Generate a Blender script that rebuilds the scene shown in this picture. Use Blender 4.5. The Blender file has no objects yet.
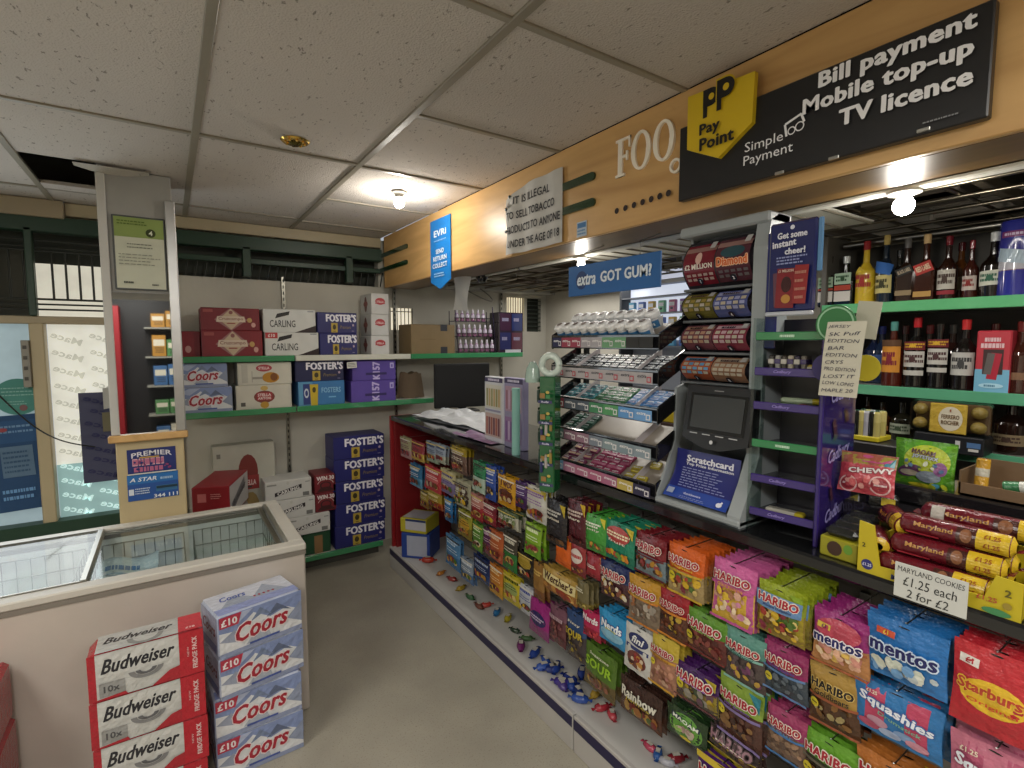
import bpy, math, random
from mathutils import Vector, Matrix
random.seed(7)
SC = bpy.context.scene
COL = SC.collection
PI = math.pi
# ---------------------------------------------------------------- camera model (used to survey the place from known planes)
FPX, YAW, PITCH, EYE = 517.0, math.radians(33.55), math.radians(4.65), 1.65
_F = Vector((math.sin(YAW)*math.cos(PITCH), math.cos(YAW)*math.cos(PITCH), -math.sin(PITCH)))
_R = Vector((math.cos(YAW), -math.sin(YAW), 0)); _U = _R.cross(_F)
def at(u, v, x=None, y=None, z=None):
    d = _F + _R*((u-512)/FPX) - _U*((v-384)/FPX)
    o = Vector((0, 0, EYE))
    t = (x-o.x)/d.x if x is not None else (y-o.y)/d.y if y is not None else (z-o.z)/d.z
    return o + d*t
# ---------------------------------------------------------------- colour and materials
def lin(h):
    if not isinstance(h, str): return h
    h = h.lstrip('#')
    if len(h) == 3: h = ''.join(a*2 for a in h)
    f = lambda c: c/12.92 if c <= .04045 else ((c+.055)/1.055)**2.4
    return tuple(f(int(h[i:i+2], 16)/255) for i in (0, 2, 4)) + (1.0,)
MATS = {}
def material(name, rough=.5, metal=0, bump=0, bscale=60, vary=0, vscale=8, coat=0, alpha=1, trans=0, emit=0, spec=.5, speck=None, colour=None, sheen=0):
    m = bpy.data.materials.new(name); m.use_nodes = True
    nt = m.node_tree; N = nt.nodes; L = nt.links; b = N['Principled BSDF']
    b.inputs['Roughness'].default_value = rough; b.inputs['Metallic'].default_value = metal
    b.inputs['Coat Weight'].default_value = coat; b.inputs['Specular IOR Level'].default_value = spec
    b.inputs['Alpha'].default_value = alpha; b.inputs['Transmission Weight'].default_value = trans
    tc = N.new('ShaderNodeTexCoord')
    if colour: a = N.new('ShaderNodeRGB'); a.outputs[0].default_value = lin(colour); c = a.outputs[0]
    else: a = N.new('ShaderNodeAttribute'); a.attribute_name = 'Col'; c = a.outputs['Color']
    if vary:
        n = N.new('ShaderNodeTexNoise'); n.inputs['Scale'].default_value = vscale; n.inputs['Detail'].default_value = 6
        L.new(tc.outputs['Object'], n.inputs['Vector'])
        r = N.new('ShaderNodeMapRange'); r.inputs[1].default_value = .3; r.inputs[2].default_value = .7
        r.inputs[3].default_value = 1-vary; r.inputs[4].default_value = 1+vary*.4; L.new(n.outputs[0], r.inputs[0])
        x = N.new('ShaderNodeMix'); x.data_type = 'RGBA'; x.blend_type = 'MULTIPLY'; x.inputs[0].default_value = 1
        L.new(c, x.inputs[6]); L.new(r.outputs[0], x.inputs[7]); c = x.outputs[2]
    if speck:                                                   # (scale, threshold, hex, stretch)
        n = N.new('ShaderNodeTexNoise'); n.inputs['Scale'].default_value = speck[0]; n.inputs['Detail'].default_value = 3
        mp = N.new('ShaderNodeMapping'); mp.inputs['Scale'].default_value = (1, speck[3], 1)
        L.new(tc.outputs['Object'], mp.inputs[0]); L.new(mp.outputs[0], n.inputs['Vector'])
        r = N.new('ShaderNodeMapRange'); r.inputs[1].default_value = speck[1]; r.inputs[2].default_value = speck[1]+.05
        L.new(n.outputs[0], r.inputs[0])
        x = N.new('ShaderNodeMix'); x.data_type = 'RGBA'; L.new(r.outputs[0], x.inputs[0]); L.new(c, x.inputs[6])
        x.inputs[7].default_value = lin(speck[2]); c = x.outputs[2]
    L.new(c, b.inputs['Base Color'])
    if emit:
        L.new(c, b.inputs['Emission Color']); b.inputs['Emission Strength'].default_value = emit
    if bump:
        n = N.new('ShaderNodeTexNoise'); n.inputs['Scale'].default_value = bscale; n.inputs['Detail'].default_value = 4
        L.new(tc.outputs['Object'], n.inputs['Vector'])
        bp = N.new('ShaderNodeBump'); bp.inputs['Strength'].default_value = bump; bp.inputs['Distance'].default_value = .01
        L.new(n.outputs[0], bp.inputs['Height']); L.new(bp.outputs[0], b.inputs['Normal'])
    MATS[name] = m
    return m
material('card', .45, vary=.06, vscale=14, bump=.05, bscale=40)
material('film', .26, vary=.10, vscale=30, bump=.7, bscale=48, coat=.15)
material('foil', .26, vary=.08, bump=.7, bscale=48, coat=.25)
material('paper', .8, vary=.05, bump=.15, bscale=18)
material('plastic', .35, vary=.04)
material('acrylic', .2, vary=.04, coat=.15)
material('gloss', .12, vary=.05, coat=.5)
material('metal', .3, metal=1, vary=.1)
material('brass', .18, metal=1, vary=.1)
material('paint', .45, vary=.07, vscale=5, bump=.04, bscale=80)
material('wallpaint', .85, vary=.13, vscale=2.2, bump=.12, bscale=30)
material('rubber', .7, vary=.1)
material('fabric', .9, vary=.2)
material('bag_white', .35, bump=.9, bscale=11)
material('glow', .5, emit=28)
material('screenlit', .4, emit=1.0)
material('daylit', .6, emit=.8, vary=.12)
material('tile', .95, vary=.07, vscale=1.1, bump=.5, bscale=160, speck=(85, .65, '#8f8880', .45))
material('floorstuff', .55, vary=.16, vscale=3.2, bump=.08, bscale=120, speck=(150, .6, '#8b8478', 1))
# wood: stretched bands of two browns
def wood(name, c1, c2, rough=.4, axis=(1, 0.12, 1)):
    m = bpy.data.materials.new(name); m.use_nodes = True; nt = m.node_tree; N = nt.nodes; L = nt.links; b = N['Principled BSDF']
    tc = N.new('ShaderNodeTexCoord'); mp = N.new('ShaderNodeMapping'); mp.inputs['Scale'].default_value = axis
    w = N.new('ShaderNodeTexNoise'); w.inputs['Scale'].default_value = 9; w.inputs['Detail'].default_value = 7; w.inputs['Distortion'].default_value = 1.2
    L.new(tc.outputs['Object'], mp.inputs[0]); L.new(mp.outputs[0], w.inputs['Vector'])
    r = N.new('ShaderNodeValToRGB'); r.color_ramp.elements[0].color = lin(c1); r.color_ramp.elements[1].color = lin(c2)
    r.color_ramp.elements[0].position = .3; r.color_ramp.elements[1].position = .62
    L.new(w.outputs[0], r.inputs[0]); L.new(r.outputs[0], b.inputs['Base Color']); b.inputs['Roughness'].default_value = rough
    MATS[name] = m
wood('oak', '#b98f58', '#d3aa70', .38)
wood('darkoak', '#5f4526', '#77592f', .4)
wood('tan', '#b59a6c', '#c7ae82', .5, (1, 1, .15))
# glass: thin clear sheet / solid bottle glass
def thin_glass(name, tint, amount):
    m = bpy.data.materials.new(name); m.use_nodes = True; nt = m.node_tree; N = nt.nodes; L = nt.links
    N.remove(N['Principled BSDF']); out = N['Material Output']
    t = N.new('ShaderNodeBsdfTransparent'); t.inputs[0].default_value = lin(tint)
    g = N.new('ShaderNodeBsdfGlossy'); g.inputs['Roughness'].default_value = .06
    fr = N.new('ShaderNodeLayerWeight'); fr.inputs[0].default_value = .5
    pw = N.new('ShaderNodeMath'); pw.operation = 'POWER'; pw.inputs[1].default_value = 4; L.new(fr.outputs['Facing'], pw.inputs[0])
    ma = N.new('ShaderNodeMath'); ma.operation = 'MULTIPLY_ADD'; ma.inputs[1].default_value = .55; ma.inputs[2].default_value = amount; L.new(pw.outputs[0], ma.inputs[0])
    mx = N.new('ShaderNodeMixShader'); L.new(ma.outputs[0], mx.inputs[0]); L.new(t.outputs[0], mx.inputs[1]); L.new(g.outputs[0], mx.inputs[2])
    L.new(mx.outputs[0], out.inputs[0]); MATS[name] = m
thin_glass('glass', '#e8f0ee', .06)
thin_glass('clearwrap', '#f4f6f6', .12)
def mirror(name):
    m = material(name, .02, metal=1, colour='#c4c7c7'); return m
mirror('mirror')
# ---------------------------------------------------------------- mesh collector
class MB:
    def __init__(s): s.v = []; s.f = []; s.c = []; s.m = []; s.s = []; s.mats = []; s.M = Matrix.Identity(4)
    def add(s, vs, fs, col, mat='card', smooth=False):
        o = len(s.v)
        if mat not in s.mats: s.mats.append(mat)
        k = s.mats.index(mat); M = s.M
        s.v += [tuple(M @ Vector(p)) for p in vs]
        per = isinstance(col, list)
        if not per: col = lin(col)
        for i, f in enumerate(fs):
            s.f.append([o+j for j in f]); s.c.append(lin(col[i]) if per else col); s.m.append(k); s.s.append(smooth)
        return s
    def box(s, x0, y0, z0, x1, y1, z1, col='#fff', mat='card', bev=.0):
        x0, x1 = sorted((x0, x1)); y0, y1 = sorted((y0, y1)); z0, z1 = sorted((z0, z1))
        b = min(bev, (x1-x0)*.45, (y1-y0)*.45, (z1-z0)*.45)
        if b <= 0:
            vs = [(x, y, z) for x in (x0, x1) for y in (y0, y1) for z in (z0, z1)]
            fs = [(0, 1, 3, 2), (4, 6, 7, 5), (0, 4, 5, 1), (2, 3, 7, 6), (0, 2, 6, 4), (1, 5, 7, 3)]
            return s.add(vs, fs, col, mat)
        vs = []; ix = {}
        for i in (0, 1):
            for j in (0, 1):
                for k in (0, 1):
                    X, Y, Z = (x0, x1)[i], (y0, y1)[j], (z0, z1)[k]
                    ax, ay, az = X+(b, -b)[i], Y+(b, -b)[j], Z+(b, -b)[k]
                    ix[i, j, k] = len(vs); vs += [(X, ay, az), (ax, Y, az), (ax, ay, Z)]
        fs = []
        I = lambda i, j, k, a: ix[i, j, k]+a
        for i in (0, 1): q = [I(i, 0, 0, 0), I(i, 1, 0, 0), I(i, 1, 1, 0), I(i, 0, 1, 0)]; fs.append(q if i else q[::-1])
        for j in (0, 1): q = [I(0, j, 0, 1), I(1, j, 0, 1), I(1, j, 1, 1), I(0, j, 1, 1)]; fs.append(q[::-1] if j else q)
        for k in (0, 1): q = [I(0, 0, k, 2), I(1, 0, k, 2), I(1, 1, k, 2), I(0, 1, k, 2)]; fs.append(q if k else q[::-1])
        for a in (0, 1):
            for c in (0, 1):
                fs.append([I(a, c, 0, 0), I(a, c, 0, 1), I(a, c, 1, 1), I(a, c, 1, 0)])
                fs.append([I(a, 0, c, 0), I(a, 0, c, 2), I(a, 1, c, 2), I(a, 1, c, 0)])
                fs.append([I(0, a, c, 1), I(0, a, c, 2), I(1, a, c, 2), I(1, a, c, 1)])
                for d in (0, 1): fs.append([I(a, c, d, 0), I(a, c, d, 1), I(a, c, d, 2)])
        return s.add(vs, fs, col, mat)
    def tube(s, pts, r, col='#888', mat='metal', n=8, caps=True):
        pts = [Vector(p) for p in pts]; vs = []; fs = []
        rr = r if isinstance(r, (list, tuple)) else [r]*len(pts)
        for i, p in enumerate(pts):
            d = (pts[min(i+1, len(pts)-1)]-pts[max(i-1, 0)]).normalized()
            a = d.cross(Vector((0, 0, 1)))
            if a.length < .05: a = d.cross(Vector((0, 1, 0)))
            a.normalize(); b = d.cross(a)
            for k in range(n):
                t = 2*PI*k/n; vs.append(tuple(p + a*math.cos(t)*rr[i] + b*math.sin(t)*rr[i]))
        for i in range(len(pts)-1):
            for k in range(n): fs.append((i*n+k, i*n+(k+1) % n, (i+1)*n+(k+1) % n, (i+1)*n+k))
        s.add(vs, fs, col, mat, True)
        if caps:
            s.add(vs[:n], [tuple(range(n))[::-1]], col, mat); s.add(vs[-n:], [tuple(range(n))], col, mat)
        return s
    def lathe(s, prof, col='#fff', mat='plastic', n=20, cx=0, cy=0, squash=1):
        """prof: (r, z) or (r, z, colour of the band above)"""
        for i in range(len(prof)-1):
            a, b = prof[i], prof[i+1]; c = a[2] if len(a) > 2 else col
            vs = []; fs = []
            for k in range(n):
                t = 2*PI*k/n; ca, sa = math.cos(t), math.sin(t)
                vs += [(cx+a[0]*ca, cy+a[0]*sa*squash, a[1]), (cx+b[0]*ca, cy+b[0]*sa*squash, b[1])]
            for k in range(n):
                j = (k+1) % n; fs.append((2*k, 2*j, 2*j+1, 2*k+1))
            s.add(vs, fs, c, mat, True)
        return s
    def sheet(s, P, nu, nv, col, mat='paper', thick=0):
        """P(a, b) for a, b in 0..1 -> point"""
        vs = [tuple(P(i/nu, j/nv)) for j in range(nv+1) for i in range(nu+1)]
        fs = [(j*(nu+1)+i, j*(nu+1)+i+1, (j+1)*(nu+1)+i+1, (j+1)*(nu+1)+i) for j in range(nv) for i in range(nu)]
        return s.add(vs, fs, col, mat, True)
    def mesh(s, name):
        me = bpy.data.meshes.new(name); me.from_pydata(s.v, [], s.f)
        for m in s.mats: me.materials.append(MATS[m])
        me.polygons.foreach_set('material_index', s.m); me.polygons.foreach_set('use_smooth', s.s)
        ca = me.color_attributes.new('Col', 'FLOAT_COLOR', 'CORNER'); buf = []
        for f, c in zip(s.f, s.c): buf += list(c)*len(f)
        ca.data.foreach_set('color', buf); me.update()
        return me
    def build(s, name, parent=None, loc=(0, 0, 0), rot=0):
        o = bpy.data.objects.new(name, s.mesh(name)); COL.objects.link(o)
        o.location = loc; o.rotation_euler = rot if isinstance(rot, (tuple, list)) else (0, 0, rot)
        if parent: o.parent = parent
        return o
def tag(o, label=None, cat=None, group=None, kind=None):
    if label: o['label'] = label
    if cat: o['category'] = cat
    if group: o['group'] = group
    if kind: o['kind'] = kind
    return o
def empty(name, loc, rot=0, **k):
    o = bpy.data.objects.new(name, None); COL.objects.link(o); o.location = loc
    o.rotation_euler = rot if isinstance(rot, (tuple, list)) else (0, 0, rot); o.empty_display_size = .05
    tag(o, **k); return o
def struct(mb, name): return tag(mb.build(name), kind='structure')
def dup(o, parent=None):
    c = o.copy(); COL.objects.link(c)
    if parent: c.parent = parent
    for ch in list(o.children): dup(ch, c)
    return c
def place(o, loc, rot=None, label=None):
    o.location = loc
    if rot is not None: o.rotation_euler = rot if isinstance(rot, (tuple, list)) else (0, 0, rot)
    if label: o['label'] = label
    return o
ORD = ['front', 'second', 'third', 'fourth', 'fifth', 'sixth', 'seventh', 'eighth', 'ninth', 'tenth']
# ---------------------------------------------------------------- printed artwork on any surface P(u, v, lift)
_T = {}
def letters(txt, bold, shear):
    k = (txt, bold, shear)
    if k not in _T:
        cu = bpy.data.curves.new('t', 'FONT'); cu.body = txt; cu.size = 1; cu.shear = shear; cu.resolution_u = 2
        cu.offset = min(bold, .018)*.8; cu.space_character = 1+bold*1.0
        ob = bpy.data.objects.new('t', cu); me = ob.to_mesh()
        vs = [(p.co.x, p.co.y) for p in me.vertices]; fs = [tuple(p.vertices) for p in me.polygons]
        ob.to_mesh_clear(); bpy.data.objects.remove(ob); bpy.data.curves.remove(cu)
        xs = [p[0] for p in vs] or [0, 1]; ys = [p[1] for p in vs] or [0, 1]
        _T[k] = (vs, fs, min(xs), max(xs), min(ys), max(ys))
    return _T[k]
class Art:
    def __init__(s, mb, P, mat='card', de=.0003): s.mb = mb; s.P = P; s.mat = mat; s.de = de; s.k = 0
    def e(s): s.k += 1; return s.k*s.de
    def put(s, pts, fs, col, smooth=False):
        e = s.e(); s.mb.add([s.P(u, v, e) for u, v in pts], fs, col, s.mat, smooth)
    def rect(s, u0, v0, u1, v1, col, nu=1, nv=1, rot=0):
        cu, cv = (u0+u1)/2, (v0+v1)/2; c, n = math.cos(rot), math.sin(rot); pts = []
        for j in range(nv+1):
            for i in range(nu+1):
                a, b = u0+(u1-u0)*i/nu-cu, v0+(v1-v0)*j/nv-cv; pts.append((cu+a*c-b*n, cv+a*n+b*c))
        s.put(pts, [(j*(nu+1)+i, j*(nu+1)+i+1, (j+1)*(nu+1)+i+1, (j+1)*(nu+1)+i) for j in range(nv) for i in range(nu)], col)
    def ell(s, cu, cv, ru, rv, col, n=14, rings=1, rot=0):
        pts = [(cu, cv)]; c, q = math.cos(rot), math.sin(rot)
        for r in range(1, rings+1):
            for k in range(n):
                t = 2*PI*k/n; a, b = ru*r/rings*math.cos(t), rv*r/rings*math.sin(t); pts.append((cu+a*c-b*q, cv+a*q+b*c))
        fs = [(0, 1+k, 1+(k+1) % n) for k in range(n)]
        for r in range(1, rings):
            o = 1+(r-1)*n; p = o+n
            fs += [(o+k, p+k, p+(k+1) % n, o+(k+1) % n) for k in range(n)]
        s.put(pts, fs, col)
    def poly(s, pts, col): s.put(pts, [tuple(range(len(pts)))], col)
    def ring(s, cu, cv, r, w, col, n=20, a0=0, a1=2*PI, sq=1):
        pts = []
        for k in range(n+1):
            t = a0+(a1-a0)*k/n; pts += [(cu+r*math.cos(t), cv+sq*r*math.sin(t)), (cu+(r-w)*math.cos(t), cv+sq*(r-w)*math.sin(t))]
        s.put(pts, [(2*k, 2*k+2, 2*k+3, 2*k+1) for k in range(n)], col)
    def text(s, txt, cu, cv, h, col, w=None, bold=0, shear=0, rot=0, out=None, ow=.05, arc=0, left=False):
        if w and not h:
            _, _, a, b, c, d = letters(txt, bold, shear); h = w*(d-c)/(b-a)
        vs, fs, X0, X1, Y0, Y1 = letters(txt, bold, shear)
        sy = h/(Y1-Y0); sx = w/(X1-X0) if w else sy; mx = X0 if left else (X0+X1)/2; my = (Y0+Y1)/2
        c, n = math.cos(rot), math.sin(rot); g = max(0, bold-.012)*.75*sy
        q = [(0, 0)] if g <= 0 else [(-g, 0), (g, 0), (0, g*.5), (0, -g*.5)]
        passes = [(q, col)]
        if out: R_ = ow*sy*1.15+g; passes = [([(R_*math.cos(t*PI/4), R_*math.sin(t*PI/4)) for t in range(8)], out), (q, col)]
        for offs, cc in passes:
            e = s.e(); pts = []; F_ = []; st = .00009
            for qi, (du, dv) in enumerate(offs):
                o = len(pts); s.k += (st/s.de if qi else 0); e = s.k*s.de
                for x, y in vs:
                    a, b = (x-mx)*sx+du, (y-my)*sy+dv
                    b -= arc*a*a
                    pts.append(s.P(cu+a*c-b*n, cv+a*n+b*c, e))
                F_ += [tuple(o+j for j in f) for f in fs]
            s.mb.add(pts, F_, cc, s.mat)
    def lines(s, u0, v0, u1, v1, n, col, seed=1, fill=.45):
        """rows of small print"""
        r = random.Random(seed); dv = (v1-v0)/n
        for i in range(n):
            a = u0; b = v0+dv*(i+.5); e = s.e(); pts = []; fs = []
            end = u1-(u1-u0)*r.uniform(0, .3)
            while a < end:
                w = (u1-u0)*r.uniform(.04, .13); q = min(a+w, u1); o = len(pts)
                pts += [(a, b-dv*fill/2), (q, b-dv*fill/2), (q, b+dv*fill/2), (a, b+dv*fill/2)]; fs.append((o, o+1, o+2, o+3)); a = q+(u1-u0)*.025
            s.mb.add([s.P(u, v, e) for u, v in pts], fs, col, s.mat)
    def scatter(s, u0, v0, u1, v1, n, cols, r0, r1, seed=1):
        r = random.Random(seed)
        for i in range(n):
            q = r.uniform(r0, r1)
            s.ell(r.uniform(u0+q, u1-q), r.uniform(v0+q, v1-q), q*r.uniform(.7, 1.3), q*r.uniform(.6, 1.1), cols[i % len(cols)], 7, 1, r.uniform(0, 3))
def plane(O, U, V):
    O, U, V = Vector(O), Vector(U).normalized(), Vector(V).normalized(); N = U.cross(V)
    return lambda u, v, e: tuple(O+U*u+V*v+N*e)
def carton(w, d, h, col, faces={}, mat='card', bev=.004, side=None):
    """case standing on its base centre, front towards -y"""
    mb = MB(); mb.box(-w/2, -d/2, 0, w/2, d/2, h, col, mat, bev)
    F = {'front': plane((0, -d/2, h/2), (1, 0, 0), (0, 0, 1)), 'back': plane((0, d/2, h/2), (-1, 0, 0), (0, 0, 1)), 'right': plane((w/2, 0, h/2), (0, 1, 0), (0, 0, 1)),
         'left': plane((-w/2, 0, h/2), (0, -1, 0), (0, 0, 1)), 'top': plane((0, 0, h), (1, 0, 0), (0, 1, 0))}
    for k, fn in faces.items(): fn(Art(mb, F[k], mat), w if k in ('front', 'top', 'back') else d, d if k == 'top' else h)
    return mb
# ================================================================ THE ROOM
CZ, BY, FX = 2.46, 4.1, 1.43          # ceiling height, back wall, face of the timber fascia
b = MB(); b.box(-2.2, -2.6, -.1, 3.2, 4.6, 0, '#a39e90', 'floorstuff'); struct(b, 'floor')
# ceiling: tiles lying in a grid, one tile slipped away beside the pillar
b = MB()
gx = [-2.2, -1.81, -1.165, -.52, .125, .77, 1.445]
colcuts = {0: [-2.6, -.1, 1.15, 2.43, 3.7, BY], 1: [-2.6, -.1, 1.15, 2.43, 3.7, BY], 2: [-2.6, -.1, 1.15, 2.43, 3.7, BY],
           3: [-2.6, -.1, 1.15, 2.43, 3.7, BY], 4: [-2.6, -.1, 1.15, 2.43, 3.7, BY], 5: [-2.6, -.1, .5, 1.145, 1.795, 2.45, 3.1, 3.75, BY]}
rr = random.Random(3)
for i in range(6):
    cuts = colcuts[i]
    for j in range(len(cuts)-1):
        x0, x1, y0, y1 = gx[i]+.012, gx[i+1]-.012, cuts[j]+.012, cuts[j+1]-.012
        g = rr.uniform(-.012, .012); c = tuple(a+g for a in lin('#c9c2ba')[:3])+(1,)
        if i == 3 and y0 < 3.2 < y1:
            b.box(x0, y0, CZ+.004, x1, 3.08, CZ+.02, c, 'tile')              # the part of the tile left in place
            b.box(-.24, 3.08, CZ+.004, x1, y1, CZ+.02, c, 'tile')
            b.box(x0, 3.58, CZ-.002, -.24, y1, CZ+.016, c, 'tile')
            # sagging torn edge
            b.sheet(lambda a, t: (-.32+.28*a, 3.05+.06*t, CZ-.012-.02*math.sin(a*PI)*t), 10, 2, '#b5b0a5', 'tile')
        else: b.box(x0, y0, CZ+.004, x1, y1, CZ+.02, c, 'tile')
ce = struct(b, 'ceiling')
b = MB()
for x in gx[1:-1]: b.box(x-.014, -2.6, CZ-.004, x+.014, BY, CZ+.012, '#8d8778', 'paint', .002)
for i in range(6):
    for y in colcuts[i][1:-1]: b.box(gx[i], y-.012, CZ-.003, gx[i+1], y+.012, CZ+.010, '#948e80', 'paint', .002)
struct(b, 'trim_1')
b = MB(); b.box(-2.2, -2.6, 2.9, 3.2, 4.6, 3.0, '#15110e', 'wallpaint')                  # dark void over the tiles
b.box(-.52, 3.6, 2.62, -.2, 3.66, 2.75, '#3c2f24', 'wallpaint')
struct(b, 'trim_2')
# walls
b = MB(); b.box(-2.3, -2.6, 0, -2.2, 4.6, 2.9, '#d2cdc0', 'wallpaint'); struct(b, 'wall_left')
b = MB(); b.box(3.12, -2.6, 0, 3.22, 4.6, 2.9, '#cfcabd', 'wallpaint'); struct(b, 'wall_right')
b = MB(); b.box(-2.3, -2.7, 0, 3.22, -2.6, 2.9, '#aaa496', 'wallpaint'); struct(b, 'wall_front')
b = MB()
WC = '#c9c6ba'
b.box(-2.2, BY, 0, -.02, BY+.1, .56, '#2c4a34', 'paint')                                 # green boards under the shop windows
b.box(-.25, BY, .56, .03, BY+.1, 2.09, WC, 'wallpaint')
b.box(-.02, BY, 0, 1.53, BY+.1, 2.09, WC, 'wallpaint')
b.box(1.53, BY, 0, 3.12, BY+.1, 1.75, WC, 'wallpaint')
b.box(1.53, BY, 1.93, 2.66, BY+.1, 2.46, WC, 'wallpaint'); b.box(1.72, BY, 1.75, 2.66, BY+.1, 1.93, WC, 'wallpaint')
b.box(2.66, BY, 2.07, 3.12, BY+.1, 2.46, WC, 'wallpaint'); b.box(2.86, BY, 1.75, 2.89, BY+.1, 2.07, WC, 'wallpaint')
b.box(3.06, BY, 1.75, 3.12, BY+.1, 2.07, WC, 'wallpaint')
b.box(1.43, BY, 2.09, 1.53, BY+.1, 2.46, WC, 'wallpaint')
b.box(-2.2, BY, 2.37, 1.45, BY+.1, 2.9, WC, 'wallpaint')
struct(b, 'wall_back')
b = MB(); b.box(-.47, 4.02, 2.385, 1.43, BY, CZ, '#b5a98c', 'paint', .004)                # cream header board under the ceiling
b.box(-2.2, 3.98, 2.36, -.47, BY, CZ, '#a2957c', 'paint', .004)
b.box(1.95, 3.95, 2.10, 3.12, BY, 2.2, '#aeaea8', 'paint', .006)                          # boxed beam behind the canopy
struct(b, 'trim_3')
# transom and posts of the shop front
b = MB(); b.box(-2.2, 4.03, 1.755, -.2, BY+.02, 1.80, '#a89a7c', 'paint', .004)
b.box(-.665, 4.02, .4, -.60, BY+.02, 1.76, '#b8a987', 'paint', .006)
b.box(-1.5, 4.02, .4, -1.44, BY+.02, 1.76, '#b8a987', 'paint', .006)
b.box(-.70, 4.0, 1.39, -.665, 4.03, 1.66, '#8f8b80', 'paint', .003)
for k in range(4): b.box(-.692, 3.995, 1.43+.06*k, -.675, 4.0, 1.45+.06*k, '#4a463f', 'plastic')
b.box(-2.2, 4.0, .5, -.2, 4.1, .58, '#22402d', 'paint', .005)
struct(b, 'trim_4')
# window 1: frosted panes printed with slanted lettering, behind a sheet of dark board
b = MB(); b.box(-.60, 4.13, .56, -.24, 4.14, 1.76, '#c9c8bd', 'daylit')
A = Art(b, plane((-.42, 4.129, 1.16), (1, 0, 0), (0, 0, 1)), 'daylit', .001)
def printed(A, u0, v0, u1, v1, ink, n, m, s=.045):
    for j in range(n):
        for i in range(m):
            cu = u0+(u1-u0)*(i+.5)/m; cv = v0+(v1-v0)*(j+.5)/n
            A.text('Mace', cu, cv, s, ink, w=-(u1-u0)/m*.82, bold=.03, rot=-.38)
A.rect(-.18, -.6, .18, -.26, '#7d9a98'); printed(A, -.18, -.60, .18, -.24, '#b5d0cc', 4, 2, .04)
printed(A, -.18, -.24, .18, .56, '#aaa99c', 8, 2, .04)
struct(b, 'window_1')
b = MB(); b.box(-2.2, 4.13, .56, -.655, 4.14, 1.76, '#84959a', 'daylit')
struct(b, 'window_2')
# window 3: high barred lights left of the pillar, bright low down and dark above
b = MB(); b.box(-2.2, 4.19, 1.8, -.2, 4.2, 2.12, '#c8c4b4', 'daylit'); b.box(-2.2, 4.19, 2.12, 1.45, 4.2, 2.4, '#3b3f39', 'wallpaint'); b.box(-.19, 4.19, 2.0, 1.45, 4.2, 2.12, '#2d302b', 'wallpaint')
b.box(-2.2, 4.175, 1.8, -.66, 4.18, 2.2, '#4a4a42', 'wallpaint')
struct(b, 'window_3')
b = MB()
G = '#1f3b2b'
b.box(-2.2, 4.0, 2.28, 1.43, 4.08, 2.37, G, 'paint', .004); b.box(-.655, 4.0, 1.8, -.62, 4.06, 2.3, G, 'paint', .004)
for z in (2.24, 2.2, 1.87, 1.84): b.tube([(-2.2, 4.07, z), (-.2, 4.07, z)], .006, '#22261f', 'paint', 6)
for i in range(30):
    x = -2.1+.062*i
    if x < -.2 and abs(x+.637) > .03: b.tube([(x, 4.075, 1.9), (x, 4.075, 2.18)], .006, '#22261f', 'paint', 6)
b.tube([(-2.2, 4.07, 2.18), (-.2, 4.07, 2.18)], .007, '#22261f', 'paint', 6); b.tube([(-2.2, 4.07, 1.9), (-.2, 4.07, 1.9)], .007, '#22261f', 'paint', 6)
for x in (.45, 1.15): b.box(x, 4.0, 2.1, x+.05, 4.06, 2.3, G, 'paint', .003)
b.box(0, 4.03, 2.19, 1.43, 4.06, 2.225, G, 'paint', .003)
for i in range(26): b.tube([(.06+.055*i, 4.07, 2.09), (.06+.055*i+.02, 4.07, 2.2)], .005, '#20241f', 'paint', 6)
g = tag(b.build('window_grille'), 'dark green security grille of bars across the high windows on back wall', 'window grille')
# windows 4, 5: small barred lights of the back room
b = MB(); b.box(1.53, 4.14, 1.74, 1.73, 4.15, 1.94, '#e3dac4', 'daylit')
for i in range(6): b.tube([(1.55+.033*i, 4.1, 1.75), (1.55+.033*i, 4.1, 1.93)], .004, '#4b453a', 'paint', 6)
b.tube([(1.53, 4.1, 1.90), (1.72, 4.1, 1.90)], .004, '#4b453a', 'paint', 6); struct(b, 'window_4')
b = MB(); b.box(2.66, 4.14, 1.74, 2.87, 4.15, 2.08, '#e0d3b4', 'daylit')
for i in range(7): b.tube([(2.675+.028*i, 4.1, 1.75), (2.675+.028*i, 4.1, 2.07)], .004, '#6a5f4c', 'paint', 6)
struct(b, 'window_5')
b = MB(); b.box(2.89, 4.15, 1.74, 3.06, 4.16, 2.08, '#20241f', 'paint')
for i in range(8): b.box(2.89, 4.105, 1.76+.04*i, 3.06, 4.13, 1.768+.04*i, '#3f4a42', 'paint')
struct(b, 'window_6')
# ---------------------------------------------------------------- pillar with a mirror
PX0, PX1, PY = -.235, .045, 3.12
b = MB(); b.box(PX0, PY, 0, PX1, PY+.26, 1.17, '#c3b189', 'paint', .004); b.box(PX0, PY, 1.17, PX1, PY+.26, CZ, '#9c9c98', 'wallpaint', .004)
pil = struct(b, 'trim_5')
b = MB()
b.box(PX0-.012, PY-.014, 1.2, PX0+.022, PY+.01, CZ-.01, '#c2c1bc', 'paint', .003); b.box(PX1-.03, PY-.016, 1.2, PX1+.012, PY+.012, 2.34, '#cfd0cf', 'metal', .003)
b.box(PX1+.001, PY+.01, 1.2, PX1+.014, PY+.25, 2.2, '#d4d6d3', 'paint', .002)
mf = b.build('mirror_frame')
b = MB(); b.box(PX0+.022, PY-.008, 1.2, PX1-.03, PY-.002, 1.885, '#ccc', 'mirror')
mr = empty('mirror', (0, 0, 0), label='tall narrow mirror with chrome edge strips on the pillar', cat='mirror')
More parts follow.
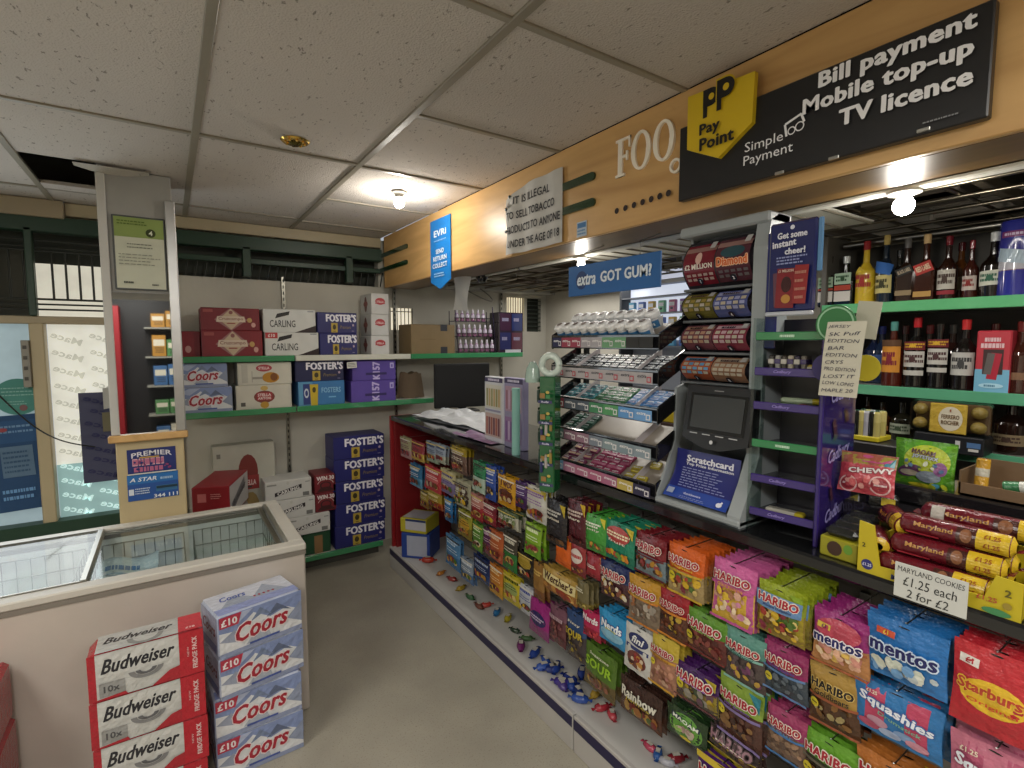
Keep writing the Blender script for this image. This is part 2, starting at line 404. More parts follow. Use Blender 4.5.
mf.parent = mr; b.build('mirror_glass', mr)
b = MB(); b.box(PX0-.025, PY-.035, 1.165, PX1+.02, PY, 1.2, '#8f7a4e', 'oak', .005)
tag(b.build('ledge'), 'narrow brown timber ledge under the mirror on the pillar', 'ledge')
# certificate
b = MB(); b.box(-.105, -.004, -.175, .105, .004, .175, '#4d5150', 'plastic', .003)
cert = empty('certificate', (-.092, PY-.006, 2.075), label='framed certificate with green heading and a number four on the pillar', cat='certificate')
b.build('frame', cert)
b = MB(); A = Art(b, plane((0, -.0045, 0), (1, 0, 0), (0, 0, 1)), 'paper', .0006)
A.rect(-.097, -.167, .097, .167, '#c9ccb9'); A.rect(-.097, .075, .097, .167, '#8ca05a'); A.ell(.045, .1, .02, .02, '#39431f', 18); A.text('4', .045, .1, .022, '#e8ecd8', bold=.03)
A.lines(-.085, .13, .03, .155, 2, '#5d7430', 3); A.lines(-.05, .02, .06, .05, 2, '#777b70', 4, .3); A.lines(-.085, -.06, .08, .0, 4, '#8a8e82', 5, .25); A.lines(-.07, -.15, -.02, -.13, 1, '#40443c', 6); A.lines(.04, -.155, .07, -.14, 1, '#40443c', 7)
b.build('sheet', cert)
# posters under the ledge
P = empty('poster', (-.093, PY-.003, 1.06), label='dark blue poster with arched white heading and pink lettering, upper one on pillar', cat='poster', group='posters on the pillar')
b = MB(); A = Art(b, plane((0, 0, 0), (1, 0, 0), (0, 0, 1)), 'paper', .0006)
b.box(-.1, 0, -.062, .1, .002, .062, '#28326e', 'paper')
A.rect(-.098, -.06, .098, .06, '#2a3572'); A.text('PREMIER', 0, .04, .024, '#e6e4ea', w=.165, bold=.03, arc=1.4)
A.lines(-.08, -.022, .09, .016, 1, '#ddb0bb', 2, .95); A.lines(-.078, -.018, .088, .012, 1, '#c0708f', 2, .85); A.lines(-.075, -.052, .085, -.027, 1, '#b9678a', 6, .9); A.scatter(-.08, -.05, .08, .01, 12, ['#2a3572', '#8c3f6c'], .004, .008, 3); A.rect(-.05, .018, .03, .024, '#c9a24a'); A.rect(-.1, -.062, .1, -.056, '#d6d4cc')
b.build('sheet', P)
P = empty('poster', (-.093, PY-.003, .93), label='light blue poster with phone number, lower one on pillar', cat='poster', group='posters on the pillar')
b = MB(); A = Art(b, plane((0, 0, 0), (1, 0, 0), (0, 0, 1)), 'paper', .0006)
b.box(-.105, 0, -.065, .105, .002, .065, '#2d62a8', 'paper')
A.rect(-.104, .02, .104, .064, '#2f73b8'); A.rect(-.104, -.064, .104, .016, '#2a559c'); A.rect(.01, -.03, .1, 0, '#3b6f9c'); A.text('A STAR', -.04, .04, .02, '#e6edf4', w=.11, bold=.03, shear=.2); A.lines(.03, .03, .098, .044, 1, '#a7c6e4', 2, .8)
A.rect(-.1, -.035, -.08, -.005, '#dfe6ee'); A.lines(-.075, -.035, -.01, 0, 3, '#c8d6e6', 4); A.rect(.012, -.014, .1, -.002, '#223a48'); A.text('344 111', .05, -.05, .018, '#e9eef5', w=.1, bold=.03)
b.build('sheet', P)
# ---------------------------------------------------------------- papers on the shop windows
b = MB(); b.box(-.135, 0, -.28, .135, .004, .28, '#4b4d66', 'paper'); A = Art(b, plane((0, 0, 0), (1, 0, 0), (0, 0, 1)), 'paper', .001)
for j in range(7): A.text('Mace', -.02+.03*(j % 2), -.23+.075*j, .035, '#33345c', w=-.19, bold=.035, rot=-.36)
tag(b.build('window_board', loc=(-.335, 4.06, 1.06)), 'dark violet board printed with slanted letters leaning in the window', 'board')
b = MB(); b.box(-.06, 0, -.06, .06, .003, .06, '#6f6a52', 'paper'); tag(b.build('cardboard_piece', loc=(-.30, 4.045, 1.155)), 'small olive card patch stuck over the dark violet window board', 'card')
b = MB(); b.sheet(lambda a, t: (-.075+.15*a, -.02*math.sin(a*2.5), -.065+.13*t+.03*a), 5, 4, '#b3b3ad', 'paper'); tag(b.build('paper_note', loc=(-.275, 4.04, 1.30)), 'pale grey crumpled note taped at the top of the violet window board', 'note')
b = MB(); b.lathe([(0, .003), (.105, .003), (.105, 0), (0, 0)], '#4f8f86', 'paper', 28)
A = Art(b, lambda u, v, e: (u, v, .0035+e), 'paper', .0005); A.lines(-.07, -.0, .07, .06, 3, '#93c0b8', 3, .3); A.lines(-.05, -.05, .05, -.02, 2, '#93c0b8', 5, .3); A.ell(.02, -.065, .018, .018, '#7a5a5c', 12)
tag(b.build('round_sticker', loc=(-.735, 4.05, 1.335), rot=(PI/2, 0, 0)), 'large round turquoise sticker on the left window pane', 'sticker')
b = MB(); b.box(-.11, 0, -.28, .11, .004, .28, '#274a73', 'paper'); A = Art(b, plane((0, 0, 0), (1, 0, 0), (0, 0, 1)), 'paper', .001)
A.rect(-.1, .12, .1, .25, '#2d5480'); A.lines(-.08, .17, .08, .23, 2, '#6f93b8', 3, .4); A.rect(-.07, -.08, .07, .1, '#5b7690'); A.lines(-.06, -.06, .06, .08, 5, '#3a5878', 4, .4); A.lines(-.08, -.22, .06, -.14, 2, '#6d9ccd', 9, .5); A.ell(-.05, .2, .025, .012, '#93464e', 12)
tag(b.build('window_poster', loc=(-.755, 4.045, .95), rot=(0, -.04, 0)), 'dark blue poster with pale panel low on the left window pane', 'poster')
b = MB(); pts = []
for i in range(24):
    t = i/23; pts.append((-.82+.42*t, 4.01-.06*math.sin(PI*t), 1.37-.36*t+ .12*(t-1)*t*-1 - .10*math.sin(PI*t)))
b.tube(pts, .004, '#20211f', 'rubber', 6); tag(b.build('cable'), 'thin black cable drooping across the shop windows', 'cable')
# ---------------------------------------------------------------- wall shelving
RG, RW = '#3f8a5c', '#cfcfc2'
sh = empty('beer_shelving', (.7, 3.9, 0), label='long wall shelving with green price rails along the back wall', cat='shelving')
def shelf(x0, x1, z, rail, yf=3.75, nm='shelf'):
    m = MB(); m.box(x0-.7, yf-3.9+.015, z-.025, x1-.7, BY-3.9-.02, z, '#c0bfb4', 'paint', .002)
    s = m.build(nm, sh); r = MB(); r.box(x0-.7, yf-3.9-.004, z-.035, x1-.7, yf-3.9+.014, z+.004, rail, 'gloss' if rail == RG else 'paint', .003)
    r.build('price_rail', s); return s
for x0, x1, c in ((.05, .712, RG), (.718, 1.55, RW), (1.555, 2.6, RG)): shelf(x0, x1, 1.555, c)
for x0, x1, c in ((.05, .712, RG), (.718, 1.74, RG)): shelf(x0, x1, 1.205, c)
for x0, x1, c in ((-.21, .712, RG), (.718, 1.31, RG)): shelf(x0, x1, .125, c, 3.77)
for x in (.05, .715, 1.555, 2.59):
    m = MB(); m.box(x-.712, BY-3.9-.02, .02, x-.688, BY-3.9-.005, 2.12, '#8e8d84', 'metal', .001)
    for k in range(46): m.box(x-.704, BY-3.9-.022, .1+.044*k, x-.696, BY-3.9-.019, .122+.044*k, '#1b1b1a', 'rubber')
    m.build('upright', sh)
m = MB(); m.box(-.9, -.02, 0, .61, .1, .085, '#4b4a44', 'paint'); m.build('kick_board', sh)
b = MB(); b.box(-.035, 0, -.022, .035, .002, .022, '#cfcfc6', 'paper'); Art(b, plane((0, 0, 0), (1, 0, 0), (0, 0, 1)), 'paper').lines(-.028, -.016, .028, .016, 3, '#6b6b68', 3)
p = at(352, 365, y=3.74); tag(b.build('price_ticket', loc=(p.x, 3.742, p.z), rot=(0, -.06, 0)), 'white price ticket hanging from the pale rail of the top back shelf', 'price ticket')
# ---------------------------------------------------------------- timber fascia above the counter
fz0 = 2.07
fa = empty('fascia', (FX, 1.5, fz0), label='long varnished timber fascia with carved slots hanging above the counter', cat='fascia')
m = MB(); m.box(0, -2.9, 0, .02, 2.46, CZ-fz0, '#fff', 'oak', .003)
A = Art(m, lambda u, v, e: (-e, -u, v), 'rubber', .0015)
for (u0, v0) in ((582, 213), (600, 208), (617, 206)): pass
for i in range(7):
    p = at(617+8.9*i, 211-2.9*i, x=FX); A.ell(-(p.y-1.5), p.z-fz0, .011, .011, '#241511', 14)
m.build('face_board', fa)
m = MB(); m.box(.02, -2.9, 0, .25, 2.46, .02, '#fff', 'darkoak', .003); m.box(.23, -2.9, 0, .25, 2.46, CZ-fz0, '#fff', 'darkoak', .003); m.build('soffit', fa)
def slot(u0, v0, u1, v1, nm='slot'):
    p, q = at(u0, v0, x=FX), at(u1, v1, x=FX); z = (p.z+q.z)/2-fz0; m = MB(); r = .016
    y0, y1 = q.y-1.5, p.y-1.5; pts = []
    for k in range(9): t = PI/2+PI*k/8; pts.append((-.008, -(-(y0+r))+0 if False else (y0+r)+r*math.cos(t)*1, z+r*math.sin(t)))
    for k in range(9): t = -PI/2+PI*k/8; pts.append((-.008, (y1-r)+r*math.cos(t), z+r*math.sin(t)))
    n = len(pts); back = [(0.001, a[1], a[2]) for a in pts]
    m.add(pts+back, [tuple(range(n))]+[(i, (i+1) % n, n+(i+1) % n, n+i) for i in range(n)], '#1d3a20', 'gloss'); m.build(nm, fa)
slot(562, 186, 596, 178); slot(562, 211, 596, 203); slot(380, 255, 408, 248); slot(380, 270, 408, 263)
m = MB(); A = Art(m, lambda u, v, e: (-.004-e, -u, v), 'paint', .001)
# FOOD & lettering: thick and thin strokes with serifs
sk = [0]
def solid(pts, z=0):
    sk[0] += .00006; n = len(pts); o = [(-.007-sk[0], -u, v) for u, v in pts]; i = [(0, -u, v) for u, v in pts]
    m.add(o+i, [tuple(range(n))]+[(k, (k+1) % n, n+(k+1) % n, n+k) for k in range(n)], '#f3ecdd', 'paint')
def seg(u0, v0, u1, v1): solid([(u0, v0), (u1, v0), (u1, v1), (u0, v1)])
p0, p1 = at(617, 152, x=FX), at(645, 176, x=FX)
U0, V0, HH = -(p0.y-1.5), at(619, 178, x=FX).z-fz0, .135
seg(U0+.012, V0, U0+.034, V0+HH); seg(U0+.0, V0, U0+.046, V0+.009); seg(U0+.0, V0+HH-.009, U0+.072, V0+HH); seg(U0+.064, V0+HH-.038, U0+.072, V0+HH); seg(U0+.034, V0+.064, U0+.056, V0+.074); seg(U0+.052, V0+.053, U0+.060, V0+.086)
def letterO(cu, half=False):
    n = 28; R, rx, t1, t2 = HH/2, .045, .019, .009; A0 = 0
    out = [(cu+rx*math.cos(2*PI*k/n), V0+R+R*math.sin(2*PI*k/n)) for k in range(n)]; inn = [(cu+(rx-t1)*math.cos(2*PI*k/n), V0+R+(R-t2)*math.sin(2*PI*k/n)) for k in range(n)]
    for k in range(n): j = (k+1) % n; solid([out[k], out[j], inn[j], inn[k]])
letterO(.5*sum(-(at(uu, 160, x=FX).y-1.5) for uu in (632, 652))); letterO(.5*sum(-(at(uu, 155, x=FX).y-1.5) for uu in (654, 676)))
letO = -(at(677, 175, x=FX).y-1.5)
for k in range(16):
    t0, t1_ = 2*PI*k/16, 2*PI*(k+1)/16; c, r0, r1 = (letO, V0-.03), .024, .016
    solid([(c[0]+r0*math.cos(t0), c[1]+r0*math.sin(t0)), (c[0]+r0*math.cos(t1_), c[1]+r0*math.sin(t1_)), (c[0]+r1*math.cos(t1_), c[1]+r1*math.sin(t1_)), (c[0]+r1*math.cos(t0), c[1]+r1*math.sin(t0))])
m.build('lettering', fa)
# ---------------------------------------------------------------- canopy behind the fascia
cp = empty('canopy_grid', (2.4, 1.5, 2.12), label='dark wire grid canopy above the space behind the counter', cat='canopy')
m = MB()
for i in range(8): m.tube([(-.6+.18*i, -3, 0), (-.6+.18*i, 2.5, 0)], .007, '#8c8474', 'metal', 6)
for i in range(19): m.tube([(-.7, -2.9+.29*i, .008), (.7, -2.9+.29*i, .008)], .006, '#8c8474', 'metal', 6)
for i in range(9):
    m.box(-.68, -2.8+.62*i, .02, .7, -2.77+.62*i, .06, '#6b6254', 'paint', .003)
m.build('wire_mesh', cp)
m = MB(); m.box(-.7, -3, .22, .72, 2.6, .24, '#6d675e', 'wallpaint')
r_ = random.Random(5)
for i in range(30):
    x, y = r_.uniform(-.6, .5), r_.uniform(-2.6, 2.3); m.box(x, y, .03, x+r_.uniform(.1, .3), y+r_.uniform(.1, .35), .05+r_.uniform(.02, .1), r_.choice(['#8a8377', '#a59d8f', '#5a544d', '#6b5a48', '#b5ae9f']), 'card', .004)
m.build('upper_board', cp)
b = MB(); b.box(-.02, -2.6, 0, .02, 1.55, .03, '#d6d4ca', 'paint', .004); b.box(-.012, 1.6, .004, .012, 2.2, .02, '#cfcdc2', 'paint', .003)
for i in range(12): b.box(-.05, -2.5+.33*i, .03, .05, -2.47+.33*i, .045, '#8a877c', 'metal', .002)
tag(b.build('ceiling_rail', loc=(1.76, 1.0, 2.075)), 'long white lighting rail running behind the timber fascia', 'rail')
b = MB()
for i in range(27): b.box(-.045, -2.5+.155*i, 0, .045, -2.365+.155*i, .006, '#dad7cc', 'paint', .002)
b.box(-.05, -2.6, .006, -.04, 1.7, .016, '#5a5348', 'paint')
b.box(.07, -.1, .0, .50, 1.2, .006, '#d2cfc4', 'paint', .002)
for i in range(13): b.box(.07, -.09+.1*i, -.006, .50, -.084+.1*i, .0, '#7d776a', 'paint')
tag(b.build('slatted_panel', loc=(1.73, 1.0, 2.10)), 'pale slatted ceiling strip between fascia and white rail', 'slatted panel')
# ceiling fittings
def bulb(loc, label, r=.028, drop=.03, watts=6):
    o = empty('light_bulb', loc, label=label, cat='light bulb')
    m = MB(); m.lathe([(0, 0), (.042, 0), (.042, -.006), (.024, -.012), (.022, -drop), (0, -drop)], '#a9a59c', 'plastic', 18); m.build('lamp_holder', o)
    m = MB(); m.lathe([(0, -drop)]+[(r*math.sin(PI*k/8), -drop-r+r*math.cos(PI*k/8)*1.0) for k in range(9)], '#fffaf0', 'glow', 18); m.build('bulb', o)
    L = bpy.data.lights.new('bulb_light', 'POINT'); L.energy = watts; L.shadow_soft_size = r; L.color = (1, .94, .84)
    l = bpy.data.objects.new('bulb_light', L); COL.objects.link(l); l.location = (loc[0], loc[1], loc[2]-drop-2*r-.02)
p = at(399, 192, z=CZ); bulb((p.x, p.y, CZ), 'bare glowing bulb on the ceiling tile left of the timber fascia', .028, .03, 9)
bulb((1.76, 2.02, 2.075), 'small glowing bulb under the white rail above the blue gum sign', .02, .012, 2)
bulb((1.76, .64, 2.075), 'bright glowing bulb under the white rail above the spirit bottles', .027, .012, 3.2)
o = empty('downlight', at(295, 141, z=CZ+.002), label='small brass eyeball downlight set in a ceiling tile', cat='downlight')
m = MB(); m.lathe([(.026, .0), (.030, -.008), (.05, -.006), (.056, .0)], '#d8b45c', 'brass', 28); m.build('ring', o)
m = MB(); m.lathe([(0, -.016), (.014, -.02), (.024, -.012), (.027, .004)], '#6a6234', 'brass', 20)
for k in range(8): t = 2*PI*k/8; m.box(.036*math.cos(t)-.005, .036*math.sin(t)-.005, -.013, .036*math.cos(t)+.005, .036*math.sin(t)+.005, -.006, '#e8cb7a', 'brass', .002)
m.build('lamp', o)
# ================================================================ BEER CASES
def f_fosters(A, w, h):
    A.text("FOSTER'S", .1*w, .24*h, .36*h, '#e9e7ee', w=.76*w, bold=.06)
    A.rect(-.16*w, -.46*h, -.0*w, .0*h, '#b99f3e'); A.ell(-.08*w, -.2*h, .045*w, .13*h, '#3d331a', 10); A.rect(-.11*w, -.42*h, -.05*w, -.38*h, '#6a5722')
    A.text('Premium', .2*w, -.2*h, .16*h, '#8d7a4a', w=.28*w, shear=.3); A.ell(.4*w, -.1*h, .025*w, .06*h, '#b9a4b4', 10); A.rect(.36*w, -.4*h, .42*w, -.37*h, '#8c87a8')
def f_fosters_side(A, w, h): A.rect(-.4*w, -.3*h, .4*w, .3*h, '#24246b')
def f_cruz(A, w, h):
    A.poly([(-.28*w, -.02*h), (0, .5*h), (.28*w, -.02*h), (0, -.5*h)], '#9c6f6c'); A.poly([(-.2*w, 0), (0, .46*h), (.2*w, 0), (0, -.46*h)], '#c7b193')
    A.ell(0, .3*h, .035*w, .08*h, '#8b5750', 12); A.poly([(-.25*w, -.12*h), (.25*w, -.12*h), (.23*w, .13*h), (-.23*w, .13*h)], '#d4c3ae')
    A.text('Cruzcampo', 0, .01*h, .17*h, '#7c2f2c', w=.42*w, bold=.01); A.rect(-.07*w, -.2*h, .07*w, -.16*h, '#8d2326')
    A.ell(.32*w, -.03*h, .045*w, .11*h, '#bf9a5c', 12); A.ell(.385*w, -.24*h, .04*w, .11*h, '#c99a90', 12); A.rect(-.46*w, .3*h, -.3*w, .42*h, '#9c4a47')
def f_carl(A, w, h):
    A.poly([(.08*w, -.5*h), (.5*w, -.5*h), (.5*w, -.18*h)], '#2b1b1b'); A.poly([(-.28*w, .1*h), (-.02*w, .26*h), (.0*w, .42*h), (-.24*w, .3*h)], '#1e1c1c')
    A.text('CARLING', -.14*w, -.12*h, .3*h, '#23201f', w=.48*w, bold=.01); A.rect(.34*w, .4*h, .46*w, .45*h, '#8a8d90')
def f_carl2(A, w, h):
    f_carl(A, w, h); A.rect(-.49*w, .24*h, -.27*w, .48*h, '#b8383c'); A.text('£10', -.38*w, .36*h, .13*h, '#e8dcd8', bold=.03)
def f_carlbox(A, w, h):
    A.poly([(-.3*w, -.3*h), (.28*w, -.0*h), (.28*w, .22*h), (-.3*w, -.1*h)], '#241b20'); A.text('CARLING', -.01*w, -.05*h, .17*h, '#e6e4df', w=.48*w, bold=.03, rot=math.atan2(.3*h, .58*w))
    A.rect(-.46*w, .28*h, -.26*w, .36*h, '#8c8c86'); A.ell(-.02*w, .34*h, .03*w, .09*h, '#b9b8b0', 10); A.rect(.3*w, -.42*h, .44*w, -.22*h, '#6d6d6a'); A.rect(.36*w, .28*h, .46*w, .34*h, '#8d8f8c')
def f_win(A, w, h):
    A.text('WIN 30', 0, .3*h, .22*h, '#e0d6d4', w=.8*w, bold=.05); A.ring(0, -.1*h, .26*w, .06*w, '#2c1413', 16, sq=.7); A.poly([(-.42*w, -.42*h), (.42*w, -.42*h), (.2*w, -.18*h), (-.2*w, -.18*h)], '#3b1516'); A.ring(0, -.1*h, .4*w, .03*w, '#c9b7b2', 18, .3, 2.8, sq=.8)
def f_coors(A, w, h):
    A.rect(-.495*w, -.1*h, .495*w, .48*h, '#8090ba'); A.poly([(-.49*w, -.48*h), (.49*w, -.48*h), (.49*w, .0*h), (.3*w, .2*h), (.1*w, .1*h), (-.1*w, .35*h), (-.3*w, .05*h), (-.49*w, .1*h)], '#d8dade')
    A.poly([(-.49*w, -.1*h), (-.32*w, .1*h), (-.25*w, -.25*h)], '#969db0'); A.poly([(.05*w, .12*h), (.18*w, .38*h), (.36*w, .1*h), (.22*w, .2*h)], '#5f6a86'); A.poly([(-.14*w, .14*h), (-.02*w, .42*h), (.12*w, .16*h), (-.0*w, .26*h)], '#72809c')
    A.poly([(.3*w, -.1*h), (.49*w, .24*h), (.49*w, -.3*h)], '#8b95ad'); A.rect(-.49*w, -.49*h, .49*w, -.38*h, '#8d97b5'); A.poly([(-.2*w, -.36*h), (.02*w, .1*h), (.1*w, -.36*h)], '#a9b0bd'); A.poly([(-.49*w, .3*h), (-.3*w, .47*h), (-.1*w, .47*h), (-.3*w, .2*h)], '#aab4cf')
    A.text('Coors', .0*w, -.0*h, .42*h, '#a02536', w=.62*w, bold=.035, shear=.35, rot=.04, out='#e9d6d8', ow=.03); A.rect(-.16*w, -.38*h, .2*w, -.33*h, '#46589c')
def f_coors10(A, w, h):
    f_coors(A, w, h); A.poly([(-.49*w, .22*h), (-.28*w, .22*h), (-.24*w, .48*h), (-.49*w, .48*h)], '#b0344a'); A.text('£10', -.38*w, .34*h, .16*h, '#e9dfe2', bold=.04)
def f_coors_top(A, w, h):
    A.rect(-.48*w, -.45*h, .48*w, .45*h, '#c5c9d6'); A.rect(-.48*w, -.45*h, .48*w, -.2*h, '#8f9ac8'); A.poly([(-.4*w, -.2*h), (-.2*w, .2*h), (.0*w, -.1*h), (.2*w, .3*h), (.4*w, -.2*h)], '#9aa3b4')
    A.text('Coors', -.2*w, .15*h, .2*h, '#5566a8', w=.3*w, bold=.03, shear=.3); A.text('* * * * *', .12*w, -.12*h, .07*h, '#a02536', w=.26*w, bold=.04)
def f_coors_side(A, w, h): A.rect(-.45*w, -.45*h, .45*w, .45*h, '#a9b0c8'); A.text('Coors', 0, .1*h, .28*h, '#7e4550', w=.7*w, bold=.03, shear=.3); A.rect(-.4*w, -.4*h, .4*w, -.2*h, '#6e7ba8')
def f_stella1(A, w, h):
    A.rect(-.43*w, -.4*h, -.32*w, .4*h, '#b9b6aa'); A.ell(-.02*w, .25*h, .15*w, .16*h, '#a84048', 16); A.text('STELLA', -.02*w, .25*h, .12*h, '#ead9d4', w=.2*w, bold=.03)
    A.ell(.1*w, -.18*h, .16*w, .24*h, '#b57f1f', 16); A.ell(.16*w, -.16*h, .07*w, .18*h, '#7e4a16', 12); A.rect(-.24*w, -.24*h, -.05*w, -.14*h, '#9a958a'); A.rect(-.25*w, -.38*h, -.235*w, .12*h, '#a7a297')
def f_stella2(A, w, h):
    A.ell(0, -.0*h, .19*w, .26*h, '#7d3a33', 16); A.ell(0, .36*h, .07*w, .1*h, '#c4a55a', 12); A.ell(0, -.34*h, .08*w, .14*h, '#b98d32', 12); A.rect(-.14*w, -.14*h, .14*w, .18*h, '#a23138')
    A.text('STELLA', 0, .08*h, .12*h, '#ecdcd6', w=.24*w, bold=.03); A.text('ARTOIS', 0, -.06*h, .1*h, '#ecdcd6', w=.24*w, bold=.03); A.rect(-.42*w, -.36*h, -.34*w, -.2*h, '#56534e')
def f_stella3(A, w, h): A.ell(0, .12*h, .28*w, .17*h, '#b03a42', 14); A.text('STELLA', 0, .1*h, .1*h, '#ecdcd6', w=.4*w, bold=.03); A.rect(-.28*w, .0*h, .28*w, .04*h, '#b03a42')
def f_stella3s(A, w, h): A.ell(-.0*w, 0, .12*w, .38*h, '#6a3433', 14); A.ell(-.0*w, .02*h, .19*w, .14*h, '#8a3b38', 14)
def f_fp(A, w, h):
    A.rect(-.5*w+.002, -.48*h, -.2*w, .48*h, '#5a93b8'); A.rect(-.4*w, -.45*h, -.25*w, .4*h, '#2c3a78'); A.ell(-.33*w, .02*h, .05*w, .2*h, '#c4cbd6', 14); A.ell(-.33*w, .02*h, .03*w, .12*h, '#2c3a78', 12)
    A.poly([(-.24*w, -.52*h), (-.1*w, -.52*h), (-.08*w, .38*h), (-.26*w, .38*h)], '#c9ad2c'); A.ell(-.17*w, .15*h, .04*w, .12*h, '#4b4215', 10)
    A.text('FOSTERS', .2*w, .12*h, .22*h, '#8fc1e0', w=.42*w, bold=.02); A.rect(.14*w, -.2*h, .3*w, -.15*h, '#7bb4da')
def f_purple(A, w, h):
    A.text('K157', .04*w, 0, .16*w, '#c3b6e2', w=.86*h, bold=.06, rot=PI/2); A.rect(-.2*w, -.22*h, .28*w, -.1*h, '#2f235e'); A.rect(.36*w, .1*h, .45*w, .38*h, '#b6addb'); A.rect(.385*w, .16*h, .425*w, .3*h, '#6a56ac')
def f_bud(A, w, h):
    A.rect(-.5*w+.002, -.49*h, -.43*w, .49*h, '#a51f2c'); A.rect(-.43*w, -.49*h, .27*w, .49*h, '#b9b9b6')
    A.rect(-.43*w, -.02*h, .27*w, .46*h, '#c2c2bf'); A.text('Budweiser', -.08*w, .2*h, .3*h, '#23232a', w=.62*w, bold=.03, shear=.4)
    A.rect(-.41*w, -.44*h, -.2*w, -.14*h, '#8f8f8d'); A.text('10x', -.31*w, -.28*h, .14*h, '#4a4a4c', bold=.03); A.ring(-.02*w, -.06*h, .15*w, .05*w, '#7c7c7d', 20, PI, 2*PI, sq=.62*h/w*2); A.ring(-.02*w, -.06*h, .09*w, .04*w, '#5e5e61', 16, PI, 2*PI, sq=.62*h/w*2)
    A.poly([(-.43*w, -.49*h), (-.18*w, -.49*h), (-.2*w, -.42*h), (-.43*w, -.46*h)], '#a51f2c'); A.poly([(.02*w, -.49*h), (.27*w, -.49*h), (.27*w, -.2*h), (.18*w, -.24*h)], '#a3202c')
    A.rect(.27*w, -.495*h, .5*w-.002, .495*h, '#b01c2b'); A.text('FRIDGE PACK', .41*w, .0*h, .045*w, '#d8b9ba', w=.72*h, bold=.05, rot=PI/2); A.text('NEW', .35*w, .05*h, .018*w, '#d8b9ba', w=.22*h, rot=PI/2)
def f_bud_top(A, w, h):
    A.rect(-.43*w, -.46*h, .27*w, .46*h, '#b5b5b2'); A.text('Budweiser', -.08*w, .1*h, .3*h, '#2e2e33', w=.6*w, bold=.03, shear=.4); A.ring(-.02*w, -.1*h, .16*w, .05*w, '#8a8a88', 20, PI, 2*PI); A.rect(.27*w, -.46*h, .49*w, .46*h, '#c0303c'); A.text('£10', .38*w, -.3*h, .1*h, '#e8caca', bold=.04)
def case(tl, br, y, depth, col, faces, label, cat='beer case', group='beer cases on the wall shelves', zb=None, rot=0, mat='card', mesh=None):
    """front face fitted between two surveyed corners on the plane y"""
    p, q = at(*tl, y=y), at(*br, y=y); w = q.x-p.x; z0 = q.z if zb is None else zb; h = p.z-z0
    mb = carton(w, depth, h, col, faces, mat, .004)
    o = mb.build('beer_case', loc=((p.x+q.x)/2, y+depth/2, z0), rot=rot); return tag(o, label, cat, group)
S1, S2, S3 = 1.556, 1.206, .126
Y = 3.77
case((201, 330), (263, 355), Y, .24, '#7c1a24', {'front': f_cruz}, 'dark red beer case with cream diamond, lower of two on top back shelf', zb=S1)
h1 = at(201, 330.5, y=Y).z
case((200, 307), (260, 330), Y, .24, '#741822', {'front': f_cruz}, 'dark red beer case with cream diamond, upper of two on top back shelf', zb=h1+.001)
case((168, 331), (201, 355), Y+.05, .24, '#7e1c28', {'front': lambda A, w, h: (A.rect(-.4*w, -.2*h, -.1*w, -.1*h, '#c1767a'), A.ell(.1*w, -.2*h, .1*w, .14*h, '#b98a86', 12))}, 'plain red beer case half hidden behind the pillar on top shelf', zb=S1)
case((264.5, 332), (319, 354), Y, .24, '#cfcfca', {'front': f_carl2}, 'white beer case with red £10 corner, lower of two on top shelf', zb=S1)
h1 = at(264, 332.5, y=Y).z
case((262.5, 308.5), (316, 331.5), Y, .24, '#cccdc9', {'front': f_carl}, 'white beer case with black swoosh, upper of two on top shelf', zb=h1+.001)
case((319.5, 333), (357.5, 353.5), Y, .24, '#2a2a66', {'front': f_fosters}, 'navy beer case beside white stack, lower of two on top shelf', zb=S1)
h1 = at(320, 333.3, y=Y).z
case((317, 312), (357, 332.8), Y, .24, '#2a2a64', {'front': f_fosters}, 'navy beer case beside white stack, upper of two on top shelf', zb=h1+.001)
# three tall cartons
z = S1
for k, (va, vb, nm) in enumerate(((334, 353, 'bottom'), (312.5, 334, 'middle'), (291.5, 312.5, 'top'))):
    p, q = at(371, va, y=Y-.01), at(389+.6*(k == 0), vb, y=Y-.01); h = p.z-at(371, vb, y=Y-.01).z
    o = carton(q.x-p.x, .26, h, '#cbcbc9', {'front': f_stella3, 'left': f_stella3s}).build('beer_case', loc=((p.x+q.x)/2, Y+.12, z))
    tag(o, f'white lager case with red oval badge, {nm} of three in the tall column', 'beer case', 'beer cases on the wall shelves'); z += h+.001
for args in (((178, 388.5), (233, 411.5), '#aeb4c8', f_coors, 'silver and blue beer case with red script, lower of two on second shelf', S2),
             ((290+8, 382), (345, 406), '#3b76ad', f_fp, 'light blue beer case with yellow glass picture on second shelf', S2),
             ((235.5, 386), (292, 409), '#cac6b8', f_stella2, 'cream beer case with dark red crest, lower of two on second shelf', S2),
             ((351, 381.5), (396, 401.5), '#5a469c', f_purple, 'bright purple drinks case, lower of two on second shelf', S2)):
    case(args[0], args[1], Y, .24, args[2], {'front': args[3]}, args[4], zb=args[5])
up = lambda u, v: at(u, v, y=Y).z+.001
case((177, 364), (228, 388), Y, .24, '#a7aec2', {'front': f_coors}, 'silver and blue beer case with red script, upper of two on second shelf', zb=up(179, 388.5))
case((237, 363), (292, 386), Y, .24, '#cbc8ba', {'front': f_stella1}, 'cream beer case with picture of beer glass, upper of two on second shelf', zb=up(236, 386))
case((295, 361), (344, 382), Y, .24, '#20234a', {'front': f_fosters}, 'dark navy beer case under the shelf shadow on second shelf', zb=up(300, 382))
case((352, 361), (396, 381), Y, .24, '#554296', {'front': f_purple}, 'bright purple drinks case, upper of two on second shelf', zb=up(352, 381.5))
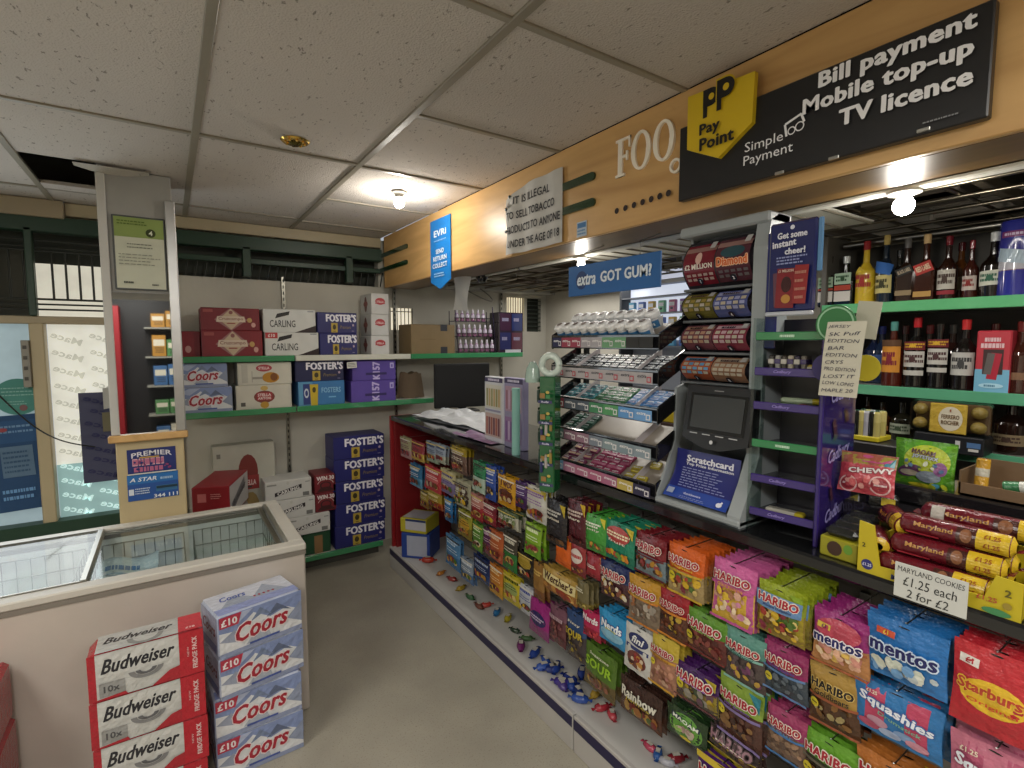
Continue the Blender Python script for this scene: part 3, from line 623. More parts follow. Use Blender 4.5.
# floor shelf
zz = S3; tops = [(343, 547, 520.5), (342, 525, 500), (343, 503, 478.5), (343, 482, 458), (344.5, 460.5, 437)]
p, q = at(334.5, 540, y=3.79), at(386, 540, y=3.79); hh = (at(345, 437, y=3.79).z-S3)/5
for k in range(5):
    dx = (0, .006, -.006, .004, .006)[k]
    o = carton(q.x-p.x-.01, .24, hh-.001, '#222468', {'front': f_fosters, 'left': f_fosters_side}).build('beer_case', loc=((p.x+q.x)/2+dx, 3.79+.12, S3+k*hh), rot=0)
    tag(o, 'navy beer case with white lettering, '+('bottom', 'second from bottom', 'middle', 'second from top', 'top')[k]+' of tall floor-shelf stack', 'beer case', 'tall stack of navy beer cases')
for k, (a, b_, nm) in enumerate((((292, 514), (329.5, 538), 'bottom'), ((277, 495), (310, 516), 'middle'), ((265, 470), (307, 494), 'top'))):
    pass
fx0, fx1 = at(266, 500, y=3.78).x, at(310, 500, y=3.78).x
case((303, 534), (331, 553), 3.80, .2, '#1f4a2f', {'front': lambda A, w, h: A.rect(-.1*w, -.5*h, .2*w, .3*h, '#8b6a45')}, 'dark green carton under the white cases on floor shelf', 'carton', 'beer cases on the floor shelf', zb=S3)
za = at(303, 534, y=3.80).z+.002
hb = .135
for k, (x0, nm) in enumerate(((.62, 'bottom'), (.52, 'middle'), (.50, 'top'))):
    o = carton(.30, .22, hb, '#c4c3be', {'front': f_carlbox}).build('beer_case', loc=(x0+.15, 3.88, za+k*(hb+.002)))
    tag(o, f'white beer case with slanted black name band, {nm} of three on floor shelf', 'beer case', 'beer cases on the floor shelf')
b = carton(.36, .1, .13, '#3b3d3a', {}); tag(b.build('carton', loc=(.36, 3.85, S3)), 'grey carton hidden low on floor shelf under white cases', 'carton')
for k in range(2):
    o = carton(.15, .2, hb, '#711b25', {'front': f_win}).build('beer_case', loc=(.90, 3.89, za+(k+1)*(hb+.002)))
    tag(o, ('lower', 'upper')[k]+' of two dark red cases lettered WIN 30 beside white cases', 'beer case', 'beer cases on the floor shelf')
# large white poster carton behind and red case beside the freezer
def f_big(A, w, h):
    A.ell(.05*w, .18*h, .16*w, .2*h, '#7b2f2a', 16); A.rect(-.1*w, -.02*h, .22*w, .14*h, '#9b3434'); A.ell(.08*w, -.25*h, .14*w, .2*h, '#a08752', 14); A.rect(-.46*w, .0*h, .1*w, .02*h, '#3a3834'); A.rect(-.44*w, .36*h, -.38*w, .41*h, '#7a7871'); A.text('STELLA', .06*w, .06*h, .06*h, '#e2d2cc', w=.22*w, bold=.03)
p, q = at(212, 447, y=3.95), at(278, 540, y=3.95)
o = carton(q.x-p.x, .10, .62, '#bab9ac', {'front': f_big}).build('beer_case', loc=((p.x+q.x)/2, 4.0, p.z-.62), rot=0); tag(o, 'large cream lager carton with red badge standing behind the red case', 'beer case', 'beer cases on the floor shelf')
b = carton(.5, .13, o.location.z-S3-.002, '#54524a', {}); tag(b.build('carton', loc=(o.location.x, 3.985, S3)), 'brown grey carton supporting the large cream lager carton', 'carton')
def f_red(A, w, h):
    A.rect(-.35*w, .05*h, -.12*w, .3*h, '#c06a6c'); A.lines(.0, .12*h, .3*w, .3*h, 3, '#cf9a98', 2, .4); A.rect(-.36*w, -.42*h, -.05*w, -.22*h, '#cbb4b0')
    for k in range(9): A.rect(-.34*w+.03*w*k, -.38*h, -.33*w+.03*w*k, -.25*h, '#3a2c2c')
o = carton(.20, .42, .20, '#8a1723', {'front': f_red, 'right': lambda A, w, h: (A.rect(-.48*w, -.46*h, .48*w, .46*h, '#b7b4b0'), A.poly([(-.4*w, -.4*h), (.3*w, .1*h), (.3*w, .4*h), (-.4*w, -.1*h)], '#6d6a6b'), A.text('Budweiser', .0, .0, .2*h, '#3a3335', w=.7*w, shear=.3, rot=.2, bold=.02))}).build('beer_case', loc=(.24, 3.66, .60), rot=(0, 0, -.35))
tag(o, 'red beer case turned at an angle behind the freezer near the pillar', 'beer case')
b = carton(.30, .42, .474, '#6b6a63', {}); tag(b.build('carton', loc=(.24, 3.62, S3-.0)), 'plain grey carton under the angled red beer case', 'carton')
# ---------------------------------------------------------------- chest freezer
FY0, FY1, FXR, FXL, FZ = 2.345, 3.09, .462, -1.35, .77
fr = empty('chest_freezer', ((FXL+FXR)/2, (FY0+FY1)/2, 0), label='long white chest freezer with sliding glass lids', cat='freezer')
cx, cy = fr.location.x, fr.location.y; hx, hy = (FXR-FXL)/2, (FY1-FY0)/2
m = MB(); W = '#bcb3a9'
m.box(-hx, -hy, 0, hx, -hy+.05, FZ-.045, W, 'paint', .006); m.box(-hx, hy-.05, 0, hx, hy, FZ-.045, W, 'paint', .006)
m.box(-hx, -hy+.05, 0, -hx+.05, hy-.05, FZ-.045, W, 'paint'); m.box(hx-.05, -hy+.05, 0, hx, hy-.05, FZ-.045, W, 'paint', .004)
m.box(-hx+.05, -hy+.05, .30, hx-.05, hy-.05, .34, '#e6e8e6', 'paint'); m.box(-hx+.05, hy-.056, .34, hx-.05, hy-.05, FZ-.05, '#e2e4e2', 'paint'); m.box(hx-.056, -hy+.05, .34, hx-.05, hy-.05, FZ-.05, '#e2e4e2', 'paint')
m.build('body', fr)
m = MB()
for (x0, y0, x1, y1) in ((-hx-.004, -hy-.006, hx+.004, -hy+.06), (-hx-.004, hy-.055, hx+.004, hy+.004), (hx-.06, -hy+.06, hx+.004, hy-.055), (-hx-.004, -hy+.06, -hx+.05, hy-.055)):
    m.box(x0, y0, FZ-.03, x1, y1, FZ, '#c4c0b6', 'paint', .005); m.box(x0+.002, y0+.002, FZ-.048, x1-.002, y1-.002, FZ-.03, '#7c766d', 'plastic')
m.box(hx-.075, -hy+.06, FZ-.02, hx-.058, hy-.055, FZ+.002, '#e0e2e0', 'metal', .002)
m.build('rim', fr)
def lid(x0, x1, z, nm):
    l = MB(); l.sheet(lambda a, t: (x0+.02+(x1-x0-.04)*a, -hy+.065+(2*hy-.125)*t, z+.002), 1, 1, '#fff', 'glass'); g = l.build('glass_lid', fr)
    l = MB(); l.box(x0, -hy+.06, z-.006, x0+.022, hy-.055, z+.010, '#9c9a92', 'metal', .003); l.box(x1-.022, -hy+.06, z-.006, x1, hy-.055, z+.010, '#9c9a92', 'metal', .003)
    l.box(x0, -hy+.058, z-.006, x1, -hy+.068, z+.008, '#9c9a92', 'metal', .002); l.box(x0, hy-.062, z-.006, x1, hy-.052, z+.008, '#9c9a92', 'metal', .002); l.build('lid_frame', g)
xl = at(88, 560, z=FZ).x-cx
lid(-hx+.05, xl+.02, FZ-.004, 'a'); lid(xl-.0, hx-.08, FZ-.018, 'b')
def basket(x0, x1):
    m = MB(); z0, z1 = FZ-.26, FZ-.07; y0, y1 = -hy+.08, hy-.08
    for i in range(9):
        t = i/8; x = x0+(x1-x0)*t; m.tube([(x, y0, z1), (x, y0, z0), (x, y1, z0), (x, y1, z1)], .0022, '#a9aba6', 'metal', 5, False)
    for i in range(9):
        y = y0+(y1-y0)*i/8; m.tube([(x0, y, z1), (x0, y, z0), (x1, y, z0), (x1, y, z1)], .0022, '#a9aba6', 'metal', 5, False)
    for z in (z1, z1-.08, z1-.16): m.tube([(x0, y0, z), (x1, y0, z), (x1, y1, z), (x0, y1, z), (x0, y0, z)], .003, '#b5b7b2', 'metal', 5, False)
    m.build('basket', fr)
basket(hx-.40, hx-.08); basket(hx-.76, hx-.44)
basket(hx-1.2, hx-.82)
frz = [('#9fb0b8', '#4a6a8c'), ('#a8b6a8', '#3d5c4a'), ('#b5a8a2', '#7d3b3b'), ('#8aa0b4', '#2d4a78'), ('#b9b6ae', '#5b5750')]
r_ = random.Random(11)
for k in range(12):
    bx = (hx-.36, hx-.72, hx-1.15)[k % 3]+.0; row = k//3
    c = frz[k % 5]; mb = carton(.2, .11, .05, c[0], {'top': lambda A, w, h: (A.rect(-.4*w, -.3*h, .4*w, .1*h, c[1]), A.lines(-.35*w, .15*h, .35*w, .4*h, 2, '#55585a', 5))})
    o = mb.build('frozen_food_box', loc=(cx+bx+.13, cy-.22+.135*row, FZ-.257), rot=0)
    tag(o, 'pale frozen food box lying in the freezer, '+('first', 'second', 'third', 'fourth')[row]+' from the front in '+('right-end', 'middle', 'left-hand')[k % 3]+' basket', 'frozen food', 'frozen food boxes in the freezer')
m = MB(); m.sheet(lambda a, t: (-.11+.22*a, -.15+.3*t, .012*math.sin(a*7)+.01*math.sin(t*9)), 10, 10, '#bfcdd0', 'film'); A = Art(m, lambda u, v, e: (u, v, .012*math.sin((u+.11)/.22*7)+.01*math.sin((v+.15)/.3*9)+e+.001), 'film', .0008)
A.lines(-.08, .02, .08, .06, 1, '#5b7ea6', 2, .8); A.ell(0, -.06, .07, .05, '#8aa9bf', 14)
tag(m.build('frozen_bag', loc=(cx+xl+.12, cy, FZ-.10)), 'white frozen bag lying under the glass lid beside the lid frame', 'frozen bag')
# ---------------------------------------------------------------- stacks on the floor before the freezer
q = at(304, 740, z=0); p = at(206, 606, y=2.13); w = .31; hh = .163; bx = .232
for k in range(4):
    o = carton(w, .20, hh-.001, '#b2bacd', {'front': f_coors10 if k < 4 else f_coors, 'top': f_coors_top, 'left': f_coors_side, 'right': f_coors_side}, 'film', .012).build('beer_case', loc=(bx+(-.0, -.003, .003, .0)[k], 2.222, k*hh), rot=(.05, .07, .2, .23)[k])
    tag(o, 'shrink-wrapped blue and silver beer case, '+('bottom', 'second from bottom', 'second from top', 'top')[k]+' of floor stack by freezer corner', 'beer case', 'blue and silver stack before the freezer')
p, q = at(83, 655, y=2.05), at(203, 632, y=2.05); w = q.x-p.x; hh = .161
for k in range(4):
    o = carton(w, .13, hh-.002, '#a51f2c', {'front': f_bud, 'top': f_bud_top}, 'film', .02).build('beer_case', loc=((p.x+q.x)/2+(-.004, .003, 0, .002)[k], 2.135, k*hh), rot=(.0, -.006, .008, 0)[k])
    tag(o, 'red and silver beer case with side band, '+('bottom', 'second from bottom', 'second from top', 'top')[k]+' of floor stack before freezer', 'beer case', 'red and silver stack before the freezer')
q = at(14, 690, y=2.30)
for k in range(3):
    def fz_(A, w, h):
        A.lines(-.3*w, -.3*h, .45*w, .3*h, 5, '#c58a8c', k+3, .4); A.rect(.3*w, -.48*h, .49*w, .48*h, '#7e1620')
    o = carton(.33, .24, .195, '#971e28', {'front': fz_}, 'foil', .014).build('drink_pack', loc=(q.x-.165-.004*k, 2.2, k*.196))
    tag(o, 'glossy red drinks pack at the picture edge, '+('bottom', 'middle', 'top')[k]+' of its floor stack', 'drinks pack', 'red packs on floor at freezer left end')
# ================================================================ SWEETS COUNTER
CX, CT, PXF = 1.31, 1.12, 1.29
ct = empty('sweets_counter', (CX, 1.5, 0), label='long shop counter with black top, red end panel and white plinth', cat='counter')
m = MB(); m.box(0, -2.1, CT-.035, .62, 2.06, CT, '#17181a', 'gloss', .006); m.build('counter_top', ct)
m = MB(); m.box(.0, 2.06, 0.0, .60, 2.085, CT-.002, '#8c1a20', 'paint', .003); m.box(.02, 2.03, .12, .6, 2.06, CT-.036, '#7e161c', 'paint', .002); m.build('end_panel', ct)
m = MB(); m.box(.46, -2.1, .15, .48, 2.03, CT-.036, '#77756f', 'paint')
for k in range(9): m.box(.455, -2.1, .2+.1*k, .462, 2.03, .206+.1*k, '#4b4a47', 'paint')
m.build('back_panel', ct)
PZ = .155
for k, (y0, y1) in enumerate(((at(573, 720, x=PXF).y-1.5+.003, 2.07), (-.9, at(573, 720, x=PXF).y-1.5-.003), (-2.1, -.905))):
    m = MB(); m.box(PXF-CX, y0, 0, PXF-CX+.02, y1, PZ, '#b4b1ad', 'paint', .003)
    A = Art(m, lambda u, v, e: (PXF-CX-e, -u, v), 'plastic', .0012); A.rect(-y1+.002, .098, -y0-.002, .142, '#1e1a44'); m.build('plinth', ct)
m = MB(); m.box(PXF-CX+.02, -2.1, PZ-.03, .46, 2.06, PZ-.004, '#c3c1bd', 'paint', .002); m.build('deck', ct)
BAG_CACHE = {}
def pal(*a): return list(a)
JEL = pal('#7c2f24', '#a8792c', '#3c2418', '#b39a7a', '#5c3a2c', '#8c3f3f')
PINKS = pal('#c79a86', '#d8b53c', '#c27f9a', '#e0c9a6', '#9b6a4a')
BRI = pal('#c7a22c', '#9c3a2c', '#6b4424', '#c9b06a', '#4d6a2c', '#7b2d3a')
DK = pal('#2b1d18', '#4b3220', '#6b4a2c', '#1d1714')
PAS = pal('#c9b8c0', '#a5b8d0', '#d0a0ae', '#cfcabc')
def art_bag(A, w, h, t):
    """t: dict top, bot, name, nc, nout, sub, sc, split, pal, stripe, sticker, shape"""
    sp = t.get('split', .08)*h; e = .035*h
    A.rect(-.495*w, -.5*h, .495*w, sp, t['bot'], 6, 6)
    if t.get('pal'): A.scatter(-.46*w, -.42*h, .46*w, sp-.0*h, t.get('n', 26), t['pal'], .055*w, .10*w, len(t['name'])*7+int(w*9999))
    if t.get('stripe'): A.rect(-.495*w, sp-.025*h, .495*w, sp+.02*h, t['stripe'], 6, 1); A.rect(-.495*w, -.5*h, .495*w, -.455*h, t['stripe'], 6, 1)
    if t.get('blob'): A.ell(0, t.get('by', .0)*h, .4*w, .2*h, t['blob'], 16, 2)
    if t.get('corner'): A.poly([(.2*w, .46*h), (.47*w, .46*h), (.47*w, .2*h)], t['corner'])
    if t.get('sticker'):
        su, sv = t['sticker']; A.ell(su*w, sv*h, .1*w, .1*w, '#c9b82a', 12); A.rect(su*w-.06*w, sv*h-.015*w, su*w+.06*w, sv*h+.018*w, '#6b6418')
    if t.get('price'): u, v, bc, tc_ = t['price']; A.rect((u-.12)*w, (v-.05)*h, (u+.12)*w, (v+.05)*h, bc, rot=-.05); A.text('£1', u*w, v*h, .065*h, tc_, bold=.04)
    if t.get('band'): v, c, bh = t['band']; A.rect(-.48*w, (v-bh)*h, .48*w, (v+bh)*h, c, 6, 2)
    if t['name'] not in READ: A.lines(-.38*w, (t.get('nv', .24)-.07)*h, .40*w, (t.get('nv', .24)+.07)*h, 2 if len(t['name']) > 4 else 1, t.get('nc', '#b3262f'), len(t['name']), .62)
    else: A.text(t['name'], t.get('nx', 0)*w, t.get('nv', .24)*h, None if not t.get('nh') else t['nh']*h, t.get('nc', '#b3262f'), w=t.get('nw', .84)*w, bold=.05, out=t.get('nout'), ow=.055, rot=t.get('nr', 0), shear=t.get('ns', 0))
    if t.get('extra'):
        r = random.Random(int(w*1e5)); A.lines(-.36*w, -.0*h, .36*w, .16*h, 2, t['nc'], 3, .35); A.ell(r.uniform(-.15, .15)*w, -.2*h, .28*w, .11*h, r.choice(['#b5a05c', '#7c3a34', '#c9c0a8', '#5c4a34', '#8c5a3c']), 12); A.scatter(-.4*w, -.4*h, .4*w, -.05*h, 9, r.sample(JEL+BRI, 4), .05*w, .1*w, 3); A.rect(-.46*w, .38*h, .46*w, .42*h, r.choice(['#c9b25c', '#d0cbbd', '#3a3430']), 3, 1)
    if t.get('sub'): A.text(t['sub'], t.get('sx', 0)*w, t.get('sv', .12)*h, t.get('sh', .06)*h, t.get('sc', '#d8d2c0'), w=t.get('sw', .6)*w, bold=.02, rot=t.get('nr', 0), shear=t.get('ns', 0))
    A.ell(0, .462*h, .08*w, .012*h, '#1c1a18', 10)
READ = ('HARIBO', 'mentos', 'Starburst', 'Nerds', "Werther's", 'fini', 'MAOAM', 'Rainbow', 'SOUR', 'Twix')
def bag_mesh(w, h, D, t, seed, mat='film'):
    """pillow bag hanging from its header: origin at the hang hole, front towards -y"""
    mb = MB(); r = random.Random(seed); a1, a2, a3 = r.uniform(0, 6), r.uniform(0, 6), r.uniform(0, 6)
    def th(u, v):
        s = max(0, min(1, (v/h+.5-.055)/.89)); bs = max(0, math.sin(PI*s))**.55; bot = 1+.25*(.5-s)
        lump = 1+.10*math.sin(u/w*9+a1)*math.sin(v/h*11+a2)
        return max(.0007, D/2*bs*bot*lump*max(0, 1-abs(2*u/w)**2.4)**.6)
    def X(u, v):
        s = max(0, min(1, (v/h+.5-.055)/.89)); return u*(1-.045*math.sin(PI*s))
    wav = lambda u, v: .0016*math.sin(u/w*17+a3)*(abs(2*v/h)**4)
    def P(u, v, e, sg=-1): return (X(u, v), sg*(th(u, v)+e)+wav(u, v), v-h/2+.038*h)
    nu, nv = 12, 14
    for sg in (-1, 1):
        vs = []; fs = []; cols = []
        for j in range(nv+1):
            v = -h/2+h*j/nv; v = v if 0 < j < nv else v
            for i in range(nu+1): vs.append(P(-w/2+w*i/nu, v, 0, sg))
        sp = t.get('split', .08)
        for j in range(nv):
            c = t['top'] if (j+.5)/nv-.5 > sp else t.get('edge', t['bot'])
            for i in range(nu): q = (j*(nu+1)+i, j*(nu+1)+i+1, (j+1)*(nu+1)+i+1, (j+1)*(nu+1)+i); fs.append(q if sg < 0 else q[::-1]); cols.append(c)
        mb.add(vs, fs, cols, mat, True)
    A = Art(mb, P, mat, .00035); (t.get('fn') or art_bag)(A, w, h, t)
    return mb.mesh('sweet_bag')
def hook(y, z, x0):
    m = MB(); X = x0-CX
    m.tube([(.46, y-1.5, z+.006), (X+.018, y-1.5, z+.006), (X+.012, y-1.5, z+.010)], .0016, '#8d8d8a', 'metal', 6); m.box(.452, y-1.515, z-.02, .46, y-1.485, z+.03, '#7d7d7a', 'plastic', .002)
    m.build('hook', ct)
USED = []
def hang(tl, br, x, n, desc, where, t, D=.03, step=.024, cat='sweets', grp=None, nm='sweet_bag', mat='film', grow=1.06):
    p, q = at(*tl, x=x), at(*br, x=x); W = abs(p.y-q.y)*grow; H = max(p.z-q.z, .05)*(1+(grow-1)*.8); y = (p.y+q.y)/2; z = p.z-.038*H
    me = bag_mesh(W, H, D, t, int(tl[0]*7+tl[1]), mat); hook(y, z, x-.018)
    r = random.Random(int(tl[0]*13+tl[1]))
    for k in range(n):
        o = bpy.data.objects.new(nm, me); COL.objects.link(o)
        xx = x+k*step; lean = r.uniform(-.03, .03)
        o.location = (xx, y+r.uniform(-.006, .006)*(k > 0), z-(.001*k)-r.uniform(0, .006)*(k > 0)); 
        o.rotation_mode = 'XYZ'; o.rotation_euler = (r.uniform(-.05, .03), r.uniform(-.035, .035), -PI/2+lean*1.6*(1 if k else .7))
        if n == 1: lab = f'{desc}, {where}'
        else: lab = f'{desc}, {where}, {ORD[k]}' + (' on its hook' if k == 0 else ' from front')
        tag(o, lab, cat, grp or 'bags hanging under the counter')
H_ = dict(name='HARIBO', nc='#9c2430', nout='#d9cfc4')
def H(**k): d = dict(H_); d.update(k); return d
R1, R2, R3, R4 = 1.305, 1.315, 1.32, 1.325
T, M2, L3, B4 = 'top row right', 'second row right', 'third row right', 'lowest row right'
bags = [
 # top row from the tower to the picture's right end
 ((548, 497), (567, 548), R1, 4, 'black bag with yellow corner', T, dict(top='#221f22', bot='#2c2a2c', name='Giants', nc='#b9b6ad', corner='#b9a22e', pal=DK, sub='buttons', split=-.3)),
 ((569, 497), (587, 548), R1, 4, 'dark maroon chocolate bag', T, dict(top='#4d1820', bot='#421319', name='Teasers', nc='#c9b5a8', sub='share', split=-.3, pal=pal('#6b2f2c', '#3a1418'), corner='#c9a52c')),
 ((586, 511), (606, 555), R1, 6, 'bright green sweet bag', T, dict(top='#3f8f37', bot='#3c7a33', name='Babies', nc='#e3e6d2', sub='jelly', corner='#c9c03a', split=-.2, pal=pal('#8c3a2c', '#c08a3a', '#4a8a3a'), n=10)),
 ((607, 518), (635, 568), R1, 6, 'teal green sweet bag with red badge', T, dict(top='#1e7a5e', bot='#1a6650', name='Pastilles', nc='#e8d9b4', blob='#a53a35', by=.22, corner='#c9b53c', split=-.18, pal=pal('#c9a02c', '#a5452c', '#c97a2c', '#5a8a3c'), n=16, nv=.22, sub='fruit', sv=.06)),
 ((637.5, 530), (666, 581), R1, 6, 'dark red sweet bag over pale blue window', T, H(top='#701c24', bot='#6e7f86', pal=JEL, sub='Supermix', split=.0, stripe='#591720')),
 ((671, 541), (703, 603), R1, 7, 'orange sweet bag with clear lower window', T, H(top='#c55a20', bot='#a08a5c', pal=BRI, sub='Tangfastics', sc='#c9a52c', sticker=(-.3, -.1), split=.02, stripe='#b8962a')),
 ((716, 556), (755, 630), R1, 8, 'bright pink sweet bag with yellow sweets', T, H(top='#bf5c93', bot='#c6a23c', pal=PINKS, sub='Giant Squirms', sc='#c9922c', split=.12, stripe='#b04f88', nv=.26, edge='#b85a8e')),
 ((761.5, 578), (804, 648), R1, 8, 'pale blue sweet bag with yellow candy picture', T, H(top='#8c9a24', bot='#86702a', pal=BRI, band=(.22, '#5f83ac', .14), sub='Maoam Dolphins', sc='#2d3c6a', split=.1, n=44, nv=.26, sv=.14, corner='#7e9a2a', edge='#9a8a24')),
 ((816.5, 605), (868, 679), R1, 7, 'magenta mint bag with navy lettering', T, dict(top='#8f2a6e', bot='#b07a4a', name='mentos', nc='#1f2258', nout='#e6dfe4', split=-.02, pal=pal('#d8a98c', '#e0c4a0', '#c98c7c', '#d9b25a'), n=34, price=(-.25, .26, '#c0a83c', '#5a2348'), nv=.04, stripe='#95512e', blob='#a43a4c', by=.24)),
 ((869.7, 610), (944, 700), R1, 6, 'bright blue mint bag with navy lettering', T, dict(top='#2468a8', bot='#2d6fae', name='mentos', nc='#1c2058', split=-.1, pal=pal('#c9cec0', '#d5d8cc', '#b5c0c4', '#6f9cc9'), n=24, price=(-.22, .3, '#b8482c', '#d9b53c'), nv=.06, nout='#c4d4e6', fn=None)),
 ((957, 637), (1037, 752), R1, 5, 'large red and yellow sweet bag', T, dict(top='#b02630', bot='#b02630', name='Starburst', nc='#b3402a', nout='#e3b83c', split=-.48, blob='#d8b02e', by=-.05, price=(-.3, .3, '#d9d3cc', '#a02630'), nv=.02, nr=-.02, sub='Original', sv=-.14, sc='#c9462c')),
 # second row
 ((556, 531), (571, 569), R2, 3, 'orange crisp-like sweet bag', M2, dict(top='#c95a18', bot='#bf5418', name='Reese', nc='#e0cf9a', split=-.4, corner='#d0912c')),
 ((572, 536), (586, 577), R2, 3, 'small red and white sweet bag', M2, dict(top='#8c2428', bot='#6a2026', name='Malt', nc='#a52e32', blob='#cfc4bb', by=.05, nv=.05, split=-.25, pal=JEL, n=8)),
 ((588, 551), (601, 580), R2, 3, 'plain dark red sweet bag', M2, dict(top='#8c1f2c', bot='#7c1a26', name='Bites', nc='#d9d0c6', split=-.4, nv=.0, corner='#c9a02c')),
 ((602, 557.5), (629, 606), R2, 4, 'navy sweet bag with fried egg sweets', M2, H(top='#26315e', bot='#43242a', pal=pal('#cfc4ae', '#c09a3c', '#4a2a24', '#7c4a3c'), sub='Starmix', split=.06)),
 ((631, 572), (659.5, 631), R2, 4, 'golden sweet bag with grey brown window', M2, H(top='#b98a2e', bot='#7a6a58', pal=pal('#a59a8c', '#6b5a4c', '#8c8478', '#94603c'), sub='Happy Cherries', sc='#c9a43c', split=.1, stripe='#b5702a', nc='#9c2430')),
 ((662, 586.5), (688, 644), R2, 4, 'red sweet bag with orange edge', M2, H(top='#94202a', bot='#57301f', pal=pal('#2e1a14', '#4a2a1c', '#a5882c', '#6b3a24'), sub='Happy Cola', sc='#c9752c', split=.1, stripe='#bf7a2a')),
 ((689.5, 605.7), (726, 665), R2, 4, 'apple green sweet bag with red brown sweets', M2, H(top='#5f8f34', bot='#5d2c28', pal=pal('#6b302c', '#7c3f38', '#4b2420', '#8a6a34'), sub='Cherries', sc='#7cae4c', sticker=(-.36, -.1), split=.1, stripe='#6c2622')),
 ((727.5, 624), (764, 694), R2, 4, 'pale teal sweet bag with purple and yellow sweet', M2, H(top='#5e9286', bot='#4d4240', pal=pal('#5a4a4c', '#3d3436', '#b5923c', '#6b3a5c'), sub='Rainbow', sc='#2f5a54', split=.12, stripe='#7aa89c')),
 ((766, 638), (806, 705), R2, 4, 'magenta sweet bag over blue grey window', M2, H(top='#8c2c5c', bot='#3c4650', pal=pal('#4a5660', '#343c46', '#5c6670'), sub='Twin Snakes', sc='#3f4a8c', sticker=(-.32, -.16), split=.02, stripe='#5474a0')),
 ((812, 658.5), (857, 740), R2, 4, 'gold bag with black lettering', M2, H(top='#a58440', bot='#4a2e1a', nc='#1b1613', nout='#c9ab62', pal=pal('#3a2818', '#5f4426', '#9a8a5c', '#7a5428'), n=16, sub='Goldbears', sc='#2d2118', sh=.09, sw=.7, nv=.22, sv=.09, sticker=(-.36, -.13), split=0, stripe='#8a4a2c')),
 ((858, 673), (939, 765), R2, 4, 'blue and pink squashy sweet bag', M2, dict(top='#2a6ea8', bot='#2f6fa6', name='Squashies', nc='#d5dde6', nout='#3c5f9c', split=-.48, pal=None, nv=.1, nr=-.08, fn='squash', base='#b0405e')),
 ((953, 727), (1040, 850), R2, 4, 'pink squashy sweet bag under the red bag', M2, dict(top='#b86a80', bot='#b5687e', name='Squashies', nc='#d5c9cc', nout='#8c3f5c', split=-.48, nv=.22, nr=-.08, fn='squash', base='#a8506c')),
 # third row
 ((534, 560), (545, 602), R3, 2, 'narrow bronze toffee bag', L3, dict(top='#85602c', bot='#6b4424', name='Toffee', nc='#c9a85c', split=-.2)),
 ((545, 564), (577, 606), R3, 4, 'cream and gold butter sweet bag', L3, dict(top='#a5853c', bot='#8a5a2c', name="Werther's", nc='#4a2c1c', sub='Original', sc='#5a3a24', split=-.15, pal=pal('#b5803c', '#8c3a24', '#c9a05c'), band=(.12, '#cfc088', .2), nv=.18, sv=.05, sh=.09, n=14)),
 ((578, 578), (589, 612), R3, 3, 'small clear and gold sweet bag', L3, dict(top='#6b6242', bot='#7a6a34', name='Mints', nc='#c9c4a8', split=-.2, pal=pal('#8a7a3c', '#b5a55c'))),
 ((584, 606), (600, 643), R3, 3, 'crimson candy bag beside the bright blue bag', L3, dict(top='#a51f4c', bot='#8f1a34', name='Nerds', nc='#dcd0d4', split=-.1, pal=pal('#b5303c', '#7c1428', '#c9484c'), nv=.25, n=10)),
 ((600.5, 606), (627, 653), R3, 4, 'bright light blue candy bag', L3, dict(top='#2a86b8', bot='#2478ac', name='Nerds', nc='#dfe6ea', nout='#2c4a8c', split=-.48, blob='#7fb2cc', by=-.16, nv=.12, nw=.7, sub='gummy', sc='#c9c43c', sv=.0, sw=.4)),
 ((627.5, 621), (653, 681), R3, 3, 'white pouch with navy oval badge', L3, dict(top='#c3c2bd', bot='#bdbcb8', name='fini', nc='#e3e3e0', split=-.48, blob='#27315f', by=.24, nv=.24, nw=.5, fn='fini')),
 ((654, 630), (678, 693.5), R3, 4, 'yellow sweet bag with peach pink window', L3, H(top='#b9a23a', bot='#a0725a', pal=pal('#b5836a', '#8c5f4c', '#c09a80', '#a56f64'), sub='Peaches', sc='#8c5c24', sticker=(-.3, -.02), split=.12, stripe='#b98a2c')),
 ((678, 658), (718, 716), R3, 4, 'purple and yellow sweet bag with mixed sweets', L3, H(top='#45205a', bot='#4c3f34', pal=pal('#7c6a3a', '#5a3f4c', '#3d4a34', '#a58a2c', '#8a8478'), sub='Berries', sc='#8c5cae', sticker=(-.32, -.02), split=.1, stripe='#5f3236', corner='#a8982e', edge='#8a7a2a')),
 ((722, 671), (762, 754), R3, 4, 'yellow and teal sweet bag with brown window', L3, H(top='#7f9a3c', bot='#4e3028', pal=pal('#5c3a2e', '#3a241e', '#7c5a34'), sub='Jelly Bunnies', sc='#6a4a8c', sticker=(-.38, -.05), split=.04, stripe='#7a6a9c', corner='#2f7c8c')),
 ((769, 701), (805, 768), R3, 4, 'pink blue striped sweet bag, brown window', L3, H(top='#93385e', bot='#6e5648', pal=pal('#7c6450', '#57443a', '#94745c'), sub='Sour', sc='#5a7a9c', split=.06, stripe='#3d6a9c')),
 ((806, 724), (857, 812), R3, 4, 'lime green sweet bag partly below the gold bag', L3, H(top='#5f942c', bot='#3a3226', pal=DK, sub='Twin Snakes', sc='#26401c', sticker=(-.36, -.12), split=.05, stripe='#5c5446')),
 ((859, 743), (930, 850), R3, 4, 'orange and yellow bag below the blue squashy bag', L3, H(top='#a8652c', bot='#8c5a24', pal=BRI, sub='Strawbs', split=0, corner='#c9b22e')),
 # lowest row
 ((531, 594.6), (550, 641), R4, 3, 'magenta sweet pouch with navy badge', B4, dict(top='#8c2570', bot='#7c3a6c', name='BUBBLE', nc='#b9a9c4', split=-.25, blob='#2c2458', by=.0, nv=.0, nr=-.3)),
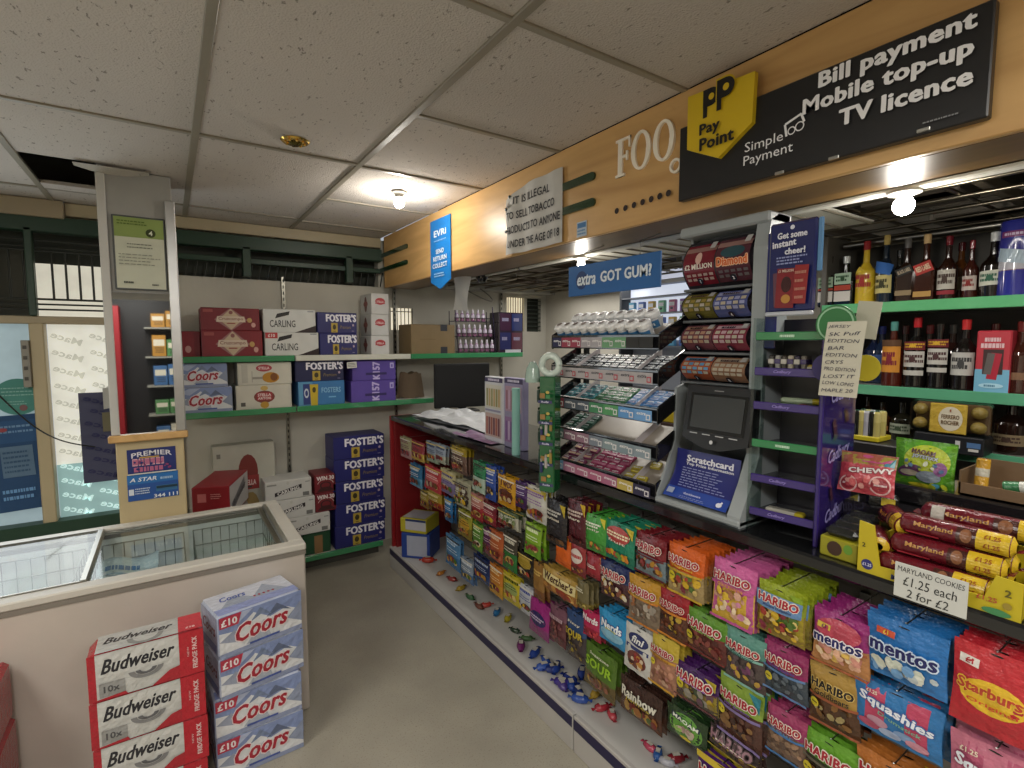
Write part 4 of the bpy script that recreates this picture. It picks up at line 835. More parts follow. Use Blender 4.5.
 ((551, 602), (567, 648), R4, 3, 'clear bag of brown grape-like sweets', B4, dict(top='#6e4a58', bot='#5a3236', name='MIX', nc='#a58c94', split=.2, pal=pal('#6b3a40', '#84504c', '#4b2a2e'))),
 ((568, 607), (586, 665), R4, 3, 'blue grey sour sweet bag with yellow lettering', B4, dict(top='#2c4570', bot='#3c3436', name='SOUR', nc='#b5a02c', split=.1, pal=pal('#5a4a34', '#8a7a2c', '#3a2c2c'), nv=.1, sub='Fizzy', sv=.3)),
 ((587, 640), (617, 703), R4, 3, 'olive green sour sweet bag', B4, dict(top='#4c6a24', bot='#5a4c2c', name='SOUR', nc='#8cb52c', split=-.12, sub='Sweetzone', sc='#c9ccb0', sv=.34, nv=.14, nh=.2, pal=pal('#8c5a44', '#6b4a3a', '#a5843c', '#7c3f3c'), n=14)),
 ((622.5, 672.5), (661, 735), R4, 3, 'dark brown sweet bag with white rainbow lettering', B4, dict(top='#38241e', bot='#4a2c20', name='Rainbow', nc='#cfcdbf', split=-.05, sub='jellies', sc='#a5963c', nv=.16, sv=.02, sh=.1, pal=pal('#8c5a2c', '#6b2a24', '#4b5a2c', '#a5803c'), n=18)),
 ((669, 700), (706, 755), R4, 3, 'dark green bag with bright green rounded panel', B4, dict(top='#22381e', bot='#1f331c', name='MAOAM', nc='#d3d6cc', split=-.48, fn='maoam')),
 ((712, 722), (758, 775), R4, 3, 'black yellow-edged sweet bag', B4, H(top='#261a1e', bot='#3b2a2a', nout='#4a3a3c', nc='#8c6a74', pal=DK, sub='Dips', split=.0, stripe='#a5952c')),
 ((700, 745), (748, 830), R4+.0, 3, 'purple yellow-topped sweet bag nearest the plinth', B4, H(top='#4a2068', bot='#3c1d4c', pal=DK, sub='Blackberry', nv=.18, split=-.2, corner='#c9b53a', band=(.42, '#bfa832', .06))),
]
def a_squash(A, w, h, t):
    b = t['base']
    for i in (-1, 1): A.rect((.24*i-.12)*w, -.44*h, (.24*i+.12)*w, .44*h, b, 3, 8)
    for (u, v, c) in ((-.2, -.2, '#b58a9c'), (.12, -.25, '#7f9cc4'), (.25, -.33, '#c48a9c'), (-.05, -.34, '#9fb0d0'), (-.3, -.32, '#b0506c')): A.ell(u*w, v*h, .13*w, .09*h, c, 12)
    A.text('£1.25', -.28*w, .33*h, .06*h, '#d9c9b4', bold=.04)
    A.text('Squashies', 0, .12*h, .2*h, '#d8dce4', w=.86*w, bold=.06, rot=-.14, out='#3a5f9a' if b != '#a8506c' else '#8c3f5c', ow=.07); A.text('Drumstick', .06*w, -.03*h, .07*h, '#6fa08c', w=.5*w, bold=.03, rot=-.14); A.ell(0, .462*h, .08*w, .012*h, '#1c1a18', 10)
def a_fini(A, w, h, t):
    A.ell(0, .25*h, .36*w, .13*h, '#232c5a', 18, 2); A.text('fini', 0, .25*h, .14*h, '#dfe0de', w=.42*w, bold=.04, shear=.2); A.rect(-.4*w, .02*h, .4*w, .1*h, '#2d3768', 3, 1)
    A.ell(0, -.18*h, .34*w, .2*h, '#6c3a34', 16, 2); A.scatter(-.3*w, -.36*h, .3*w, .0, 16, pal('#b5803c', '#8c2f2c', '#c9b59a', '#4a2420'), .05*w, .1*w, 5); A.ell(0, .462*h, .08*w, .012*h, '#1c1a18', 10)
def a_maoam(A, w, h, t):
    A.ell(0, .0, .42*w, .42*h, '#5b8f3a', 20, 3); A.rect(-.36*w, .14*h, .36*w, .3*h, '#1c2a3c', 3, 1, rot=-.05); A.text('MAOAM', 0, .22*h, .11*h, '#d6dacf', w=.64*w, bold=.05, rot=-.05)
    A.scatter(-.28*w, -.2*h, .28*w, .1*h, 16, pal('#b5b09a', '#a58c84', '#c9a9a0', '#8fae5c'), .05*w, .09*w, 5); A.ell(.05*w, -.26*h, .14*w, .06*h, '#c2b02c', 10); A.ell(0, .462*h, .08*w, .012*h, '#1c1a18', 10)
FN = dict(squash=a_squash, fini=a_fini, maoam=a_maoam)
for b_ in bags:
    t = b_[6]
    if t.get('fn'): t['fn'] = FN[t['fn']]
    hang(b_[0], b_[1], b_[2], b_[3], b_[4], b_[5], t, D=.028)
# far, left half of the counter: smaller packs
X0 = 1.32
L = 'far top row'; L2 = 'far second row'; L4 = 'far third row'; L5 = 'far lowest row'
def S(top, bot, name='', nc='#d8d2c6', **k): d = dict(top=top, bot=bot, name=name or 'Gum', nc=nc, split=k.pop('split', -.1), nw=.7, nv=.3, extra=1); d.update(k); return d
left = [
 ((401, 435.6), (411, 457), 2, 'cream and pink gum pack', L, S('#a09a72', '#b08480', 'Hubba', '#7c2f4c')),
 ((413, 439.5), (424, 460), 2, 'pink and gold gum pack', L, S('#8c3038', '#b5963c', 'Gold', '#5a2c1c')),
 ((427.5, 440), (436, 461), 2, 'silver mint pack', L, S('#7d8898', '#93a08c', 'Mint', '#22305c')),
 ((437, 443), (445.5, 462), 2, 'silver white mint pack', L, S('#8c96a5', '#a0a394', 'Ice', '#22305c')),
 ((453, 445), (466, 472), 3, 'gold topped brown pack', L, S('#a08a24', '#6f564c', 'Eclairs', '#d3c8b8', split=.2, pal=pal('#8a7468', '#55403a', '#a5958c'))),
 ((411.5, 462), (422, 486), 2, 'light blue gum pack', L2, S('#2f6c96', '#5f95b4', 'Blue', '#dfe7ea', pal=pal('#8cb5cc', '#3f7ca5'))),
 ((427, 464), (440.5, 491), 2, 'bright red pack', L2, S('#a82f34', '#b0393c', 'Love', '#d9c4c0', blob='#c05c5c')),
 ((442, 468), (455, 494), 3, 'cream and mauve sweet bag', L2, S('#b9b088', '#7a6f96', 'Fizz', '#4a3c7c', split=.1)),
 ((456, 478), (469.5, 507), 3, 'white flowery sweet bag', L2, S('#b5b296', '#a8a48c', 'Foam', '#5c3f34', pal=pal('#4c3a34', '#c9c6b4', '#3d3434', '#b0a04c'), split=.45, n=30)),
 ((474.4, 460), (485.5, 490), 3, 'green and white sweet bag', L, S('#2d7a50', '#a9bcae', 'Menthol', '#1d4f34', split=-.0)),
 ((487, 464), (495.5, 497), 3, 'blue sweet bag', L, S('#2f4c9c', '#2c4690', 'Lockets', '#d0d5e2', nr=0)),
 ((500, 474), (514.5, 506), 3, 'yellow chocolate bag with dark lettering', L, S('#c7941f', '#c08a1c', 'Twix', '#5a2418', blob='#5a2c18', by=-.1, nv=.3)),
 ((517, 480), (526.5, 506), 3, 'purple chocolate bag', L, S('#42205c', '#3b1c50', 'Buttons', '#c9bcd4')),
 ((528.5, 484), (545.5, 520), 3, 'white sweet bag with yellow dot', L, S('#c3c1b8', '#b9b7b0', 'Mallows', '#8c5aa0', split=-.3, pal=pal('#a5803c', '#7c5a8c', '#6b5a3c'), n=12, corner='#bfb13c')),
 ((421, 488), (428.5, 507), 2, 'narrow gold sweet pack', L2, S('#8f7a2c', '#7c5a24', 'Toff', '#c9b88c')),
 ((430, 489), (441, 509), 2, 'gold and orange sweet pack', L2, S('#94802c', '#a0522c', 'Toff', '#d9c88c', pal=BRI)),
 ((472.5, 492.5), (483, 519), 3, 'pink and red sweet bag with cherry', L2, S('#b0756c', '#8c2c30', 'Cherry', '#e0c9c0', split=.05)),
 ((484, 500), (496, 524), 3, 'round dark red sweet bag', L2, S('#6b1c28', '#7c2230', 'Pips', '#d9c0bc', blob='#93303c')),
 ((500, 507), (517, 529), 3, 'white bag with green leafy print', L2, S('#4c5a3c', '#b0ae9c', 'Fox', '#3a5a2c', split=.25, pal=pal('#7c8a5c', '#c9c6b8', '#5c6a44'), n=20)),
 ((445, 496), (452.5, 520), 2, 'narrow bright blue pack', L4, S('#2c689c', '#285c8c', 'Cool', '#c9dcea')),
 ((460, 508), (471.5, 537), 2, 'yellow green sweet bag', L4, S('#8f8c2c', '#7a6a2c', 'Lemon', '#4a3c1c', blob='#b9902c')),
 ((474, 521), (483, 549), 2, 'leaf green sweet bag', L4, S('#4f7c2c', '#5c8434', 'Apple', '#d4deb4')),
 ((484, 526), (490.5, 552), 2, 'narrow plum sweet pack', L4, S('#54284c', '#6b3c4c', 'Plum', '#c4a9bc')),
 ((491, 528), (503, 560), 2, 'salmon orange sweet bag', L4, S('#b05c34', '#a8543c', 'Salt', '#d9b08c', pal=pal('#c07a54', '#8c3c2c'))),
 ((505, 531), (517, 568), 2, 'dark striped sweet bag', L4, S('#3f3a30', '#2c6a34', 'Kola', '#c9c6b4', split=.0)),
 ((527.5, 521), (540.5, 555), 3, 'lime green tall sweet bag', L4, S('#7ea52c', '#5f8c24', 'Sour', '#dfe6c0')),
 ((518.5, 549), (532.5, 580), 2, 'black bag with mustard patch', L4, S('#1f1a18', '#2a2420', 'Kick', '#a58c3c', blob='#97802c', by=.15)),
 ((447.5, 533), (460, 568), 2, 'pale blue stick pack', L5, S('#4f7ca5', '#3d6a96', 'Freeze', '#bcd0e0')),
 ((462, 555), (472.5, 582), 2, 'silver blue stick pack', L5, S('#7f8c9c', '#4a6a94', 'Pop', '#d9dfe6')),
 ((475, 553), (489, 583), 2, 'navy stick pack', L5, S('#22305c', '#2c3f6c', 'Jaw', '#a9b5cc')),
 ((491, 562), (502.5, 595), 2, 'amber orange stick pack', L5, S('#b5702c', '#b5862c', 'Juice', '#e0c48c')),
 ((505, 570), (519, 604), 2, 'lemon yellow sherbet bag', L5, S('#b5a82c', '#a89a28', 'Dip', '#3c4a1c', blob='#8c9a5c')),
 ((520.5, 582), (532, 614), 2, 'white and navy sherbet bag', L5, S('#b5b8c0', '#a9adb5', 'Fizz', '#2c3a8c', split=.2)),
]
for k, b_ in enumerate(left): hang(b_[0], b_[1], X0+.004*(k % 3), b_[2], b_[3], b_[4], b_[5], D=.022, step=.022, grow=1.22, nm='sweet_pack', grp='small packs hanging at the far end')
# cartons under the far hooks
o = carton(.20, .2, .10, '#b5aa30', {'front': lambda A, w, h: (A.rect(-.3*w, -.3*h, .48*w, .4*h, '#b9b8c0'), A.rect(-.3*w, .3*h, .48*w, .46*h, '#2c3a68')), 'left': lambda A, w, h: (A.rect(-.2*w, -.4*h, .46*w, .3*h, '#a8a9b5'), A.lines(-.1*w, -.2*h, .4*w, .2*h, 3, '#6b7094', 2)), 'top': lambda A, w, h: A.rect(-.46*w, -.4*h, .4*w, .4*h, '#b5b4bb')})
yb = at(420, 555, x=1.40).y
tag(o.build('carton', loc=(1.43, yb+.06, .335), rot=(0, 0, -.9)), 'yellow and white stock carton, upper of two at the red end panel', 'carton')
o = carton(.21, .2, .178, '#24408c', {'front': lambda A, w, h: A.rect(-.3*w, -.4*h, .4*w, .4*h, '#a5aabb'), 'left': lambda A, w, h: A.rect(-.3*w, -.3*h, .3*w, .4*h, '#9ca2b5')})
tag(o.build('carton', loc=(1.435, yb+.06, .153), rot=(0, 0, -.8)), 'blue and white stock carton, lower of two at the red end panel', 'carton')
# loose sweets on the white deck
loose = [((428, 560), '#a5321f', 'red and orange sweet tub', .04), ((441, 572), '#b5742c', 'orange wrapped sweet', .028), ((486, 604), '#b03f34', 'red wrapped bar', .03), ((497, 611), '#2f6a9c', 'blue wrapped bar', .03), ((508, 617), '#a89a2c', 'yellow wrapped bar', .03), ((515, 629), '#2b3c2c', 'dark green wrapped sweet', .026),
 ((527, 637), '#3c5a34', 'green wrapped sweet', .028), ((521, 645), '#6a2560', 'purple and yellow wrapped bar', .034), ((556, 667), '#27408c', 'blue foil sweet', .034), ((546, 660), '#31509c', 'pale blue foil sweet', .03), ((570, 678), '#22357c', 'navy foil sweet', .034), ((562, 684), '#4a3a80', 'violet foil sweet', .032), ((578, 690), '#1c2c66', 'dark blue foil sweet', .03), ((582, 672), '#2a3f8a', 'blue foil sweet at the back', .034),
 ((596, 692), '#b5963c', 'yellow gummy sweet', .03), ((602, 706), '#a5303c', 'red gummy sweet', .03), ((612, 713), '#b0404a', 'pink red gummy sweet', .028), ((650, 745), '#b0405a', 'pink wrapped chew', .026), ((658, 752), '#2f5a9c', 'blue wrapped chew', .026), ((667, 760), '#a8a9b4', 'white wrapped chew', .026), ((676, 757), '#7c1f2a', 'dark red wrapped chew', .03)]
loose += [((535+9*i, 652+8*i+(i % 2)*6), ('#24408c', '#3050a0', '#1d2f74', '#41348a')[i % 4], ('royal blue', 'mid blue', 'deep blue', 'violet blue')[i % 4]+' foil sweet, '+ORD[i]+' of the scattered blue line', .034) for i in range(6)] + [((452+9*i, 578+9*i), ('#8c2a24', '#a58a2c', '#2f5a34', '#6a3a2c')[i % 4], ('dark red', 'mustard', 'bottle green', 'brown')[i % 4]+' fallen sweet at the far end', .03) for i in range(4)]
for i, ((u, v), c, d, s) in enumerate(loose):
    s *= 1.5; p = at(u, v, z=PZ+.016); mb = MB(); r = random.Random(i); a = r.uniform(0, 3)
    L_ = s*1.0
    prof = [(-1.0, .55), (-.72, .2), (-.6, .75), (-.2, 1), (.2, 1), (.6, .75), (.72, .2), (1.0, .55)]
    vs = []; n = 10
    for (q, rr_) in prof:
        for k in range(n):
            t = 2*PI*k/n; vs.append((q*L_, rr_*s*.42*math.cos(t), rr_*s*.36*math.sin(t)*(1 if abs(q) < .65 else .35)+.36*s))
    fs = [(j*n+k, j*n+(k+1) % n, (j+1)*n+(k+1) % n, (j+1)*n+k) for j in range(len(prof)-1) for k in range(n)]
    mb.add(vs, fs, c, 'foil', True); mb.add([(-.3*L_, -.2*s, .73*s), (.3*L_, -.2*s, .73*s), (.3*L_, .2*s, .73*s), (-.3*L_, .2*s, .73*s)], [(0, 1, 2, 3)], '#c9c4b8', 'foil')
    tag(mb.build('wrapped_sweet', loc=(max(p.x, 1.335), p.y, PZ-.004), rot=(0, 0, a)), f'{d} lying loose on the white deck', 'sweet', 'loose sweets on the counter deck')
# ================================================================ ON THE COUNTER
# all racks face the aisle: built with front -y, turned a quarter
TR = -PI/2
# ---- chewing gum rack: five sloping trays
gy0, gy1 = at(660, 340, x=1.33).y, at(552, 342, x=1.33).y; gw = gy1-gy0; gyc = (gy0+gy1)/2
rk = empty('gum_rack', (1.33, gyc, CT), TR, label='five-tier black chewing gum rack with sloping trays on the counter', cat='display rack')
TZ = [1.65-CT, 1.532-CT, 1.407-CT, 1.281-CT, 1.150-CT]
STRIP = [['#22264c', '#93384c', '#93384c', '#a39fa5', '#a9a5aa', '#6a9a72', '#6a9a72', '#2b2b2a', '#2b2b2a'], ['#a9a4a6']*7, ['#8c3040', '#4c5560', '#4c5560', '#3f7c54', '#4f8f5c', '#5a8fc4', '#6a9acc'],
         ['#50706c', '#7c5c6c', '#8a6878', '#747c88', '#7f9094', '#7a8a92', '#84929a'], ['#6f9cc0', '#a5708c', '#a5667f', '#a55c78', '#a0607c', '#b09c4c', '#2a2640']]
def tray_face(A, w, h, cols, k):
    n = len(cols)
    for i, c in enumerate(cols):
        u0 = -w/2+w*i/n; A.rect(u0+.001, -h/2, u0+w/n-.001, h/2, c)
        if c not in ('#2b2b2a',):
            A.text('extra' if k != 4 else 'airwaves', u0+w/n*.4, .006, .009, '#e6e4e4' if k != 1 else '#3c3c44', w=w/n*.5, bold=.03, shear=.2); A.rect(u0+w/n*.68, -h*.36, u0+w/n*.92, h*.14, '#d9d6d6' if k != 1 else '#b0404c'); A.rect(u0+w/n*.73, -h*.26, u0+w/n*.87, h*.04, c)
TD, TRS = .155, .085
for k, z in enumerate(TZ):
    m = MB(); hw = gw/2
    fz = z-.026
    m.box(-hw, -.004, fz, hw, .004, fz+.052, '#17171a', 'gloss', .002)
    m.add([(-hw, 0, fz+.008), (hw, 0, fz+.008), (hw, TD, fz+.008+TRS), (-hw, TD, fz+.008+TRS)], [(0, 1, 2, 3)], '#8c8378', 'plastic')
    m.add([(-hw, 0, fz), (hw, 0, fz), (hw, TD, fz+TRS), (-hw, TD, fz+TRS)], [(3, 2, 1, 0)], '#18181a', 'plastic')
    for sx in (-hw, hw-.006):
        pts = [(0, fz-.004), (0, fz+.055), (TD, fz+TRS+.045), (TD, fz+TRS-.01)]
        m.add([(sx, a, b) for a, b in pts]+[(sx+.006, a, b) for a, b in pts], [(0, 1, 2, 3), (7, 6, 5, 4), (0, 4, 5, 1), (1, 5, 6, 2), (2, 6, 7, 3), (3, 7, 4, 0)], '#151517', 'gloss')
    tr = m.build('tray', rk); m = MB(); A = Art(m, plane((0, -.0045, fz+.024), (1, 0, 0), (0, 0, 1)), 'rubber', .0005); tray_face(A, gw-.02, .038, STRIP[k], k); m.build('price_strip', tr)
    for s in (-.17, .17):
        m = MB(); a = s*gw/.6-.001; m.add([(a, .006, fz+.01), (a+.003, .006, fz+.01), (a+.003, TD, fz+TRS+.008), (a, TD, fz+TRS+.008), (a, .006, fz+.04), (a+.003, .006, fz+.04), (a+.003, TD, fz+TRS+.038), (a, TD, fz+TRS+.038)], [(4, 5, 6, 7), (0, 4, 7, 3), (1, 5, 6, 2)], '#b5aeb0', 'plastic'); m.build('divider', tr)
m = MB()
for sx in (-gw/2+.02, gw/2-.04): m.box(sx, TD, 0, sx+.02, TD+.02, TZ[0]+.10, '#1b1b1d', 'plastic', .002)
m.box(-gw/2, .0, 0, gw/2, TD+.02, .012, '#151517', 'gloss', .003); m.build('stand', rk)
def on_tray(k, u, t, lift=0): # world point on tray k at lateral u, depth fraction t
    z = TZ[k]-.018+TRS*t; return (1.33+TD*t, gyc-u, CT+z+lift)
TILT = math.atan2(TRS, TD)
def gumpack(c, c2, txt, tc='#dfe4e6'):
    mb = MB(); mb.box(-.0195, -.015, 0, .0195, .015, .013, c, 'film', .002); A = Art(mb, plane((0, 0, .013), (1, 0, 0), (0, 1, 0)), 'film', .0004); A.rect(-.018, -.014, .018, -.003, c2); A.text(txt, 0, .005, .007, tc, w=.026, bold=.03); return mb.build('gum_pack')
TRAYS = {1: [('#232c34', '#a0a5aa', 12, 4, 'black and silver'), ], 2: [('#3f7c84', '#1f4a58', 4, 4, 'teal'), ('#2a6b44', '#17452b', 4, 4, 'green'), ('#3d78b4', '#27548c', 4, 4, 'light blue')],
         3: [('#23483c', '#6c8a80', 3, 4, 'dark green'), None, None], 4: [('#7c3a5c', '#c4a58c', 3, 3, 'plum'), ('#8f3054', '#b0607f', 4, 4, 'magenta'), ('#b0a03a', '#8c7c2a', 2, 3, 'yellow')]}
ZONES = {1: [(-.27, .27)], 2: [(-.27, -.09), (-.08, .09), (.10, .27)], 3: [(-.27, -.12)], 4: [(-.27, -.12), (-.10, .08), (.10, .22)]}
NAMES5 = ['top', 'second', 'third', 'fourth', 'bottom']
for k, zs in TRAYS.items():
    for zi, zd in enumerate(zs):
        if not zd: continue
        c, c2, nu, nt, nm = zd; u0, u1 = ZONES[k][zi]; proto = None
        for i in range(nu):
            for j in range(nt):
                if k == 4 and zi == 2 and i+j == 2: continue
                o = gumpack(c, c2, 'extra') if proto is None else dup(proto); proto = proto or o
                u = u0+(u1-u0)*(i+.5)/nu; t = .17+.72*(j+.5)/nt if nt > 2 else .3+.5*(j+.5)/nt
                o.location = on_tray(k, u*gw/.6, t, .002+.0); o.rotation_euler = (TILT, 0, TR+(0 if k != 4 else .25*((i+j) % 2)))
                tag(o, f'{nm} chewing gum packs lying in {NAMES5[k]} tray of gum rack', 'chewing gum', f'{nm} gum packs in the {NAMES5[k]} tray')
# gum bottles: two rows on the top tray
gb = None; labs = {}
for row in range(2):
    for i in range(10 if row == 0 else 9):
        if gb is None:
            gb = empty('gum_bottle', (0, 0, 0)); mb = MB(); mb.lathe([(0, 0), (.022, 0), (.024, .006), (.024, .034), (.022, .04)], '#b9bcc0', 'plastic', 16)
            A = Art(mb, lambda u, v, e: ((.0243+e)*math.sin(u/.024), -(.0243+e)*math.cos(u/.024), v), 'plastic', .0003)
            A.rect(-.03, .006, .03, .032, '#3b6f9c', 8, 1); A.text('extra', 0, .02, .011, '#e3e6e8', w=.03, bold=.03); mb.build('body', gb)
            mb = MB(); mb.lathe([(.0, .04), (.025, .04), (.026, .044), (.026, .056), (.022, .062), (.0, .064)], '#e4e5e6', 'plastic', 18); mb.box(-.012, -.03, .05, .012, -.015, .062, '#e9eaea', 'plastic', .004); lid_ = mb.build('cap', gb)
            mb = MB(); mb.lathe([(0, .0645), (.012, .0645), (.012, .0642)], '#6c5f5a', 'plastic', 14); mb.build('cap_mark', lid_); o = gb
        else: o = dup(gb)
        u = -.255+.052*i+(.026 if row else 0)
        P = on_tray(0, u*gw/.6, .25+.45*row, .0); o.location = (P[0], P[1], P[2]+.014); o.rotation_euler = (.55, 0, TR)
        tag(o, f'white capped gum bottle, {("first","second","third","fourth","fifth","sixth","seventh","eighth","ninth","tenth")[i]} from the tower end in the {"front" if row == 0 else "back"} row', 'gum bottle', 'white capped gum bottles on the top tray')
# GOT GUM sign
p, q = at(570, 284, x=1.52), at(662, 271, x=1.52); r0, r1 = at(567, 297, x=1.52), at(661, 288, x=1.52)
p = at(569, 268, x=1.50); q = at(661, 290, x=1.50); zt, zb_ = at(615, 259, x=1.5).z, at(615, 292, x=1.5).z
sg = empty('gum_sign', (1.50, (p.y+q.y)/2, (zt+zb_)/2), TR, label='blue sign lettered GOT GUM? hanging over the gum rack', cat='sign')
w, h = p.y-q.y, zt-zb_
m = MB(); m.box(-w/2, -.003, -h/2, w/2, .003, h/2, '#27609f', 'plastic', .002); m.build('panel', sg)
m = MB(); A = Art(m, plane((0, -.0032, 0), (1, 0, 0), (0, 0, 1)), 'plastic', .0006)
A.ell(-.33*w, 0, .07*w, .3*h, '#17386c', 20); A.text('extra', -.27*w, 0, .34*h, '#dde6ee', w=.22*w, bold=.04, shear=.2); A.text('GOT GUM?', .16*w, .02*h, .34*h, '#dde6ee', w=.52*w, bold=.05); m.build('lettering', sg)
m = MB()
for s in (-.3, .3): m.tube([(s*w, 0, h/2), (s*w, .0, h/2+.05), (s*w, .11, h/2+.09)], .002, '#9a9a96', 'metal', 6)
m.build('bracket', sg)
# ---- lottery dispenser
dy0, dy1 = at(751, 387, x=1.42).y, at(681, 383, x=1.42).y; dw = dy1-dy0; dyc = (dy0+dy1)/2+.008
dp = empty('scratchcard_dispenser', (1.33, dyc, CT), TR, label='tall grey scratchcard dispenser with four windows standing on the counter', cat='dispenser')
m = MB(); GC = '#8e9496'
def plate(m, pts, x0, x1, c, mat='plastic'):
    n = len(pts); m.add([(x0, a, b) for a, b in pts]+[(x1, a, b) for a, b in pts], [tuple(range(n))[::-1], tuple(range(n, 2*n))]+[(i, (i+1) % n, n+(i+1) % n, n+i) for i in range(n)], c, mat)
hw = dw/2
prof = [(0, 0), (-.0, .03), (.05, .12), (.085, .2), (.085, .80), (.10, .875), (.14, .895), (.20, .895), (.20, 0)]
plate(m, prof, hw+.004, hw+.045, GC); plate(m, [(0, 0), (0, .03), (.05, .12), (.085, .2), (.085, .375), (.15, .40), (.15, .87), (.20, .895), (.20, 0)], -hw-.014, -hw-.004, GC)
m.box(-hw-.014, .09, .868, hw+.045, .2, .9, GC, 'plastic', .006); m.box(-hw-.014, -.005, 0, hw+.045, .2, .022, GC, 'plastic', .006); m.box(-hw, .17, .02, hw, .19, .89, '#4a4e50', 'plastic')
m.build('frame', dp)
cards = [[('#6c1a28', '#b5a58c', '£2 MILLION'), ('#4c2630', '#c4562c', 'Diamond')], [('#66602c', '#8c7a3a', 'GOLD'), ('#4c5484', '#8c90b4', 'LUCKY')], [('#70404a', '#a5806c', 'CASH'), ('#7c3444', '#b09098', '777')], [('#a5583a', '#5c8cb0', 'CASH'), ('#8c6a54', '#a59884', 'WIN')]]
zt_ = [1.977, 1.80, 1.672, 1.60]; edges = [(at(716, 236, x=1.42).z, at(716, 287, x=1.42).z), (at(716, 289, x=1.42).z, at(716, 320, x=1.42).z), (at(716, 322, x=1.42).z, at(716, 353, x=1.42).z), (at(716, 355, x=1.42).z, at(716, 384, x=1.42).z)]
for k, (a, b_) in enumerate(edges):
    z1, z0 = a-CT, b_-CT; H2 = z1-z0; zc = (z0+z1)/2
    def P(u, v, e): return (u, .155-.065*math.cos(max(-1, min(1, v/(H2/2)))*1.25)-e, zc+v*.97)
    m = MB(); vs = []; 
    m.sheet(lambda s, t: P((s-.5)*dw, (t-.5)*H2, 0), 2, 14, '#2e2a30', 'acrylic')
    for sx in (-hw, hw): m.add([P(sx, (t/14-.5)*H2, 0) for t in range(15)]+[(sx, .17, zc)], [(i, i+1, 15) for i in range(14)], '#6b6e70', 'plastic')
    A = Art(m, P, 'acrylic', .0006)
    for i, (c1, c2, tx) in enumerate(cards[k]):
        u0 = -hw+.006+i*hw; u1 = u0+hw-.012; A.rect(u0, -.42*H2, u1, .42*H2, c1, 1, 12)
        if k == 0:
            A.rect(u0, .26*H2, u1, .36*H2, '#8c6a64', 1, 3)
            if i == 0: A.ell((u0+u1)/2, .12*H2, .012, .02, '#c9a59a', 12); A.text(tx, (u0+u1)/2, -.05*H2, .016, '#dccfc4', w=.1, bold=.04)
            else: A.ell((u0+u1)/2, .15*H2, .04, .018, '#27464f', 16); A.text(tx, (u0+u1)/2, -.03*H2, .026, '#c9602c', w=.1, bold=.04, out='#e0b08c')
            for r_ in range(2):
                for c_ in range(5): A.rect(u0+.01+c_*.021, -.25*H2-.09*H2*r_, u0+.024+c_*.021, -.20*H2-.09*H2*r_, '#a58c88' if i == 0 else '#5c5458')
        else:
            A.rect(u0+.004, .28*H2, u1-.004, .38*H2, c2, 1, 3)
            for r_ in range(3):
                for c_ in range(5): A.rect(u0+.008+c_*.021, .12*H2-.15*H2*r_, u0+.024+c_*.021, .22*H2-.15*H2*r_, c2 if (r_+c_) % 2 else '#a59c8c')
            A.lines((u0+u1)/2-.03, .29*H2, (u0+u1)/2+.03, .37*H2, 1, '#3a2a30', k, .7)
        A.ell((u0+u1)/2, -.36*H2, .010, .010, '#17172a', 14); A.text(str(2*k+i+1), (u0+u1)/2, -.36*H2, .009, '#d9d9de', bold=.04)
        A.rect(u1-.02, .3*H2, u1-.002, .44*H2, '#b0aeac', 1, 2)
    w_ = m.build('card_window', dp)
    m = MB(); m.box(-hw, .10, z0-.006, hw, .165, z0+.002, '#5d6164', 'plastic', .002); m.build('divider', w_)
    m = MB(); 
    for sx in (hw+.001,):
        pts = [(sx, .15-.045*math.cos(t), zc+.035*H2/.17*math.sin(t)) for t in [(-1.3+.26*i) for i in range(11)]]; m.tube(pts, .006, '#a5a8aa', 'plastic', 6)
    m.build('side_roller', w_)
# terminal
p0, p1, p2, p3 = at(685, 385, x=1.375), at(753, 390, x=1.375), at(680, 442, x=1.36), at(742, 449, x=1.36)
tw = p0.y-p1.y; tz1, tz0 = p0.z-CT, p2.z-CT
m = MB(); n = 12
def term_out(w, z0, z1): return [(-w/2, z1), (w/2, z1), (w/2*.98, z0+.02), (w*.12, z0-.006), (-w*.12, z0-.006), (-w/2*.98, z0+.02)]
tcy = -((p0.y+p1.y)/2-dyc)
pts = term_out(tw, tz0, tz1); ang = lambda a, b_, dd: (a+tcy, dd+(b_-tz0)*.18, b_)
fr_ = [ang(a, b_, .03) for a, b_ in pts]; bk_ = [ang(a, b_, .09) for a, b_ in pts]
m.add(fr_+bk_, [tuple(range(6))[::-1], tuple(range(6, 12))]+[(i, (i+1) % 6, 6+(i+1) % 6, 6+i) for i in range(6)], '#1c1c1e', 'plastic')
t_ = m.build('terminal', dp)
m = MB(); A = Art(m, lambda u, v, e: (u+tcy, .03+v*.18-e, tz0+v), 'acrylic', .0012); hh = tz1-tz0
A.rect(-.42*tw, .24*hh, .42*tw, .88*hh, '#0f0f10'); A.rect(-.38*tw, .3*hh, .38*tw, .84*hh, '#3b3d3e'); A.rect(-.07*tw, .93*hh, .07*tw, .945*hh, '#8f9092')
for i in range(4): A.rect((-.36+.2*i)*tw, .20*hh, (-.24+.2*i)*tw, .215*hh, '#b5b6b8')
A.ell(0, .10*hh, .006, .006, '#c9cacc', 12); m.build('screen', t_)
